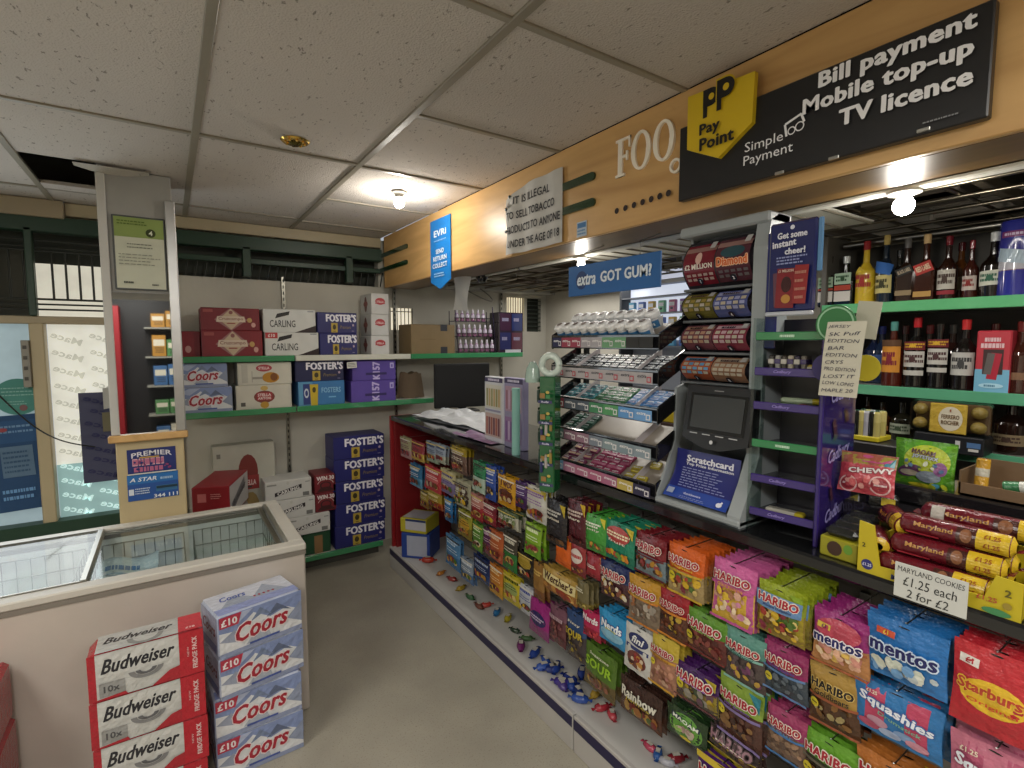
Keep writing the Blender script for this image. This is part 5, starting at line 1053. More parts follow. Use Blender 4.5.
# sloping information leaflet
m = MB(); lw = dw*.93
L0, L1 = (.012, .03), (.082, at(715, 456, x=1.40).z-CT)
def PL(u, v, e):  # v 0..1
    bow = .018*math.sin(PI*v); return (u*(1-.0*v), L0[0]+(L1[0]-L0[0])*v+bow-e, L0[1]+(L1[1]-L0[1])*v-bow*.3)
m.sheet(lambda s, t: PL((s-.5)*lw, t, 0), 2, 8, '#2a2f72', 'gloss'); lf = m.build('leaflet', dp)
m = MB(); A = Art(m, lambda u, v, e: PL(u, v/.2, e+.0006), 'gloss', .0006); A.rect(-lw/2, .0, lw/2, .045, '#2f4a9c', 1, 2)
A.text('Scratchcard', .01, .168, .026, '#dcdde8', w=lw*.72, bold=.05); A.text('Top Prize Information', .012, .145, .014, '#dcdde8', w=lw*.74, bold=.04)
A.lines(-.08, .05, .09, .135, 8, '#8c94c4', 3, .3); A.rect(-.105, .018, -.08, .04, '#9aa5c0'); A.text('Gambleaware', -.01, .03, .008, '#c4cae4', bold=.03); A.lines(-.05, .008, .05, .02, 2, '#8c98cc', 4, .3); A.ell(.09, .022, .01, .009, '#d9dce8', 10); A.rect(.092, .022, .098, .036, '#d9dce8', rot=-.4)
m.build('print', lf)
# instant cheer panel
p, q = at(770, 225, x=1.40), at(818, 216, x=1.40); zb_ = at(777, 312, x=1.40).z
pn = empty('lottery_panel', (1.40, (p.y+q.y)/2, zb_), TR, label='navy panel lettered Get some instant cheer! beside the dispenser', cat='sign')
w, h = p.y-q.y, p.z-zb_
m = MB(); m.box(-w/2, 0, 0, w/2, .012, h, '#20265a', 'gloss', .005); m.box(-w/2-.012, .012, -.10, -w/2+.02, .02, h-.02, '#242b66', 'gloss', .002); m.box(-w/2, -.01, -.012, w/2, .004, .0, '#b5b8c0', 'plastic', .003); m.build('panel', pn)
m = MB(); A = Art(m, plane((0, -.0003, h/2), (1, 0, 0), (0, 0, 1)), 'gloss', .0006)
A.ell(0, .43*h, .006, .006, '#d9dbe6', 10); A.text('Get some', .0, .35*h, .07*h, '#dcdde8', w=.62*w, bold=.05); A.text('instant', -.02, .26*h, .07*h, '#dcdde8', w=.5*w, bold=.05, rot=.05); A.text('cheer!', .01, .17*h, .07*h, '#dcdde8', w=.42*w, bold=.05)
A.lines(-.3*w, .02*h, .35*w, .12*h, 3, '#8c94c4', 5, .5); A.rect(-.34*w, -.44*h, -.05*w, -.06*h, '#5c3a4c', rot=.06); A.rect(-.28*w, -.46*h, .12*w, -.02*h, '#7c2028', rot=-.04); A.ell(-.06*w, -.2*h, .11*w, .09*h, '#3a1418', 14); A.ell(-.06*w, -.36*h, .1*w, .05*h, '#b5823c', 12); A.rect(.1*w, -.42*h, .38*w, .0, '#8c2a2c', rot=-.06)
for r_ in range(4): A.lines(.13*w, -.38*h+.09*h*r_, .36*w, -.32*h+.09*h*r_, 1, '#b57c6c', r_, .5)
A.text('£1 MILLION', -.06*w, -.05*h, .03*h, '#d0b8a8', w=.32*w, bold=.04); m.build('print', pn)
m = MB(); m.box(w/2, .004, .42*h, w/2+.012, .012, h*.99, '#5a86b0', 'gloss', .002); m.build('side_wing', pn)
# ---- chocolate rack
ca = at(759, 403, x=1.40); cb = at(815, 412, x=1.37); ky = (ca.y+cb.y)/2; kw = ca.y-cb.y
ck = empty('chocolate_rack', (1.37, ky-.008, CT), -PI/2+.14, label='purple and clear tiered chocolate bar rack with green strips', cat='display rack')
VZ = [(336, '#2f7a4a'), (372, '#37286c'), (407, '#37286c'), (446, '#2f7a4a'), (482, '#37286c'), (517, '#37286c')]
hw = kw/2
for k, (v, c) in enumerate(VZ):
    z = at(787, v, x=1.385).z-CT
    m = MB(); m.box(-hw, -.004, z-.011, hw, .003, z+.011, c, 'gloss', .002); m.box(-hw, .003, z-.012, hw, .15, z-.008, '#3a3a40', 'acrylic')
    m.add([(-hw, .0, z-.01), (-hw, .0, z+.03), (-hw, .15, z+.07), (-hw, .15, z-.01)], [(0, 1, 2, 3)], '#55555c', 'glass'); A = Art(m, plane((0, -.0045, z), (1, 0, 0), (0, 0, 1)), 'gloss', .0006)
    if c == '#2f7a4a': A.lines(-.02, -.004, .02, .004, 1, '#b5d6bc', 4, .8)
    else: A.text('Cadbury', -.01, 0, .010, '#8c7cc4', w=.045, bold=.02, shear=.3)
    m.build('shelf', ck)
hrk = at(787, 325, x=1.385).z-CT+.02
m = MB(); m.box(hw, -.015, 0, hw+.012, .25, hrk, '#2d1f60', 'gloss', .003); A = Art(m, plane((hw+.012, .12, 0), (0, 1, 0), (0, 0, 1)), 'gloss', .0006)
for z in (.07, .23, .39): A.text('Cadbury', -.0, z, .045, '#a59cd2', w=.17, bold=.02, shear=.35, rot=.08)
for (u, z, rr_) in ((.05, .16, .02), (-.05, .3, .02), (.04, .33, .015), (-.06, .13, .014)): A.rect(u-rr_*.6, z-rr_*1.4, u+rr_*.6, z+rr_*1.4, '#4c2c3c', rot=.4)
A2 = Art(m, plane((hw, -.0155, 0), (1, 0, 0), (0, 0, 1)), 'gloss', .0006)
m.box(-hw-.008, -.0, 0, -hw, .16, hrk, '#6f7376', 'glass'); m.box(-hw, .16, 0, hw, .165, hrk, '#1a1820', 'plastic'); m.build('side_panel', ck)
for i, (k, u, c, lab) in enumerate(((1, -.02, '#1f1e1c', 'black wrapped chocolate bars lying on the second strip of purple rack'), (2, .0, '#7a9a5c', 'pale green bar lying on the third strip of purple rack'), (5, .0, '#b5b2a8', 'white bar with yellow end on the lowest strip of purple rack'), (2, .03, '#9fae94', 'cream bar lying on top of the green one on purple rack'))):
    z = at(787, VZ[k][0], x=1.385).z-CT; m = MB(); m.box(-.05, -.014, 0, .05, .014, .014, c, 'film', .004); m.box(.025, -.0145, .0, .0505, .0145, .0145, '#b5a52c' if i != 1 else '#8c3a3a', 'film', .004)
    o = m.build('chocolate_bar'); o.matrix_world = ck.matrix_basis if False else Matrix.Identity(4)
    a = -PI/2+.14; lx, ly = u, .05; o.location = (1.37+lx*math.cos(a)-ly*math.sin(a), ky+lx*math.sin(a)+ly*math.cos(a), CT+z-.007+(.016 if i == 3 else 0)); o.rotation_euler = (0, 0, a+(.1 if i == 3 else 0)); tag(o, lab, 'chocolate bar')
for i in range(7):
    z = at(787, VZ[1][0], x=1.385).z; m = MB(); c = ('#2a2622', '#8c8a84', '#3a342c', '#a59c8a', '#2f2a3c', '#6c665c', '#b5a04c')[i]; hh_ = .052 if i < 6 else .028; m.box(-.007, -.02, 0, .007, .02, hh_, c, 'film', .003); m.box(-.0072, -.0205, hh_*.55, .0072, .0205, hh_*.8, '#b5b0a6' if i % 2 == 0 else '#3a2c5c', 'film')
    a = -PI/2+.14; lx, ly = -.052+.0165*i, .045; tag(m.build('chocolate_bar', loc=(1.37+lx*math.cos(a)-ly*math.sin(a), ky-.008+lx*math.sin(a)+ly*math.cos(a), z-.0075), rot=(0, 0, a)), f'upright chocolate bar, {("first","second","third","fourth","fifth","sixth","seventh")[i]} from the dispenser side on the second strip of purple rack', 'chocolate bar', 'upright chocolate bars in the purple rack')
# ---- handwritten list hung on the purple rack
def handwrite(A, rows, u0, v1, dv, hgt, col, w):
    for i, s_ in enumerate(rows): A.text(s_, u0+w*(.5 if len(s_) > 6 else .32), v1-dv*i, hgt, col, w=w*(.92 if len(s_) > 6 else .3+.06*len(s_)), shear=.15, rot=.03*((i % 2)*2-1))
p, q = at(831, 322, x=1.33), at(862, 398, x=1.33); w, h = .085, p.z-q.z
m = MB(); cur = lambda u, v: -.012*math.sin((v/h+.5)*PI)*.6-.03*max(0, -v/h-.2)
m.sheet(lambda a, t: ((a-.5)*w-.010*(1-t), cur(0, (t-.5)*h), (t-.5)*h), 4, 10, '#bdb9a8', 'paper'); A = Art(m, lambda u, v, e: (u-.010*(1-(v/h+.5)), cur(u, v)-e-.0004, v), 'paper', .0003)
handwrite(A, ['JERSEY', '5K Puff', 'EDITION', 'BAR', 'EDITION', 'CRYS', 'PRO EDITION', 'LOST IT', 'LOW LONG', 'MAPLE 20'], -w/2+.004, h/2-.012, h/10.6, .0085, '#3c3c4c', w-.01)
tag(m.build('handwritten_list', loc=(1.325, (p.y+q.y)/2, (p.z+q.z)/2), rot=(0, 0, TR)), 'cream handwritten list hanging beside the purple chocolate rack', 'note')
m = MB(); m.lathe([(0, 0), (.046, 0), (.046, .003), (0, .003)], '#2c6f3a', 'plastic', 28); A = Art(m, lambda u, v, e: (u, v, .003+e), 'plastic', .0006); A.ring(0, 0, .042, .004, '#8cb894', 28)
p = at(836, 324, x=1.36); tag(m.build('round_tag', loc=p, rot=(PI/2, 0, TR)), 'round green card tag behind the handwritten list', 'tag')
m = MB(); m.lathe([(0, 0), (.032, 0), (.032, .003), (0, .003)], '#b5a52a', 'plastic', 24); p = at(866, 368, x=1.40); tag(m.build('round_tag', loc=p, rot=(PI/2, 0, TR)), 'round yellow card tag peeping out right of the handwritten list', 'tag')
m = MB(); m.lathe([(0, 0), (.035, 0), (.035, .003), (0, .003)], '#2a1f58', 'plastic', 24); p = at(827, 368, x=1.36); tag(m.build('round_tag', loc=p, rot=(PI/2, 0, TR)), 'round purple card tag left of the handwritten list', 'tag')
p = at(867, 320, x=1.42); m = MB(); m.box(-.026, 0, -.045, .026, .002, .045, '#b9b5a4', 'paper'); tag(m.build('card_note', loc=p, rot=(0, .12, TR)), 'blank cream card hanging above the handwritten list', 'note')
# ---- green lighter tower
ty = at(550, 430, x=1.262).y; tz1 = at(549, 376, x=1.265).z-1.045; twd = at(541, 440, x=1.31).y-at(557, 440, x=1.31).y
tw_ = empty('lighter_tower', (1.262, ty, 1.045), TR+.5, label='tall green and clear lighter display tower at the counter edge', cat='display tower')
m = MB(); zb0 = at(549, 490, x=1.31).z-1.115
m.box(-.033, -.033, .006, .033, .033, tz1, '#1d5a34', 'gloss', .004)
A = Art(m, plane((0, -.033, 0), (1, 0, 0), (0, 0, 1)), 'gloss', .0008); B2 = Art(m, plane((-.033, 0, 0), (0, -1, 0), (0, 0, 1)), 'gloss', .0008)
for i in range(5):
    z = .03+i*(tz1-.05)/5; A.rect(-.03, z, .03, z+.012, '#2b2f5c'); A.text('Rolls', 0, z+.006, .007, '#c9cbe0', bold=.03, w=.03); A.rect(-.022, z+.02, .0, z+.04, '#8c6a34'); A.rect(.004, z+.02, .022, z+.035, '#2a7a44'); A.ell(.012, z+.044, .008, .006, '#b5a54c', 8)
    B2.rect(-.033, z, .033, z+.05, '#8a9a94'); B2.ell(0, z+.027, .02, .018, '#6a7a72', 12); B2.rect(-.025, z+.052, .025, z+.062, '#1f4a30')
m.build('column', tw_)
m = MB()
def ring3(m, cx, cz, r, y): 
    for rr_, rad in ((r, .014),): m.tube([(cx+rr_*.72*math.cos(t*PI/10), y, cz+rr_*.72*math.sin(t*PI/10)) for t in range(21)], rad, '#c6d4cc', 'gloss', 8, False)
ring3(m, .0, tz1+.045, .052, 0); m.box(-.012, -.008, tz1, .012, .008, tz1+.02, '#a9bcb2', 'gloss', .002); m.lathe([(0, 0), (.02, 0), (.02, .004), (0, .004)], '#12532c', 'gloss', 16)
m.build('ring_topper', tw_)
m = MB(); m.lathe([(0, 0), (.03, .004), (.032, .02), (.026, .06), (.012, .085), (0, .088)], '#9db4aa', 'gloss', 16); o = m.build('bubble_topper', tw_, loc=(-.075, -.005, tz1-.03))
# extra lighters clipped to it
for i in range(6):
    m = MB(); m.box(-.006, -.004, 0, .006, .004, .045, ('#2b2f5c', '#a5a09a', '#8c7a3c')[i % 3], 'plastic', .003); m.box(-.005, -.004, .045, .005, .004, .058, '#b5b5b0', 'metal', .002)
    a = TR+.5; lx, ly = (-.02+.02*(i % 3)), -.039; z = 1.13+.13*(i//3)+.02*(i % 3)
    tag(m.build('lighter', loc=(1.262+lx*math.cos(a)-ly*math.sin(a), ty+lx*math.sin(a)+ly*math.cos(a), z), rot=(0, 0, a)), ('navy', 'cream', 'mustard')[i % 3]+' lighter clipped on the '+('lower', 'upper')[i//3]+' part of the green tower', 'lighter', 'lighters on the green tower')
# ---- vape / lighter display boxes and mint tube
def box_at(u0, v0, u1, v1, x, depth, fn, label, cat, col, name, yaw=0, zb=None, lf=None, mat='card'):
    p, q = at(u0, v0, x=x), at(u1, v1, x=x); W = p.y-q.y; z0 = q.z if zb is None else zb
    o = carton(W, depth, p.z-z0, col, {'front': fn, **({'left': lf} if lf else {})}, mat).build(name, loc=(x+depth/2, (p.y+q.y)/2, z0), rot=(0, 0, TR+yaw)); return tag(o, label, cat)
def f_disp(c1, c2):
    def fn(A, w, h):
        A.rect(-.48*w, .42*h, .48*w, .49*h, '#3c3658'); A.lines(-.3*w, .435*h, .3*w, .475*h, 1, '#c9c4d9', 3, .8)
        for j, (v, cc) in enumerate(((.02, c1), (-.42, c2))):
            A.rect(-.42*w, v*h, .42*w, (v+.36)*h, cc[0])
            for i in range(6): A.rect((-.38+.13*i)*w, (v+.03)*h, (-.29+.13*i)*w, (v+.3)*h, cc[1+i % 2])
        A.rect(-.42*w, -.03*h, .42*w, .0*h, '#8c8aa4')
    return fn
box_at(484.5, 376, 503, 443, 1.42, .05, f_disp(('#c4c2b8', '#8c8c5c', '#b59a6c'), ('#b5a09a', '#9c5a4c', '#6c3c4c')), 'white refill display box with yellow and red rows, farther of two', 'display box', '#c4c6cc', 'display_box', zb=CT)
box_at(504, 377, 523, 445, 1.41, .035, f_disp(('#a5889a', '#8c5c6c', '#b59ab0'), ('#8c6a94', '#6b4a84', '#b0a0bc')), 'lilac refill display box behind the mint green tube', 'display box', '#8d88a8', 'display_box', zb=CT)
m = MB(); p, q = at(516, 388, x=1.345), at(516, 457, x=1.345); m.lathe([(0, 0), (.019, 0), (.02, .003), (.02, p.z-CT-.003), (.019, p.z-CT), (0, p.z-CT)], '#7fb0a8', 'plastic', 24)
tag(m.build('tube', loc=(1.345, p.y, CT)), 'upright mint green cardboard tube near the counter edge', 'tube')
# carrier bags
m = MB(); p = at(465, 427, z=CT)
def bagsurf(a, t):
    u, v = a*2-1, t*2-1; r = max(0, 1-u*u*.95)**.5*max(0, 1-v*v*.9)**.5; return (u*.15+.01*math.sin(v*9), v*.42*(1-.1*u)+.015*math.sin(u*11), .004+.05*r*1.7*(.75+.25*math.sin(u*9+v*5)*math.cos(v*13)))
m.sheet(bagsurf, 26, 40, '#d3d6da', 'bag_white'); m.sheet(lambda a, t: (bagsurf(a, t)[0], bagsurf(a, t)[1], .001), 4, 6, '#a9abb0', 'bag_white')
tag(m.build('carrier_bags', loc=(1.62, 3.0, CT), rot=(0, 0, .1)), 'heap of white plastic carrier bags lying on the black counter top', 'carrier bags')
m = MB(); m.sheet(lambda a, t: ((a-.5)*.14, (t-.5)*.4, .006+.008*math.sin(a*9)*math.sin(t*8)), 12, 18, '#8c7090', 'bag_white')
tag(m.build('carrier_bag', loc=(1.42, 2.45, CT), rot=(0, 0, .05)), 'flat purple printed carrier bag in front of the white ones', 'carrier bag')
# ---- monitor, cardboard box, displays on the green back shelf
p, q = at(437, 363, x=1.9), at(487, 363, x=1.9)
mo = empty('monitor', (1.85, 3.50, CT), -.45, label='black flat monitor standing at the far end of the counter', cat='monitor')
P0, P1 = at(436, 364, y=3.5), at(487, 362, y=3.5); w = (P1.x-P0.x)*1.02; mo.location = ((P0.x+P1.x)/2, 3.5, CT); h = P0.z-CT-.03; mo.rotation_euler = (0, 0, -.12)
m = MB(); m.box(-w/2, -.012, .03, w/2, .02, .03+h, '#0b0b0d', 'rubber', .006); m.box(-w/2+.012, -.0135, .045, w/2-.012, -.012, .018+h, '#040405', 'rubber', .001); m.build('screen', mo)
m = MB(); m.box(-.03, .0, .01, .03, .02, .05, '#101012', 'plastic'); m.box(-.12, -.06, 0, .12, .08, .012, '#101012', 'plastic', .004); m.build('stand', mo)
p, q = at(411, 324, y=3.76), at(455, 352, y=3.76)
c_ = carton(q.x-p.x, .26, p.z-1.556, '#7f6b4a', {'front': lambda A, w, h: (A.rect(.16*w, .28*h, .32*w, .5*h, '#2a2c34'), A.rect(.16*w, -.5*h, .32*w, -.26*h, '#2a2c34'), A.rect(-.3*w, -.02*h, .05*w, .01*h, '#75613f')), 'top': lambda A, w, h: A.rect(.1*w, -.5*h, .35*w, .5*h, '#6f6350')}, 'card', .004)
tag(c_.build('cardboard_box', loc=((p.x+q.x)/2, 3.76+.13, 1.556)), 'brown cardboard box with dark tape on the green back shelf', 'box')
# bottle rack with lilac bottles
p, q = at(458, 305, y=3.77), at(496, 352, y=3.77); w = q.x-p.x; h = p.z-1.556
br = empty('bottle_rack', ((p.x+q.x)/2, 3.85, 1.556), label='three-tier wire rack of small lilac bottles on green shelf', cat='rack')
m = MB()
for k in range(3):
    z = .01+k*h/3.1; m.box(-w/2, -.08+.03*k, z, w/2, .08, z+.004, '#3c3548', 'metal'); m.tube([(-w/2, -.08+.03*k, z+.03), (w/2, -.08+.03*k, z+.03)], .003, '#2f2a3a', 'metal', 6)
for sx in (-w/2, w/2): m.tube([(sx, -.08, 0), (sx, -.02, h)], .004, '#2f2a3a', 'metal', 6); m.tube([(sx, .08, 0), (sx, .08, h*.9)], .004, '#2f2a3a', 'metal', 6)
m.build('frame', br)
sb = None; r_ = random.Random(2)
for k in range(3):
    for i in range(7 - (k == 2)):
        if sb is None:
            sb = empty('small_bottle', (0, 0, 0)); m = MB(); m.lathe([(0, 0), (.017, 0), (.018, .004), (.018, .028, '#c5bccb'), (.018, .05, '#a597b0'), (.014, .06), (.009, .066), (.0, .066)], '#8c5c7c', 'gloss', 12); m.build('body', sb)
            m = MB(); m.lathe([(.009, .064), (.010, .066), (.010, .085), (.006, .098), (0, .1)], '#c5c0cc', 'plastic', 12); m.build('cap', sb); o = sb
        else: o = dup(sb)
        o.location = (br.location.x-w/2+.03+i*(w-.055)/6, 3.85-.055+.03*k, 1.556+.015+k*h/3.1)
        tag(o, f'small lilac capped bottle, {("first","second","third","fourth","fifth","sixth","seventh")[i]} from the box side on the {("bottom","middle","top")[k]} wire tier', 'bottle', 'lilac bottles in the wire rack')
box_at2 = at(499, 312, y=3.78), at(523, 352, y=3.78)
p, q = box_at2
def f_tob(A, w, h):
    for j in range(2):
        for i in range(2): A.rect((-.46+.48*i)*w, (-.42+.47*j)*h, (-.02+.48*i)*w, (.0+.47*j)*h, ('#2d2f58', '#54303e', '#3c2438', '#27305c')[i+2*j]); A.lines((-.38+.48*i)*w, (-.2+.47*j)*h, (-.1+.48*i)*w, (-.1+.47*j)*h, 1, '#8c88a4', i+j, .8)
    A.rect(-.25*w, -.5*h, .4*w, -.42*h, '#b5b5bd')
c_ = carton(q.x-p.x, .16, p.z-1.556, '#2c2230', {'front': f_tob}, 'gloss'); tag(c_.build('display_box', loc=((p.x+q.x)/2, 3.86, 1.556)), 'dark display box of purple and red packets on green shelf', 'display box')
# brown paper sack beside monitor
p = at(420, 385, y=3.8); m = MB(); m.sheet(lambda a, t: ((a-.5)*.24*(1-.25*t), -.05*math.sin(a*PI), .20*t+.01*math.sin(a*12)), 12, 8, '#5c4c3a', 'paper'); m.sheet(lambda a, t: ((a-.5)*.24*(1-.25*t), .05*math.sin(a*PI), .20*t+.01*math.sin(a*12)), 12, 8, '#54452f', 'paper')
tag(m.build('paper_sack', loc=(1.60, 3.88, 1.206)), 'crumpled brown paper sack in shadow on the second shelf beside monitor', 'paper sack')
# ---- notices on the fascia
def notice(name, u0, v0, u1, v1, label, cat, fn, col, sag=0, x=FX, thick=.003):
    p, q = at(u0, v0, x=x), at(u1, v1, x=x); w = p.y-q.y; h = p.z-q.z
    r = empty(name, (x-.004, (p.y+q.y)/2, (p.z+q.z)/2), TR, label=label, cat=cat); fn(r, w, h); return r
def fn_evri(r, w, h):
    m = MB(); pts = [(-w/2, h/2), (-w/2, -h/2+.05), (0, -h/2), (w/2, -h/2+.05), (w/2, h/2)]; n = 5
    m.add([(a, -.003, b) for a, b in pts]+[(a, 0.0, b) for a, b in pts], [tuple(range(5)), tuple(range(5, 10))[::-1]]+[(i, (i+1) % 5, 5+(i+1) % 5, 5+i) for i in range(5)], '#1f78c4', 'plastic'); m.build('panel', r)
    m = MB(); A = Art(m, plane((0, -.0035, 0), (1, 0, 0), (0, 0, 1)), 'plastic', .0006)
    A.text('EVRi', 0, .30*h, .09*h, '#dbe8f2', w=.6*w, bold=.05); A.lines(-.3*w, .18*h, .3*w, .21*h, 1, '#9cc8ea', 3)
    for i, s_ in enumerate(('SEND', 'RETURN', 'COLLECT')): A.text(s_, 0, (.04-.10*i)*h, .065*h, '#dbe8f2', w=(.4, .66, .72)[i]*w, bold=.05)
    A.lines(-.28*w, -.33*h, .28*w, -.26*h, 2, '#a5cfee', 4); m.build('print', r)
a = at(430, 222, x=FX-.01); b_ = at(450, 214, x=FX-.01); q = at(440, 289, x=FX-.01)
r = empty('parcel_sign', (FX-.006, (a.y+b_.y)/2, ((a.z+b_.z)/2+q.z)/2), TR, label='tall blue pointed parcel sign on the timber fascia', cat='sign'); fn_evri(r, a.y-b_.y, (a.z+b_.z)/2-q.z)
p, q = at(507, 191, x=FX-.01), at(562, 242, x=FX-.01); w = p.y-q.y; zt_ = at(562, 167, x=FX-.01).z; zt2 = at(507, 196, x=FX-.01).z; zb_ = at(562, 242, x=FX-.01).z
r = empty('tobacco_notice', (FX-.004, (p.y+q.y)/2, (zt_+zb_)/2), TR, label='curling white notice about selling tobacco pinned on the timber fascia', cat='notice')
h = zt_-zb_
cv = lambda u, v: -.006-.012*math.exp(-((u+.42*w)/(.12*w))**2)*(1+.5*math.sin(v*30))-.004*math.sin(u*40+1)
def PN(a, t): 
    u = (a-.5)*w; v = (t-.5)*h; v -= max(0, (-.1*w-u))*.25*(t > .8); return (u, cv(u, v), v)
m = MB(); m.sheet(PN, 24, 12, '#c0bfbb', 'paper'); m.build('sheet', r)
m = MB(); A = Art(m, lambda u, v, e: (u, cv(u, v)-.001-e, v), 'paper', .0005)
for s_, u, v, ww in (('IT IS ILLEGAL', -.02, .30, .62), ('TO SELL TOBACCO', -.03, .08, .84), ('PRODUCTS TO ANYONE', .0, -.13, .95), ('UNDER THE AGE OF 18', .02, -.35, .90)): A.text(s_, u*w, v*h, .115*h, '#35353a', w=ww*w, bold=.02)
m.build('print', r)
m = MB()
for u, v in ((-.48, .2), (-.48, -.12), (-.38, .38)): m.lathe([(0, 0), (.008, 0), (.006, .005), (0, .006)], '#23342a', 'plastic', 10, 0, 0); 
for k_, (u, v) in enumerate(((-.5, .22), (-.5, -.14), (-.42, .4))): t_ = m if k_ == 0 else MB(); 
o = MB(); o.lathe([(0, 0), (.008, 0), (.006, .006), (0, .007)], '#23342a', 'plastic', 10); g0 = o.build('pin', r, loc=(-.46*w, -.022, .2*h), rot=(PI/2, 0, 0)); g1 = dup(g0, r); g1.location = (-.46*w, -.022, -.14*h); g2 = dup(g0, r); g2.location = (-.4*w, -.018, .38*h)
# small service sticker
p = at(582, 229, x=FX); m = MB(); m.box(-.03, -.001, -.03, .03, .0, .03, '#b5c4d4', 'paper'); A = Art(m, plane((0, -.001, 0), (1, 0, 0), (0, 0, 1)), 'paper', .0005); A.rect(-.026, .005, .026, .025, '#4d7cae'); A.lines(-.024, -.025, .024, .0, 2, '#5d8ab5', 3)
tag(m.build('service_sticker', loc=(FX-.001, p.y, p.z), rot=(0, 0, TR)), 'small pale blue service sticker low on the timber fascia', 'sticker')
# PayPoint sign
p, q = at(680, 121, x=FX-.03), at(996, 0, x=FX-.03); zt_, zb_ = at(680, 121, x=FX-.03).z, at(680, 199, x=FX-.03).z; zt_ = at(996, -3, x=FX-.03).z; zb2 = at(989, 120, x=FX-.03).z
w = p.y-q.y; h = zt_-(zb_+zb2)/2
r = empty('payment_sign', (FX-.03, (p.y+q.y)/2, ((zb_+zb2)/2+zt_)/2), TR, label='long black bill payment sign with yellow flag on the timber fascia', cat='sign')
m = MB(); m.box(-w/2, 0, -h/2, w/2, .026, h/2, '#1c1c1e', 'plastic', .003); m.build('panel', r)
m = MB(); fx = -w/2+.005; pts = [(.01, h*.5), (.01, -.12*h), (.115, -.24*h), (.205, -.05*h), (.205, h*.56)]
_c = lambda u_, v_: (lambda P_: (-(P_.y-r.location.y), P_.z-r.location.z))(at(u_, v_, x=FX-.046)); fx = 0
pts = [_c(688, 97), _c(687, 150), _c(718, 158), _c(752, 122), _c(755, 71)]
m.add([(fx+a, -.016, b) for a, b in pts]+[(fx+a, 0.0, b) for a, b in pts], [tuple(range(5)), tuple(range(5, 10))[::-1]]+[(i, (i+1) % 5, 5+(i+1) % 5, 5+i) for i in range(5)], '#d6b622', 'plastic')
fl = m.build('yellow_flag', r)
m = MB(); A = Art(m, plane((fx, -.0165, 0), (1, 0, 0), (0, 0, 1)), 'plastic', .0006); K = '#1a1a1c'
def PPs(A, u, v, s, c):
    A.rect(u, v, u+.18*s, v+s, c); A.ell(u+.35*s, v+.68*s, .32*s, .32*s, c, 20); A.rect(u+.0*s, v+.36*s, u+.35*s, v+s, c); A.ell(u+.36*s, v+.68*s, .12*s, .12*s, '#d6b622', 14)
pu0, zb0_ = _c(703, 119); W_ = _c(737, 112)[0]-pu0; s_ = _c(706, 88)[1]-_c(706, 117)[1]
PPs(A, pu0, zb0_, s_*.95, K); PPs(A, pu0+W_*.40, zb0_+.0*s_, s_*1.12, '#d6b622'); PPs(A, pu0+W_*.44, zb0_+.04*s_, s_*1.0, K)
c1, c2 = _c(711, 129), _c(718, 139); A.text('Pay', c1[0], c1[1], .8*s_*.6, K, w=.60*W_, bold=.05); A.text('Point', c2[0], c2[1]-.003, .42*s_, K, w=1.0*W_, bold=.05); m.build('print', fl)
m = MB(); A = Art(m, plane((0, -.0005, 0), (1, 0, 0), (0, 0, 1)), 'plastic', .0006); Wt = '#eeeef0'
A.text('Simple', -.125*w, -.085*h, .15*h, Wt, w=.145*w, bold=.0); A.text('Payment', -.108*w, -.245*h, .15*h, Wt, w=.185*w, bold=.0)
A.ring(.005*w, -.03*h, .016*w, .004*w, Wt, 18); A.ring(-.022*w, -.05*h, .014*w, .004*w, Wt, 18)
for (u0, v0, u1, v1) in ((-.045, .04, .01, .10), (-.045, .04, -.038, -.1), (.01, .10, .022, .0)):
    dx, dy = (u1-u0)*w, (v1-v0)*h; L_ = math.hypot(dx, dy); cu, cv_ = (u0+u1)/2*w, (v0+v1)/2*h; A.rect(cu-L_/2, cv_-.003, cu+L_/2, cv_+.003, Wt, rot=math.atan2(dy, dx))
A.text('Bill payment', .265*w, .36*h, .21*h, Wt, w=.40*w, bold=.06); A.text('Mobile top-up', .24*w, .13*h, .21*h, Wt, w=.445*w, bold=.06); A.text('TV licence', .30*w, -.10*h, .165*h, Wt, w=.33*w, bold=.06)
A.lines(.36*w, -.42*h, .44*w, -.39*h, 1, '#8c8d90', 3); m.build('print', r)
m = MB()
for u, v in ((-.06, -.49), (.12, -.49), (.36, -.46)): m.box(u*w-.012, -.004, v*h-.004, u*w+.012, .002, v*h+.004, '#b5b4ae', 'metal', .001)
m.build('clip', r)
# paper hanging under the soffit, camera dome
p = at(463, 300, x=1.62); m = MB(); m.sheet(lambda a, t: ((a-.5)*.17+.02*(1-t), .02*math.sin(a*4+t*3), (t-.5)*.22), 6, 8, '#d5d4d0', 'paper'); tag(m.build('hanging_paper', loc=(1.60, p.y, 1.965), rot=(0, .1, TR+.2)), 'plain white paper hanging under the timber fascia near parcel sign', 'paper')
p = at(482, 276, x=1.75); o = empty('security_camera', (1.75, p.y, 2.12), label='black dome security camera under the canopy', cat='camera')
m = MB(); m.lathe([(0, 0), (.05, 0), (.052, -.02), (.045, -.03)], '#222', 'plastic', 20); m.build('mount', o)
m = MB(); m.lathe([(.045, -.03), (.04, -.055), (.025, -.075), (0, -.082)], '#0c0c0e', 'gloss', 20); m.build('dome', o)
m = MB(); pts = [(2.05+.3*math.sin(i/14*2.5), 3.85, 2.10-.10*math.sin(i/14*PI)-.0*i) for i in range(15)]; m.tube(pts, .005, '#6c6862', 'rubber', 6); tag(m.build('cable'), 'looping grey cable hanging below the boxed beam', 'cable')
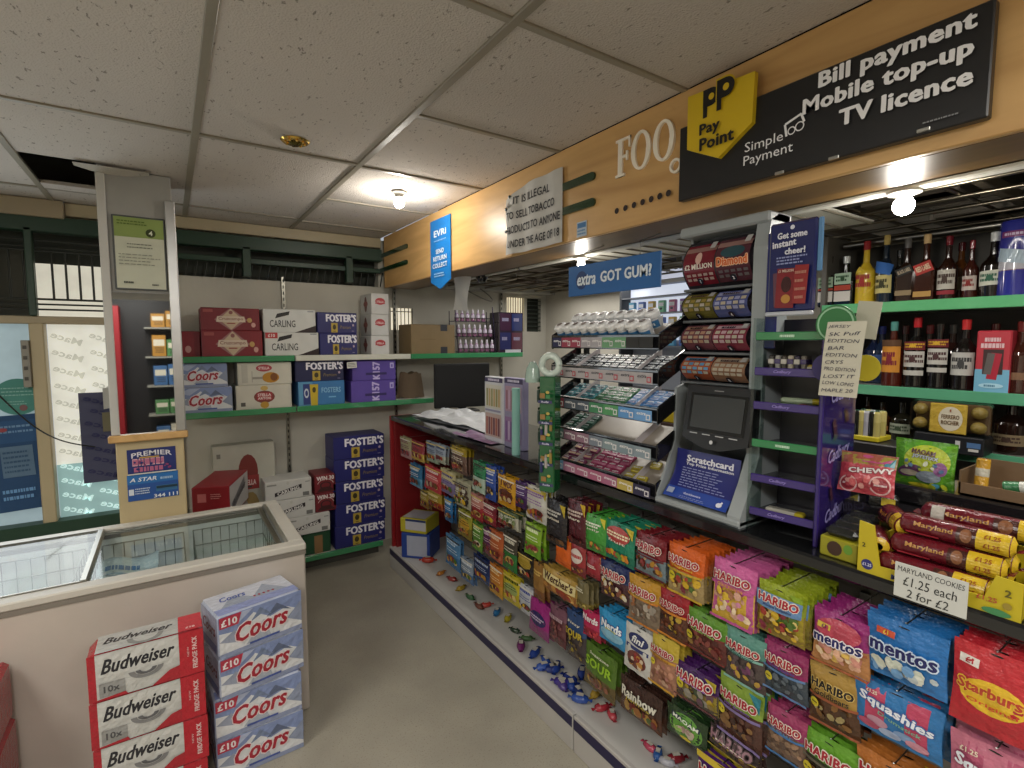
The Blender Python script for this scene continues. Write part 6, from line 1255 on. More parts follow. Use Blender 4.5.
# ================================================================ BACK BAR
BX = 2.35
bb = empty('back_bar', (BX, .2, 0), TR, label='dark back bar shelving with green price rails behind the counter', cat='shelving')
def wp(x, y, z): return (-(y-.2), x-BX, z)   # world to local
SZ = [1.80, 1.472, 1.262]
m = MB(); m.box(-.95, .42, .0, 1.6, .44, 2.09, '#4a4741', 'paint'); m.box(-.95, .02, 0, -.93, .42, 2.1, '#55524b', 'paint', .002); m.build('back_panel', bb)
for k, z in enumerate(SZ+[.95]):
    m = MB(); m.box(-.93, .0, z-.025, 1.6, .42, z, '#8b8a82', 'paint', .002); s = m.build('shelf', bb)
    for j, (u0, u1) in enumerate(((-.93, -.1), (-.098, .6), (.602, 1.6))):
        m = MB(); m.box(u0, -.008, z-.034, u1, .0, z+.006, '#62b078' if k < 1 else '#5aa07c', 'gloss', .002); m.build('price_rail', s)
m = MB(); m.box(-.93, .10, 0, 1.6, .42, .9, '#2b2825', 'paint'); m.build('base', bb)
m = MB(); m.tube([(-.9, .1, 2.06), (1.6, .1, 2.06)], .012, '#a5a29a', 'metal', 10); m.build('rail', bb)
def ordinal_lab(s): return s
def bottle(x, y, z, h, r, glass, cap, lab, label, shape='round', neck=.38, cap_h=.14, liquid=None, rot=0):
    """lab: list of (z0 frac, z1 frac, colour, text, text colour)"""
    o = empty('spirit_bottle', (x, y, z), TR+rot, label=label, cat='bottle', group='bottles on the back bar')
    nr = r*.3; zs = h*(1-neck)
    n = 20 if shape == 'round' else 4
    m = MB()
    if shape == 'round':
        m.lathe([(0, 0), (r*.96, 0), (r, .006), (r, zs*.86), (r*.93, zs*.93), (r*.62, zs*1.03), (nr*1.15, zs*1.15), (nr, h*.98-h*cap_h*.5), (0, h*.98-h*cap_h*.5)], glass, 'gloss', 20)
    else:
        m.box(-r, -r*.8, 0, r, r*.8, zs*.9, glass, 'gloss', .008); m.lathe([(r*.9, zs*.88), (r*.7, zs*.98), (nr*1.1, zs*1.10), (nr, h*.9), (0, h*.9)], glass, 'gloss', 16)
    m.build('body', o)
    m = MB(); m.lathe([(0, h*(1-cap_h)), (nr*1.2, h*(1-cap_h)), (nr*1.25, h*.99), (nr*1.1, h), (0, h)], cap, 'gloss', 16)
    if neck > .42: m.lathe([(nr*1.12, h*(1-cap_h*1.9)), (nr*1.2, h*(1-cap_h))], '#b59a4c', 'brass', 16)
    m.build('cap', o)
    m = MB()
    if shape == 'round': A = Art(m, lambda u, v, e: ((r+.0008+e)*math.sin(u/r), -(r+.0008+e)*math.cos(u/r), v), 'paper', .0004); W = r*2.1
    else: A = Art(m, plane((0, -r*.8-.0008, 0), (1, 0, 0), (0, 0, 1)), 'paper', .0004); W = r*1.75
    for (a, b_, c, tx, tc_, sl) in lab:
        A.rect(-W/2, a*h, W/2, b_*h, c, 10, 2, rot=sl)
        if tx == 'RED LABEL' or tx == 'BLACK LABEL': A.text(tx, 0, (a+b_)/2*h, (b_-a)*h*.5, tc_, w=W*.8, bold=.03, rot=sl)
        elif tx: A.lines(-W*.4, (a+.2*(b_-a))*h, W*.46, (a+.85*(b_-a))*h, 2, tc_, len(tx), .55); A.ell(0, (a+.5*(b_-a))*h, W*.13, (b_-a)*h*.2, tc_, 10)
    m.build('label', o); return o
def bh(u, v, k, x): return at(u, v, x=x).z-SZ[k]
def by(u, v, x): return at(u, v, x=x).y
xb = BX+.07
B1 = [ # u centre, v top, half width px, glass, cap, labels, label text, shape
 (828, 257, 9, '#0e1510', '#101512', [(.1, .3, '#c9c4bc', '', '', 0), (.32, .36, '#a0402c', '', '', 0), (.38, .58, '#8fa58c', 'stag', '#2a4a2c', 0)], 'square black bottle with green and red label nearest the chocolate rack', 'sq'),
 (845, 257, 10, '#0e1510', '#b5b8b5', [(.1, .3, '#c9c4bc', '', '', 0), (.32, .42, '#a8402c', '', '', 0), (.44, .66, '#9db59c', 'HIRSCH', '#2a4a2c', 0)], 'square black bottle with pale cap and red banded label', 'sq'),
 (864.5, 242, 10, '#c9a92c', '#8c2024', [(.18, .56, '#cdb23a', 'Advocaat', '#a03028', .8)], 'yellow bottle with red cap on the top bottle shelf', 'round'),
 (884, 236, 9.5, '#15202c', '#b09a5c', [(.16, .42, '#c5b878', 'CREMA', '#3c3c24', 0), (.44, .6, '#2f62a8', '', '', -.3)], 'dark bottle with cream label and blue tag', 'round'),
 (905, 240, 10, '#2a1810', '#5c5a58', [(.12, .2, '#8c7a5c', '', '', 0), (.44, .56, '#2b2c2a', 'BLACK LABEL', '#b5a58c', .35)], 'amber square whisky bottle with slanted black label', 'sq'),
 (924, 235, 11, '#3a1c10', '#c9a978', [(.08, .16, '#b08a4c', '', '', 0), (.42, .58, '#b03a34', 'RED LABEL', '#dcc9a8', .35)], 'amber square whisky bottle with slanted red label', 'sq'),
 (946, 237, 10.5, '#2a160e', '#6c1620', [(.1, .16, '#8c2c34', '', '', 0), (.18, .48, '#b9b4a8', 'Label 5', '#4a3a34', 0)], 'brown bottle with silver label and dark red cap', 'round'),
 (969, 241, 8.5, '#3a1810', '#7c1a24', [(.16, .4, '#b5a9a0', 'Bells', '#7c2420', 0)], 'narrow red brown bottle with small silver label', 'round'),
 (991, 233, 14, '#120c08', '#c4c6c4', [(.2, .42, '#c2c3b4', 'WHYTE', '#2a5a44', .05)], 'wide dark bottle with cream band label and white cap', 'round'),
]
for (u, vt, hw, gl, cap, lab, txt, shp) in B1:
    y = by(u, 300, xb); r = abs(by(u-hw, 300, xb)-by(u+hw, 300, xb))/2*.93; h = bh(u, vt, 0, xb)
    bottle(xb, y, SZ[0]+.001, h, r, gl, cap, lab, txt, shp, .42)
for i, (u, vt, gl, cap) in enumerate(((958, 243, '#5a3212', '#4a1418'), (897, 250, '#20201c', '#2c2c2c'), (1004, 250, '#3a3430', '#8a8a86'))):
    y = by(u, 296, xb+.12); bottle(xb+.13, y, SZ[0]+.001, bh(u, vt, 0, xb+.12), .032, gl, cap, [(.2, .42, '#8a7a5c', '', '', 0)], ('amber bottle half hidden behind the silver labelled pair', 'dark bottle half hidden behind the slanted black label', 'smoky bottle half hidden behind the wide dark bottle')[i])
# blue tin gift tube
y = by(1017, 280, xb); o = empty('gift_tube', (xb-.0, y, SZ[0]+.001), TR, label='royal blue and silver gift tube at the end of top bottle shelf', cat='gift tube'); h = bh(1017, 222, 0, xb)
m = MB(); m.lathe([(0, 0), (.052, 0), (.052, h*.35, '#7c5c6a'), (.052, h*.36, '#b5b4bc'), (.052, h*.55, '#3b3f88'), (.052, h*.60, '#2b2f86'), (.052, h*.97), (.05, h), (0, h)], '#2b2f86', 'gloss', 28); A = Art(m, lambda u, v, e: ((.0525+e)*math.sin(u/.052), -(.0525+e)*math.cos(u/.052), v), 'gloss', .0005)
A.rect(-.04, .78*h, .05, .86*h, '#7a3a6c', 10, 1); A.rect(-.05, .45*h, .04, .62*h, '#a9bcc9', 8, 1, rot=-.2); A.lines(-.03, .80*h, .04, .84*h, 1, '#c9b8d2', 2, .8); m.build('tube', o)
xb2 = BX+.07
B2 = [(891, 322, 11, '#4a1a10', '#4f8c84', [(.22, .62, '#c9862c', 'SOURZ', '#7c1f2c', 0), (.62, .72, '#5a3c24', '', '', 0)], 'fruit labelled bottle with teal cap on the middle bottle shelf', 'round'),
 (914, 318, 12, '#120f0e', '#b01f28', [(.18, .25, '#b9b6ae', '', '', 0), (.3, .52, '#bdbab2', 'RUM', '#4a2c2c', 0), (.54, .66, '#6a1f24', 'CAPTAIN', '#d0a52c', 0)], 'dark rum bottle with red cap and white label', 'round'),
 (937, 324, 12, '#100e0d', '#1c1a18', [(.26, .33, '#bab7af', '', '', 0), (.38, .62, '#bdbab2', 'RUM', '#4a2c2c', 0), (.64, .76, '#6a1f24', 'CAPTAIN', '#d0a52c', 0)], 'dark rum bottle with black cap and raised white label', 'round'),
 (962.5, 320, 14, '#15110f', '#b42a2c', [(.22, .54, '#b3b1ab', 'KRAKEN', '#3c3c3c', 0)], 'broad black spirit bottle with grey engraved label and red cap', 'round')]
for (u, vt, hw, gl, cap, lab, txt, shp) in B2:
    y = by(u, 388, xb2); r = abs(by(u-hw, 388, xb2)-by(u+hw, 388, xb2))/2*.92; h = bh(u, vt, 1, xb2); bottle(xb2, y, SZ[1]+.001, h, r, gl, cap, lab, txt, shp, .36)
y = by(1019, 388, xb2); bottle(xb2, y, SZ[1]+.001, bh(1019, 322, 1, xb2), .042, '#3c1c14', '#5c1a18', [(.2, .3, '#7c5c44', '', '', 0)], 'red brown bottle right of the red and blue gift box')
for i, u in enumerate((872, 903, 927, 950, 992, 880)):
    y = by(u, 380, xb2+.14); bottle(xb2+.14, y, SZ[1]+.001, .245, .036, ('#1c2440', '#231815', '#2a1c18', '#301a16', '#1a1614', '#23304a')[i], ('#2c4a9c', '#55191c', '#7a1c24', '#4a4a48', '#5a1a18', '#2c3c8c')[i], [(.2, .5, ('#2d4a8c', '#55483c', '#6b5a4c', '#4c4038', '#3c3632', '#3f5a94')[i], '', '', 0)],
           ('blue capped bottle behind the teal capped one', 'maroon capped bottle behind the two rum bottles', 'red capped bottle behind the black capped rum', 'grey capped bottle behind the broad black bottle', 'dark bottle behind the red and blue gift box', 'navy bottle deep behind the fruit labelled bottle')[i])
# red and blue gift box with cut-out
p, q = at(977, 331, x=2.36), at(1008, 388, x=2.36); w = p.y-q.y; h = p.z-SZ[1]
def f_gift(A, w, h):
    A.rect(-.495*w, -.49*h, .495*w, -.12*h, '#6fa9c6'); A.rect(-.28*w, -.2*h, .3*w, .2*h, '#3a2424'); A.rect(-.1*w, -.28*h, .2*w, .14*h, '#a51f34', rot=-.12); A.rect(-.2*w, -.2*h, .02*w, .14*h, '#5c5654', rot=-.12)
    A.lines(-.26*w, .32*h, .34*w, .39*h, 1, '#d9b8bc', 2, .9); A.lines(-.36*w, .22*h, .42*w, .30*h, 1, '#d9b8bc', 5, .9); A.ell(0, -.38*h, .36*w, .04*h, '#a8cfdf', 16); A.lines(-.2*w, -.4*h, .22*w, -.36*h, 1, '#4a7c98', 2, .8)
tag(carton(w, .09, h, '#b0303c', {'front': f_gift}).build('gift_box', loc=(2.41, (p.y+q.y)/2, SZ[1]+.001), rot=(0, 0, TR)), 'red and light blue gift box with window on the middle bottle shelf', 'gift box')
# third shelf
for i, (u, vt, x, r, gl, lab, txt) in enumerate(((838, 398, 2.44, .03, '#1c120d', [(.2, .4, '#8a7a5c', '', '', 0)], 'small dark bottle nearest the purple rack on the low shelf'),
    (866, 396, 2.50, .034, '#2a170d', [(.3, .45, '#a8a298', '', '', 0)], 'brown bottle behind the yellow can tray'), (881, 402, 2.43, .036, '#3a2010', [(.2, .34, '#8c5a2c', '', '', 0)], 'amber bottle left of the green crest bottle'),
    (901, 402, 2.42, .045, '#1c1a12', [(.18, .44, '#9aa08c', 'HIGHLAND', '#3c4a34', 0)], 'dark bottle with pale green crest label on the low shelf'),
    (1010, 398, 2.44, .055, '#1e100b', [(.16, .36, '#7c6c50', 'DARK', '#3a2418', 0)], 'large dark brown bottle with tan label right of chocolates'), (985, 404, 2.52, .04, '#1a0f0b', [(.2, .3, '#4a3c2c', '', '', 0)], 'very dark bottle behind the gold chocolates box'))):
    y = by(u, 440, x); bottle(x, y, SZ[2]+.001, min(bh(u, vt, 2, x), .19), r*.85, gl, '#1a1512', lab, txt)
# Ferrero tray of chocolates standing on a dark box
p, q = at(914, 401, x=2.30), at(992, 440, x=2.30); w = p.y-q.y; zb_ = at(940, 432, x=2.30).z; h = at(940, 401, x=2.3).z-zb_
m = MB(); m.box(-w/2+.02, -.05, 0, w/2-.01, .05, zb_-SZ[2]-.003, '#16171c', 'card', .004); A = Art(m, plane((0, -.05, (zb_-SZ[2])/2), (1, 0, 0), (0, 0, 1)), 'card'); A.rect(.12*w, -.012, .18*w, .014, '#b5b5b5'); A.rect(.26*w, -.006, .42*w, .012, '#4a6a94'); A.rect(.28*w, -.018, .4*w, -.009, '#b8b6b0')
tag(m.build('gift_box', loc=(2.31, (p.y+q.y)/2, SZ[2]+.001), rot=(0, 0, TR)), 'black low box with small labels carrying the gold chocolates', 'gift box')
fe = empty('chocolate_box', (2.30, (p.y+q.y)/2, zb_), TR, label='clear box of gold wrapped chocolates with gold oval label', cat='chocolate box')
m = MB(); m.box(-w/2, -.04, 0, w/2, .03, h, '#5c5648', 'glass', .01); m.box(-w/2+.008, .0, .006, w/2-.008, .022, h-.006, '#6b4a2c', 'card', .004); m.build('clear_tray', fe)
m = MB(); m.box(-.22*w, -.043, .004, .24*w, -.034, h-.004, '#b5983c', 'foil', .003); A = Art(m, plane((0.01, -.0435, h/2), (1, 0, 0), (0, 0, 1)), 'card', .0005); A.ell(0, 0, .15*w, .38*h, '#c5bda8', 24); A.text('FERRERO', 0, .06*h, .13*h, '#5a4020', w=.22*w, bold=.03); A.text('ROCHER', 0, -.12*h, .13*h, '#5a4020', w=.22*w, bold=.03); A.rect(-.01*w, .22*h, .01*w, .3*h, '#8c4a2c'); m.build('gold_sleeve', fe)
g0 = None
for (a, b_) in ((-.37, .27), (-.37, .73), (.36, .27), (.36, .73)):
    if g0 is None:
        m = MB(); m.lathe([(0, -.02)]+[(.02*math.sin(PI*k/8), -.02*math.cos(PI*k/8)) for k in range(1, 9)], '#a58444', 'foil', 14); g0 = m.build('gold_ball', fe); g = g0
    else: g = dup(g0, fe)
    g.location = (a*w, -.02, b_*h); g.scale = (1.15, 1, 1.05)
# ================================================================ RIGHT END OF THE COUNTER
m = MB(); m.box(1.53, .08, CT, 1.80, .66, CT+.10, '#1b1a1c', 'gloss', .006); m.box(1.62, .08, CT+.10, 1.80, .66, CT+.15, '#1b1a1c', 'gloss', .006); tag(m.build('display_riser'), 'black stepped riser behind the biscuit tray on the counter', 'display riser')
# biscuit tray
pA, pB = at(858, 559, x=1.32), at(1022, 616, x=1.32); yl, yr = pA.y, pB.y; w = yl-yr; yc = (yl+yr)/2
bt = empty('biscuit_tray', (1.32, yc, CT), TR, label='yellow cardboard biscuit tray at the counter edge', cat='tray')
zl = at(861, 522, x=1.32).z-CT; YL = '#b5a31c'
m = MB(); hw = w/2
plate_pts = [(-hw, 0), (hw, 0), (hw, .075), (hw-.04, .078), (hw-.055, .03), (-hw+.045, .024), (-hw+.03, zl), (-hw, zl+.004)]
n = len(plate_pts); m.add([(a, -.002, b) for a, b in plate_pts]+[(a, .002, b) for a, b in plate_pts], [(0, 1, 4, 5), (5, 6, 7, 0), (1, 2, 3, 4), (n+5, n+4, n+1, n), (n, n+7, n+6, n+5), (n+4, n+3, n+2, n+1)]+[(i, (i+1) % n, n+(i+1) % n, n+i) for i in range(n)], YL, 'card')
for sx in (-hw, hw-.003): m.box(sx, 0, 0, sx+.003, .2, .06, YL, 'card')
m.box(-hw, .198, 0, hw, .202, .09, YL, 'card'); m.box(-hw, 0, 0, hw, .2, .004, YL, 'card'); m.build('tray', bt)
m = MB(); A = Art(m, plane((0, -.002, 0), (1, 0, 0), (0, 0, 1)), 'card', .0006)
A.ell(-hw+.02, .02, .012, .012, '#22266c', 20); A.text('£1.25', -hw+.02, .02, .007, '#cfd0e2', w=.018, bold=.03); A.text('2', -hw+.012, .065, .01, '#3c3a18', bold=.04); A.text('2', hw-.02, .05, .014, '#5a5218', bold=.04); A.ell(hw-.02, .025, .007, .007, '#8c7a2c', 12); A.ell(hw-.035, .008, .022, .007, '#3c7a4c', 14); A.text('£1.25', hw-.05, .03, .010, '#a5482c', bold=.03); A.text('Maryland', -.02, .010, .014, '#1f2458', w=.1, bold=.04)
m.build('print', bt)
def bpack(k, x, y, z, yaw, label, L_=.20, r=.024, tilt=0):
    m = MB(); n = 14; prof = [(-1, .35), (-.93, .9), (-.86, 1), (.86, 1), (.93, .9), (1, .35)]; vs = []
    for (a, b_) in prof:
        for i in range(n):
            t = 2*PI*i/n; vs.append((a*L_/2, r*b_*math.cos(t), r*b_*math.sin(t)+r))
    cols = []; fs = []
    for j in range(len(prof)-1):
        for i in range(n): fs.append((j*n+i, j*n+(i+1) % n, (j+1)*n+(i+1) % n, (j+1)*n+i)); cols.append('#c0a024' if j == 4 or (j == 0 and k % 2) else '#5c101b')
    m.add(vs, fs, cols, 'foil', True); 
    for s in (-1, 1): m.add([(s*L_/2, -r*.5, r*.7), (s*L_/2, r*.5, r*.7), (s*(L_/2+.012), r*.8, r*.9), (s*(L_/2+.012), -r*.8, r*.9)], [(0, 1, 2, 3)], '#6e1420', 'foil')
    P = lambda u, v, e: (u, -(r+.0006+e)*math.cos(v/r), r+(r+.0006+e)*math.sin(v/r))
    A = Art(m, P, 'foil', .0004)
    A.rect(.20*L_, -.7*r, .46*L_, 1.3*r, '#bfa022', 2, 8); A.rect(.04*L_, -.6*r, .2*L_, 1.0*r, '#3c1a14', 2, 6); A.ell(.12*L_, .3*r, .05*L_, .6*r, '#7c5034', 12, 2); A.text('Maryland', -.16*L_, .3*r, .5*r, '#a5702c', w=.34*L_, bold=.04); A.text('£1.25', .33*L_, .6*r, .35*r, '#8c4a1c', bold=.03); A.text('£1.25', .33*L_, -.1*r, .35*r, '#8c4a1c', bold=.03); A.rect(-.4*L_, -.5*r, -.1*L_, -.35*r, '#a5303c', 2, 1)
    if k == 6: A.rect(-.40*L_, -.2*r, -.3*L_, .9*r, '#a9a39a', 1, 4)
    o = m.build('biscuit_pack', loc=(x, y, z), rot=(0, tilt, TR+yaw)); return tag(o, label, 'biscuits', 'maroon biscuit packs in the yellow tray')
z0 = CT+.006
bpack(0, 1.352, yc+.01, z0, 0, 'maroon biscuit pack lying front and lowest in the yellow tray')
bpack(2, 1.402, yc+.0, z0, 0, 'maroon biscuit pack in the second line of the yellow tray floor')
bpack(1, 1.452, yc+.0, z0, 0, 'maroon biscuit pack in the rear line of the yellow tray floor')
bpack(2, 1.378, yc-.004, z0+.043, .03, 'maroon biscuit pack in the front of the second layer')
bpack(0, 1.430, yc-.01, z0+.044, -.02, 'maroon biscuit pack at the back of the second layer')
bpack(4, 1.402, yc-.01, z0+.086, .02, 'maroon biscuit pack alone on the third layer')
bpack(6, 1.47, yc-.05, z0+.105, .05, 'maroon biscuit pack with white barcode lying topmost across the pile', .24)
p = at(893, 508, x=1.40); bpack(3, 1.43, p.y, z0+.078, -.9, 'short maroon biscuit pack turned end-on above the tray left end', .11)
p = at(880, 535, x=1.37); bpack(5, 1.39, p.y+.01, z0+.03, -1.2, 'short maroon biscuit pack turned end-on inside the tray left end', .10)
# dark packets box left of it
p, q = at(818, 535, x=1.33), at(856, 555, x=1.33); w = p.y-q.y
m = MB(); hx = w/2; m.box(-hx, 0, 0, hx, .16, .05, '#8f8a1c', 'card', .003); A = Art(m, plane((0, 0, .025), (1, 0, 0), (0, 0, 1)), 'card', .0005); A.ell(-.1*w, 0, .2*w, .018, '#3a2418', 14); A.ell(.25*w, .006, .12*w, .012, '#5f8c2c', 12)
for k in range(4): m.box(-hx+.006, .005+.036*k, .05, hx-.006, .038+.036*k, .075+.006*k, '#1a1c1b', 'foil', .01)
tag(m.build('snack_box', loc=(1.34, (p.y+q.y)/2, CT), rot=(0, 0, TR)), 'low yellow box of black wrapped snacks left of the biscuit tray', 'snack box')
m = MB(); m.box(-.035, -.02, 0, .035, .02, .03, '#15140f', 'foil', .008); A = Art(m, plane((0, -.02, .015), (1, 0, 0), (0, 0, 1)), 'foil'); A.rect(.0, -.01, .03, .01, '#b5a02c')
tag(m.build('snack_bar', loc=(1.55, (p.y+q.y)/2-.01, CT+.101), rot=(0, 0, TR+.2)), 'black snack pack with yellow end lying on the riser', 'snack')
# price card
p, q, r2, r3 = at(895, 566, x=1.285), at(969, 578, x=1.285), at(891, 597, x=1.285), at(968, 617, x=1.285); w = p.y-q.y; h = ((p.z-r2.z)+(q.z-r3.z))/2
m = MB(); m.box(-w/2, -.001, -h/2, w/2, .001, h/2, '#bfc0ba', 'paper'); A = Art(m, plane((0, -.001, 0), (1, 0, 0), (0, 0, 1)), 'paper', .0004)
A.text('MARYLAND COOKIES', 0, .33*h, .15*h, '#22221f', w=.92*w, shear=.1, rot=-.01); A.text('£1.25 each', -.0*w, .02*h, .26*h, '#22221f', w=.74*w, shear=.1); A.text('2 for £2', -.02*w, -.32*h, .24*h, '#22221f', w=.58*w, shear=.1)
tag(m.build('price_card', loc=(1.287, (p.y+q.y)/2, (p.z+q.z+r2.z+r3.z)/4), rot=(0, .0, TR)), 'white handwritten price card hanging on the counter edge', 'price card')
# gummy bags standing on the riser
def standbag(tl, br, x, D, t, label, lean=.1, yaw=0, nm='sweet_bag', zfloor=None):
    p, q = at(*tl, x=x), at(*br, x=x); W, H = p.y-q.y, p.z-q.z; me = bag_mesh(W, H, D, t, 3); o = bpy.data.objects.new(nm, me); COL.objects.link(o)
    zb = q.z; o.location = (x+lean*H*.5, (p.y+q.y)/2, p.z-.038*H); o.rotation_euler = (-lean, 0, TR+yaw); return tag(o, label, 'sweets')
def a_bloxx(A, w, h, t):
    A.rect(-.49*w, -.46*h, .49*w, .46*h, '#5f9a24', 6, 6); A.ell(.06*w, .1*h, .38*w, .32*h, '#a5b42a', 20, 3); A.rect(-.4*w, -.45*h, .4*w, -.3*h, '#5a8c3a', 3, 1); A.text('MAOAM', .0, .27*h, .09*h, '#3a1c1c', w=.38*w, bold=.06, rot=-.08, out='#a58c2c'); A.text('JOYSTIXX', .04*w, .17*h, .08*h, '#c9cfd2', w=.42*w, bold=.06, rot=-.08, out='#4a5a5c')
    A.ell(-.2*w, -.12*h, .22*w, .12*h, '#5c3a5c', 14, 1, .3); A.ell(-.2*w, -.16*h, .17*w, .06*h, '#a5a08c', 12); A.ell(.12*w, -.2*h, .2*w, .12*h, '#7c8894', 14); A.ell(.3*w, -.02*h, .11*w, .14*h, '#8c5c8c', 14); A.scatter(-.35*w, -.1*h, .4*w, .12*h, 14, pal('#8f9a3c', '#4a6a8c', '#c9cdb0', '#3a4a2c'), .02*w, .05*w, 4)
    A.ell(.0, -.38*h, .2*w, .04*h, '#b5b02c', 12); A.scatter(.1*w, -.44*h, .45*w, -.28*h, 6, pal('#4a8ca5', '#a5b02c'), .04*w, .07*w, 9)
standbag((896, 437), (955, 496), 1.66, .035, dict(top='#4f8c24', bot='#4f8c24', name='', fn=a_bloxx, split=-.49), 'large bright green sweet bag standing on the riser', .05)
def a_chew(A, w, h, t):
    A.rect(-.49*w, .2*h, .49*w, .46*h, '#8a7a34', 4, 2); A.rect(-.1*w, .28*h, .45*w, .46*h, '#a0446c', 3, 1); A.rect(.3*w, .22*h, .47*w, .44*h, '#3a7c8c', 2, 1); A.lines(-.2*w, .17*h, .4*w, .23*h, 1, '#b04a4c', 3, .8); A.text('CHEWY', .08*w, .08*h, .12*h, '#d6c9c6', w=.8*w, bold=.07, rot=.1, out='#6a2c34')
    for (u, v, r_) in ((-.3, -.3, .17), (.27, -.25, .19)): A.ring(u*w, v*h, r_*w, .03*w, '#d0a5a4', 20); A.ell(u*w, v*h, r_*w*.75, r_*w*.6, '#8c2c38', 14); A.lines((u-.1)*w, (v-.03)*h, (u+.12)*w, (v+.03)*h, 1, '#d6c0c0', 3, .8)
    A.scatter(-.42*w, -.44*h, .42*w, -.02*h, 10, pal('#c05a5c', '#c98c84', '#a03a44'), .04*w, .08*w, 4)
standbag((841, 450), (893, 500), 1.50, .03, dict(top='#8c4c3c', bot='#b0404a', name='', fn=a_chew, split=.2), 'pink and red sweet bag leaning between purple rack and green bag', .25, .15)
# can pack
p, q = at(850, 405, x=1.95), at(877, 441, x=1.95)
ry = (p.y+q.y)/2; zc = at(862, 441, x=1.95).z
m = MB(); m.box(1.945, ry-.12, 0, 2.08, ry+.10, zc-.002, '#1f1d1e', 'paint', .004); tag(m.build('plinth_stand'), 'plain dark stand behind the counter carrying the battery tray', 'stand')
cpk = empty('battery_tray', (2.0, ry, zc), TR, label='small yellow tray packed with black and white canisters', cat='tray')
m = MB(); W = p.y-q.y; m.box(-W/2, -.04, 0, W/2, .06, .016, '#b5a520', 'card', .002); m.build('tray', cpk)
for i in range(5):
    for j in range(2):
        m = MB(); hh = p.z-zc-.02; m.lathe([(0, .016), (.011, .016), (.011, .016+hh*.5, ('#23231f', '#b5a96c', '#aaa8b0')[i % 3]), (.011, .016+hh*.8), (.008, .016+hh*.86), (0, .016+hh*.86)], ('#1a1a18', '#a59a5c', '#9c9aa4')[i % 3], 'gloss', 12, -W/2+.014+i*(W-.028)/4, -.022+.045*j)
        tag(m.build('canister', loc=(2.0, ry, zc), rot=(0, 0, TR)), f'slim canister, {("first","second","third","fourth","fifth")[i]} from the rack side in {("front","rear")[j]} row of the yellow tray', 'canister', 'canisters in the yellow tray')
# brown card box with rolls of sweets
p, q = at(966, 462, x=1.66), at(1030, 520, x=1.66)
cb_ = empty('card_box', (1.70, (p.y+q.y)/2-.02, CT+.152), TR, label='open brown card box of mixed sweets on the riser', cat='box'); W = .17
m = MB(); m.box(-W/2, -.07, 0, W/2, .07, .004, '#6b543c', 'card'); m.box(-W/2, .066, 0, W/2, .07, .075, '#6b543c', 'card'); m.box(-W/2, -.07, 0, W/2, -.066, .03, '#6b543c', 'card'); m.box(-W/2, -.07, 0, -W/2+.004, .07, .06, '#5e4a34', 'card'); m.box(W/2-.004, -.07, 0, W/2, .07, .06, '#5e4a34', 'card'); m.build('box', cb_)
for i, (dx, c, c2, lab, tilt) in enumerate(((-.055, '#b58a2c', '#b5b0a0', 'orange and yellow sweet roll standing upright in the card box', .5), (-.012, '#2f6c44', '#c2c4bc', 'green and white sweet roll lying in the card box', 1.4), (.04, '#8c6a5c', '#a59890', 'dusty pink sweet roll lying at the end of card box', 1.45))):
    m = MB(); m.lathe([(0, 0), (.013, 0), (.014, .004), (.014, .03, c2), (.014, .05, c), (.014, .07), (.013, .074), (0, .074)], c, 'foil', 14)
    tag(m.build('sweet_roll', loc=(1.68, cb_.location.y-dx, CT+.165+(.014 if i else 0)), rot=(-.15 if i == 0 else 0, 0 if i == 0 else 0, TR) if i == 0 else (0, tilt, TR)), lab, 'sweets')
# ================================================================ THE SPACE BEHIND
vx = 2.92
p, q = at(628, 252, x=vx), at(700, 282, x=vx)
vc = empty('vape_cabinet', (vx, 2.45, 0), TR, label='white lit vape cabinet with pale header behind the gum rack', cat='cabinet')
m = MB(); m.box(-.45, 0, 0, .5, .18, 1.3, '#3c3a3a', 'paint', .004); m.box(-.45, .14, 1.3, .5, .18, 2.08, '#8d929c', 'paint'); m.box(-.45, 0, 1.3, -.43, .18, 2.08, '#3a3d42', 'paint'); m.box(.48, 0, 1.3, .5, .18, 2.08, '#3a3d42', 'paint'); m.build('body', vc)
zh = at(668, 268, x=vx).z
m = MB(); m.box(-.44, -.004, zh-.07, .49, .02, zh+.08, '#a6a9b6', 'screenlit', .002); A = Art(m, plane((0, -.004, zh), (1, 0, 0), (0, 0, 1)), 'card', .0008); A.text('& vapes', -.03, 0, .07, '#3a3a4a', w=.34); m.build('header', vc)
m = MB(); m.box(-.44, .10, zh-.5, .49, .12, zh-.10, '#b0b6c2', 'screenlit'); m.build('light_panel', vc)
for k in range(4): m = MB(); m.box(-.44, .0, zh-.19-.12*k, .49, .12, zh-.182-.12*k, '#6d7178', 'paint'); m.build('shelf', vc)
r_ = random.Random(9)
for k in range(3):
    for i in range(9):
        c = ['#5a9cc0', '#8c6ab0', '#b56a8c', '#6ab08c', '#c0a04c', '#4c6ab0'][(i*5+k*2) % 6]; o = carton(.055, .03, .085, c, {'front': lambda A, w, h: (A.rect(-.4*w, .0, .4*w, .3*h, '#c9ced6'), A.ell(0, -.2*h, .25*w, .1*h, '#22283a', 10))}, bev=.003)
        tag(o.build('vape_box', loc=(vx+.05, 2.45+.36-.095*i, zh-.181-.12*(k+1)+.12*0+.001), rot=(0, 0, TR)), f'coloured vape box, {ORD[i]} from the window side on the {("upper","middle","lower")[k]} lit shelf'.replace('front from', 'first from'), 'vape box', 'vape boxes in the lit cabinet')
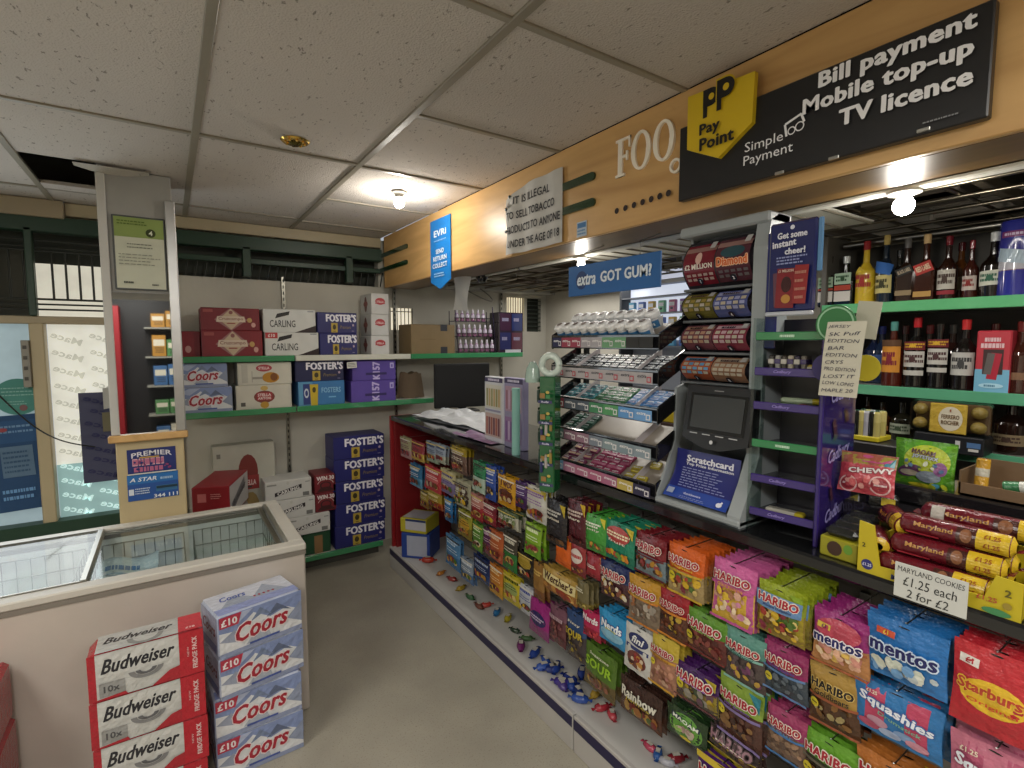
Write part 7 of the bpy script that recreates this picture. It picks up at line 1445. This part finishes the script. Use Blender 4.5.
m = MB(); p = at(672, 410, x=2.2); m.box(0, -.30, 0, .2, .45, p.z-.06, '#3a2a24', 'paint', .004); m.box(-.0, -.30, p.z-.06, .2, .45, p.z+.07, '#b09a1c', 'card', .004); tag(m.build('till_cabinet', loc=(2.15, p.y, 0)), 'brown cabinet with bright yellow top box behind the scratchcard dispenser', 'cabinet')
# red shelving across the aisle behind the photographer, seen in the pillar mirror
rs = empty('red_shelving', (-.2, -2.2, 0), PI, label='red upright shelving unit reflected in the pillar mirror', cat='shelving')
m = MB(); m.box(.30, -.3, 0, .42, .0, 2.1, '#8e1620', 'paint', .004); m.box(-.9, .0, 0, .9, .3, 2.2, '#1c191a', 'paint'); m.build('panel', rs)
for k in range(5): m = MB(); m.box(-.9, -.25, .3+.38*k, .05, .0, .32+.38*k, '#8b8980', 'paint'); m.build('shelf', rs)
r_ = random.Random(21)
for k in range(5):
    for i in range(4):
        c = r_.choice(['#a5762c', '#3a5f8c', '#8c2c34', '#b5ae9c', '#4c7a4a']); h_ = r_.uniform(.16, .28)
        o = carton(.15, .16, h_, c, {'front': lambda A, w, h: (A.rect(-.4*w, 0, .4*w, .3*h, '#c9c2b0'), A.lines(-.35*w, -.35*h, .35*w, -.05*h, 3, '#2c2a28', 4))})
        tag(o.build('grocery_box', loc=(-.66-.0+.16*i*1.0-.16*0+.56-.30*0+.0*k, -2.06, .322+.38*k), rot=PI), f'grocery carton, {ORD[i]} along the {("lowest","second","third","fourth","top")[k]} shelf of the red unit in the mirror', 'carton', 'grocery cartons on the red shelving')
# ================================================================ LIGHT, SKY, CAMERA
for nm, x, y, w, e in (('fill_panel', -.4, -1.0, 1, 52), ('fill_panel', -1.3, 1.0, 1, 30), ('fill_panel', 1.0, -1.0, 1, 20)):  # light panels added out of view for general ambient light
    b = MB(); b.box(-.3, -.6, -.012, .3, .6, .0, '#e8e4da', 'screenlit', .002); b.box(-.31, -.61, -.006, .31, .61, .004, '#8d8a80', 'paint')
    tag(b.build(nm, loc=(x, y, CZ-.006)), {-.4: 'added flat fill light panel on the ceiling behind the photographer', -1.3: 'added flat fill light panel on the ceiling over the freezer left end', 1.0: 'added flat fill light panel on the ceiling over the near counter end'}[x], 'fill light')
    L = bpy.data.lights.new('panel_fill', 'AREA'); L.shape = 'RECTANGLE'; L.size = .6; L.size_y = 1.2; L.energy = e; L.color = (1, .965, .90)
    l = bpy.data.objects.new('panel_fill', L); COL.objects.link(l); l.location = (x, y, CZ-.03)
L = bpy.data.lights.new('canopy_fill', 'AREA'); L.shape = 'RECTANGLE'; L.size = .04; L.size_y = 3.0; L.energy = 10; L.color = (1, .96, .9)  # added area light without a visible lamp, brightens the space under the canopy
l = bpy.data.objects.new('canopy_fill', L); COL.objects.link(l); l.location = (1.80, .8, 2.07)
L = bpy.data.lights.new('window_light', 'AREA'); L.shape = 'RECTANGLE'; L.size = 1.6; L.size_y = 1.1; L.energy = 14; L.color = (.9, .96, 1)
l = bpy.data.objects.new('window_light', L); COL.objects.link(l); l.location = (-1.2, 3.95, 1.2); l.rotation_euler = (-PI/2, 0, 0)
L = bpy.data.lights.new('back_corner_fill', 'AREA'); L.shape = 'RECTANGLE'; L.size = 1.0; L.size_y = 1.0; L.energy = 8; L.color = (1, .96, .9)  # extra unseen area light filling the far corner behind the counter
l = bpy.data.objects.new('back_corner_fill', L); COL.objects.link(l); l.location = (2.5, 3.2, 2.05)
W_ = bpy.data.worlds.new('World'); SC.world = W_; W_.use_nodes = True
W_.node_tree.nodes['Background'].inputs[0].default_value = (.75, .82, .9, 1); W_.node_tree.nodes['Background'].inputs[1].default_value = .5
cam = bpy.data.cameras.new('Camera'); co = bpy.data.objects.new('Camera', cam); COL.objects.link(co); SC.camera = co
cam.sensor_width = 36; cam.lens = 36*FPX/1024; cam.clip_start = .03
co.matrix_world = Matrix.Translation((0, 0, EYE)) @ Matrix((_R, _U, -_F)).transposed().to_4x4()
vs_ = SC.view_settings; vs_.view_transform = 'Standard'; vs_.look = 'None'; vs_.gamma = 1; vs_.use_curve_mapping = False; vs_.exposure = .14
SC.cycles.use_denoising = True; SC.cycles.max_bounces = 8; SC.cycles.sample_clamp_indirect = 6; SC.cycles.caustics_reflective = False; SC.cycles.caustics_refractive = False
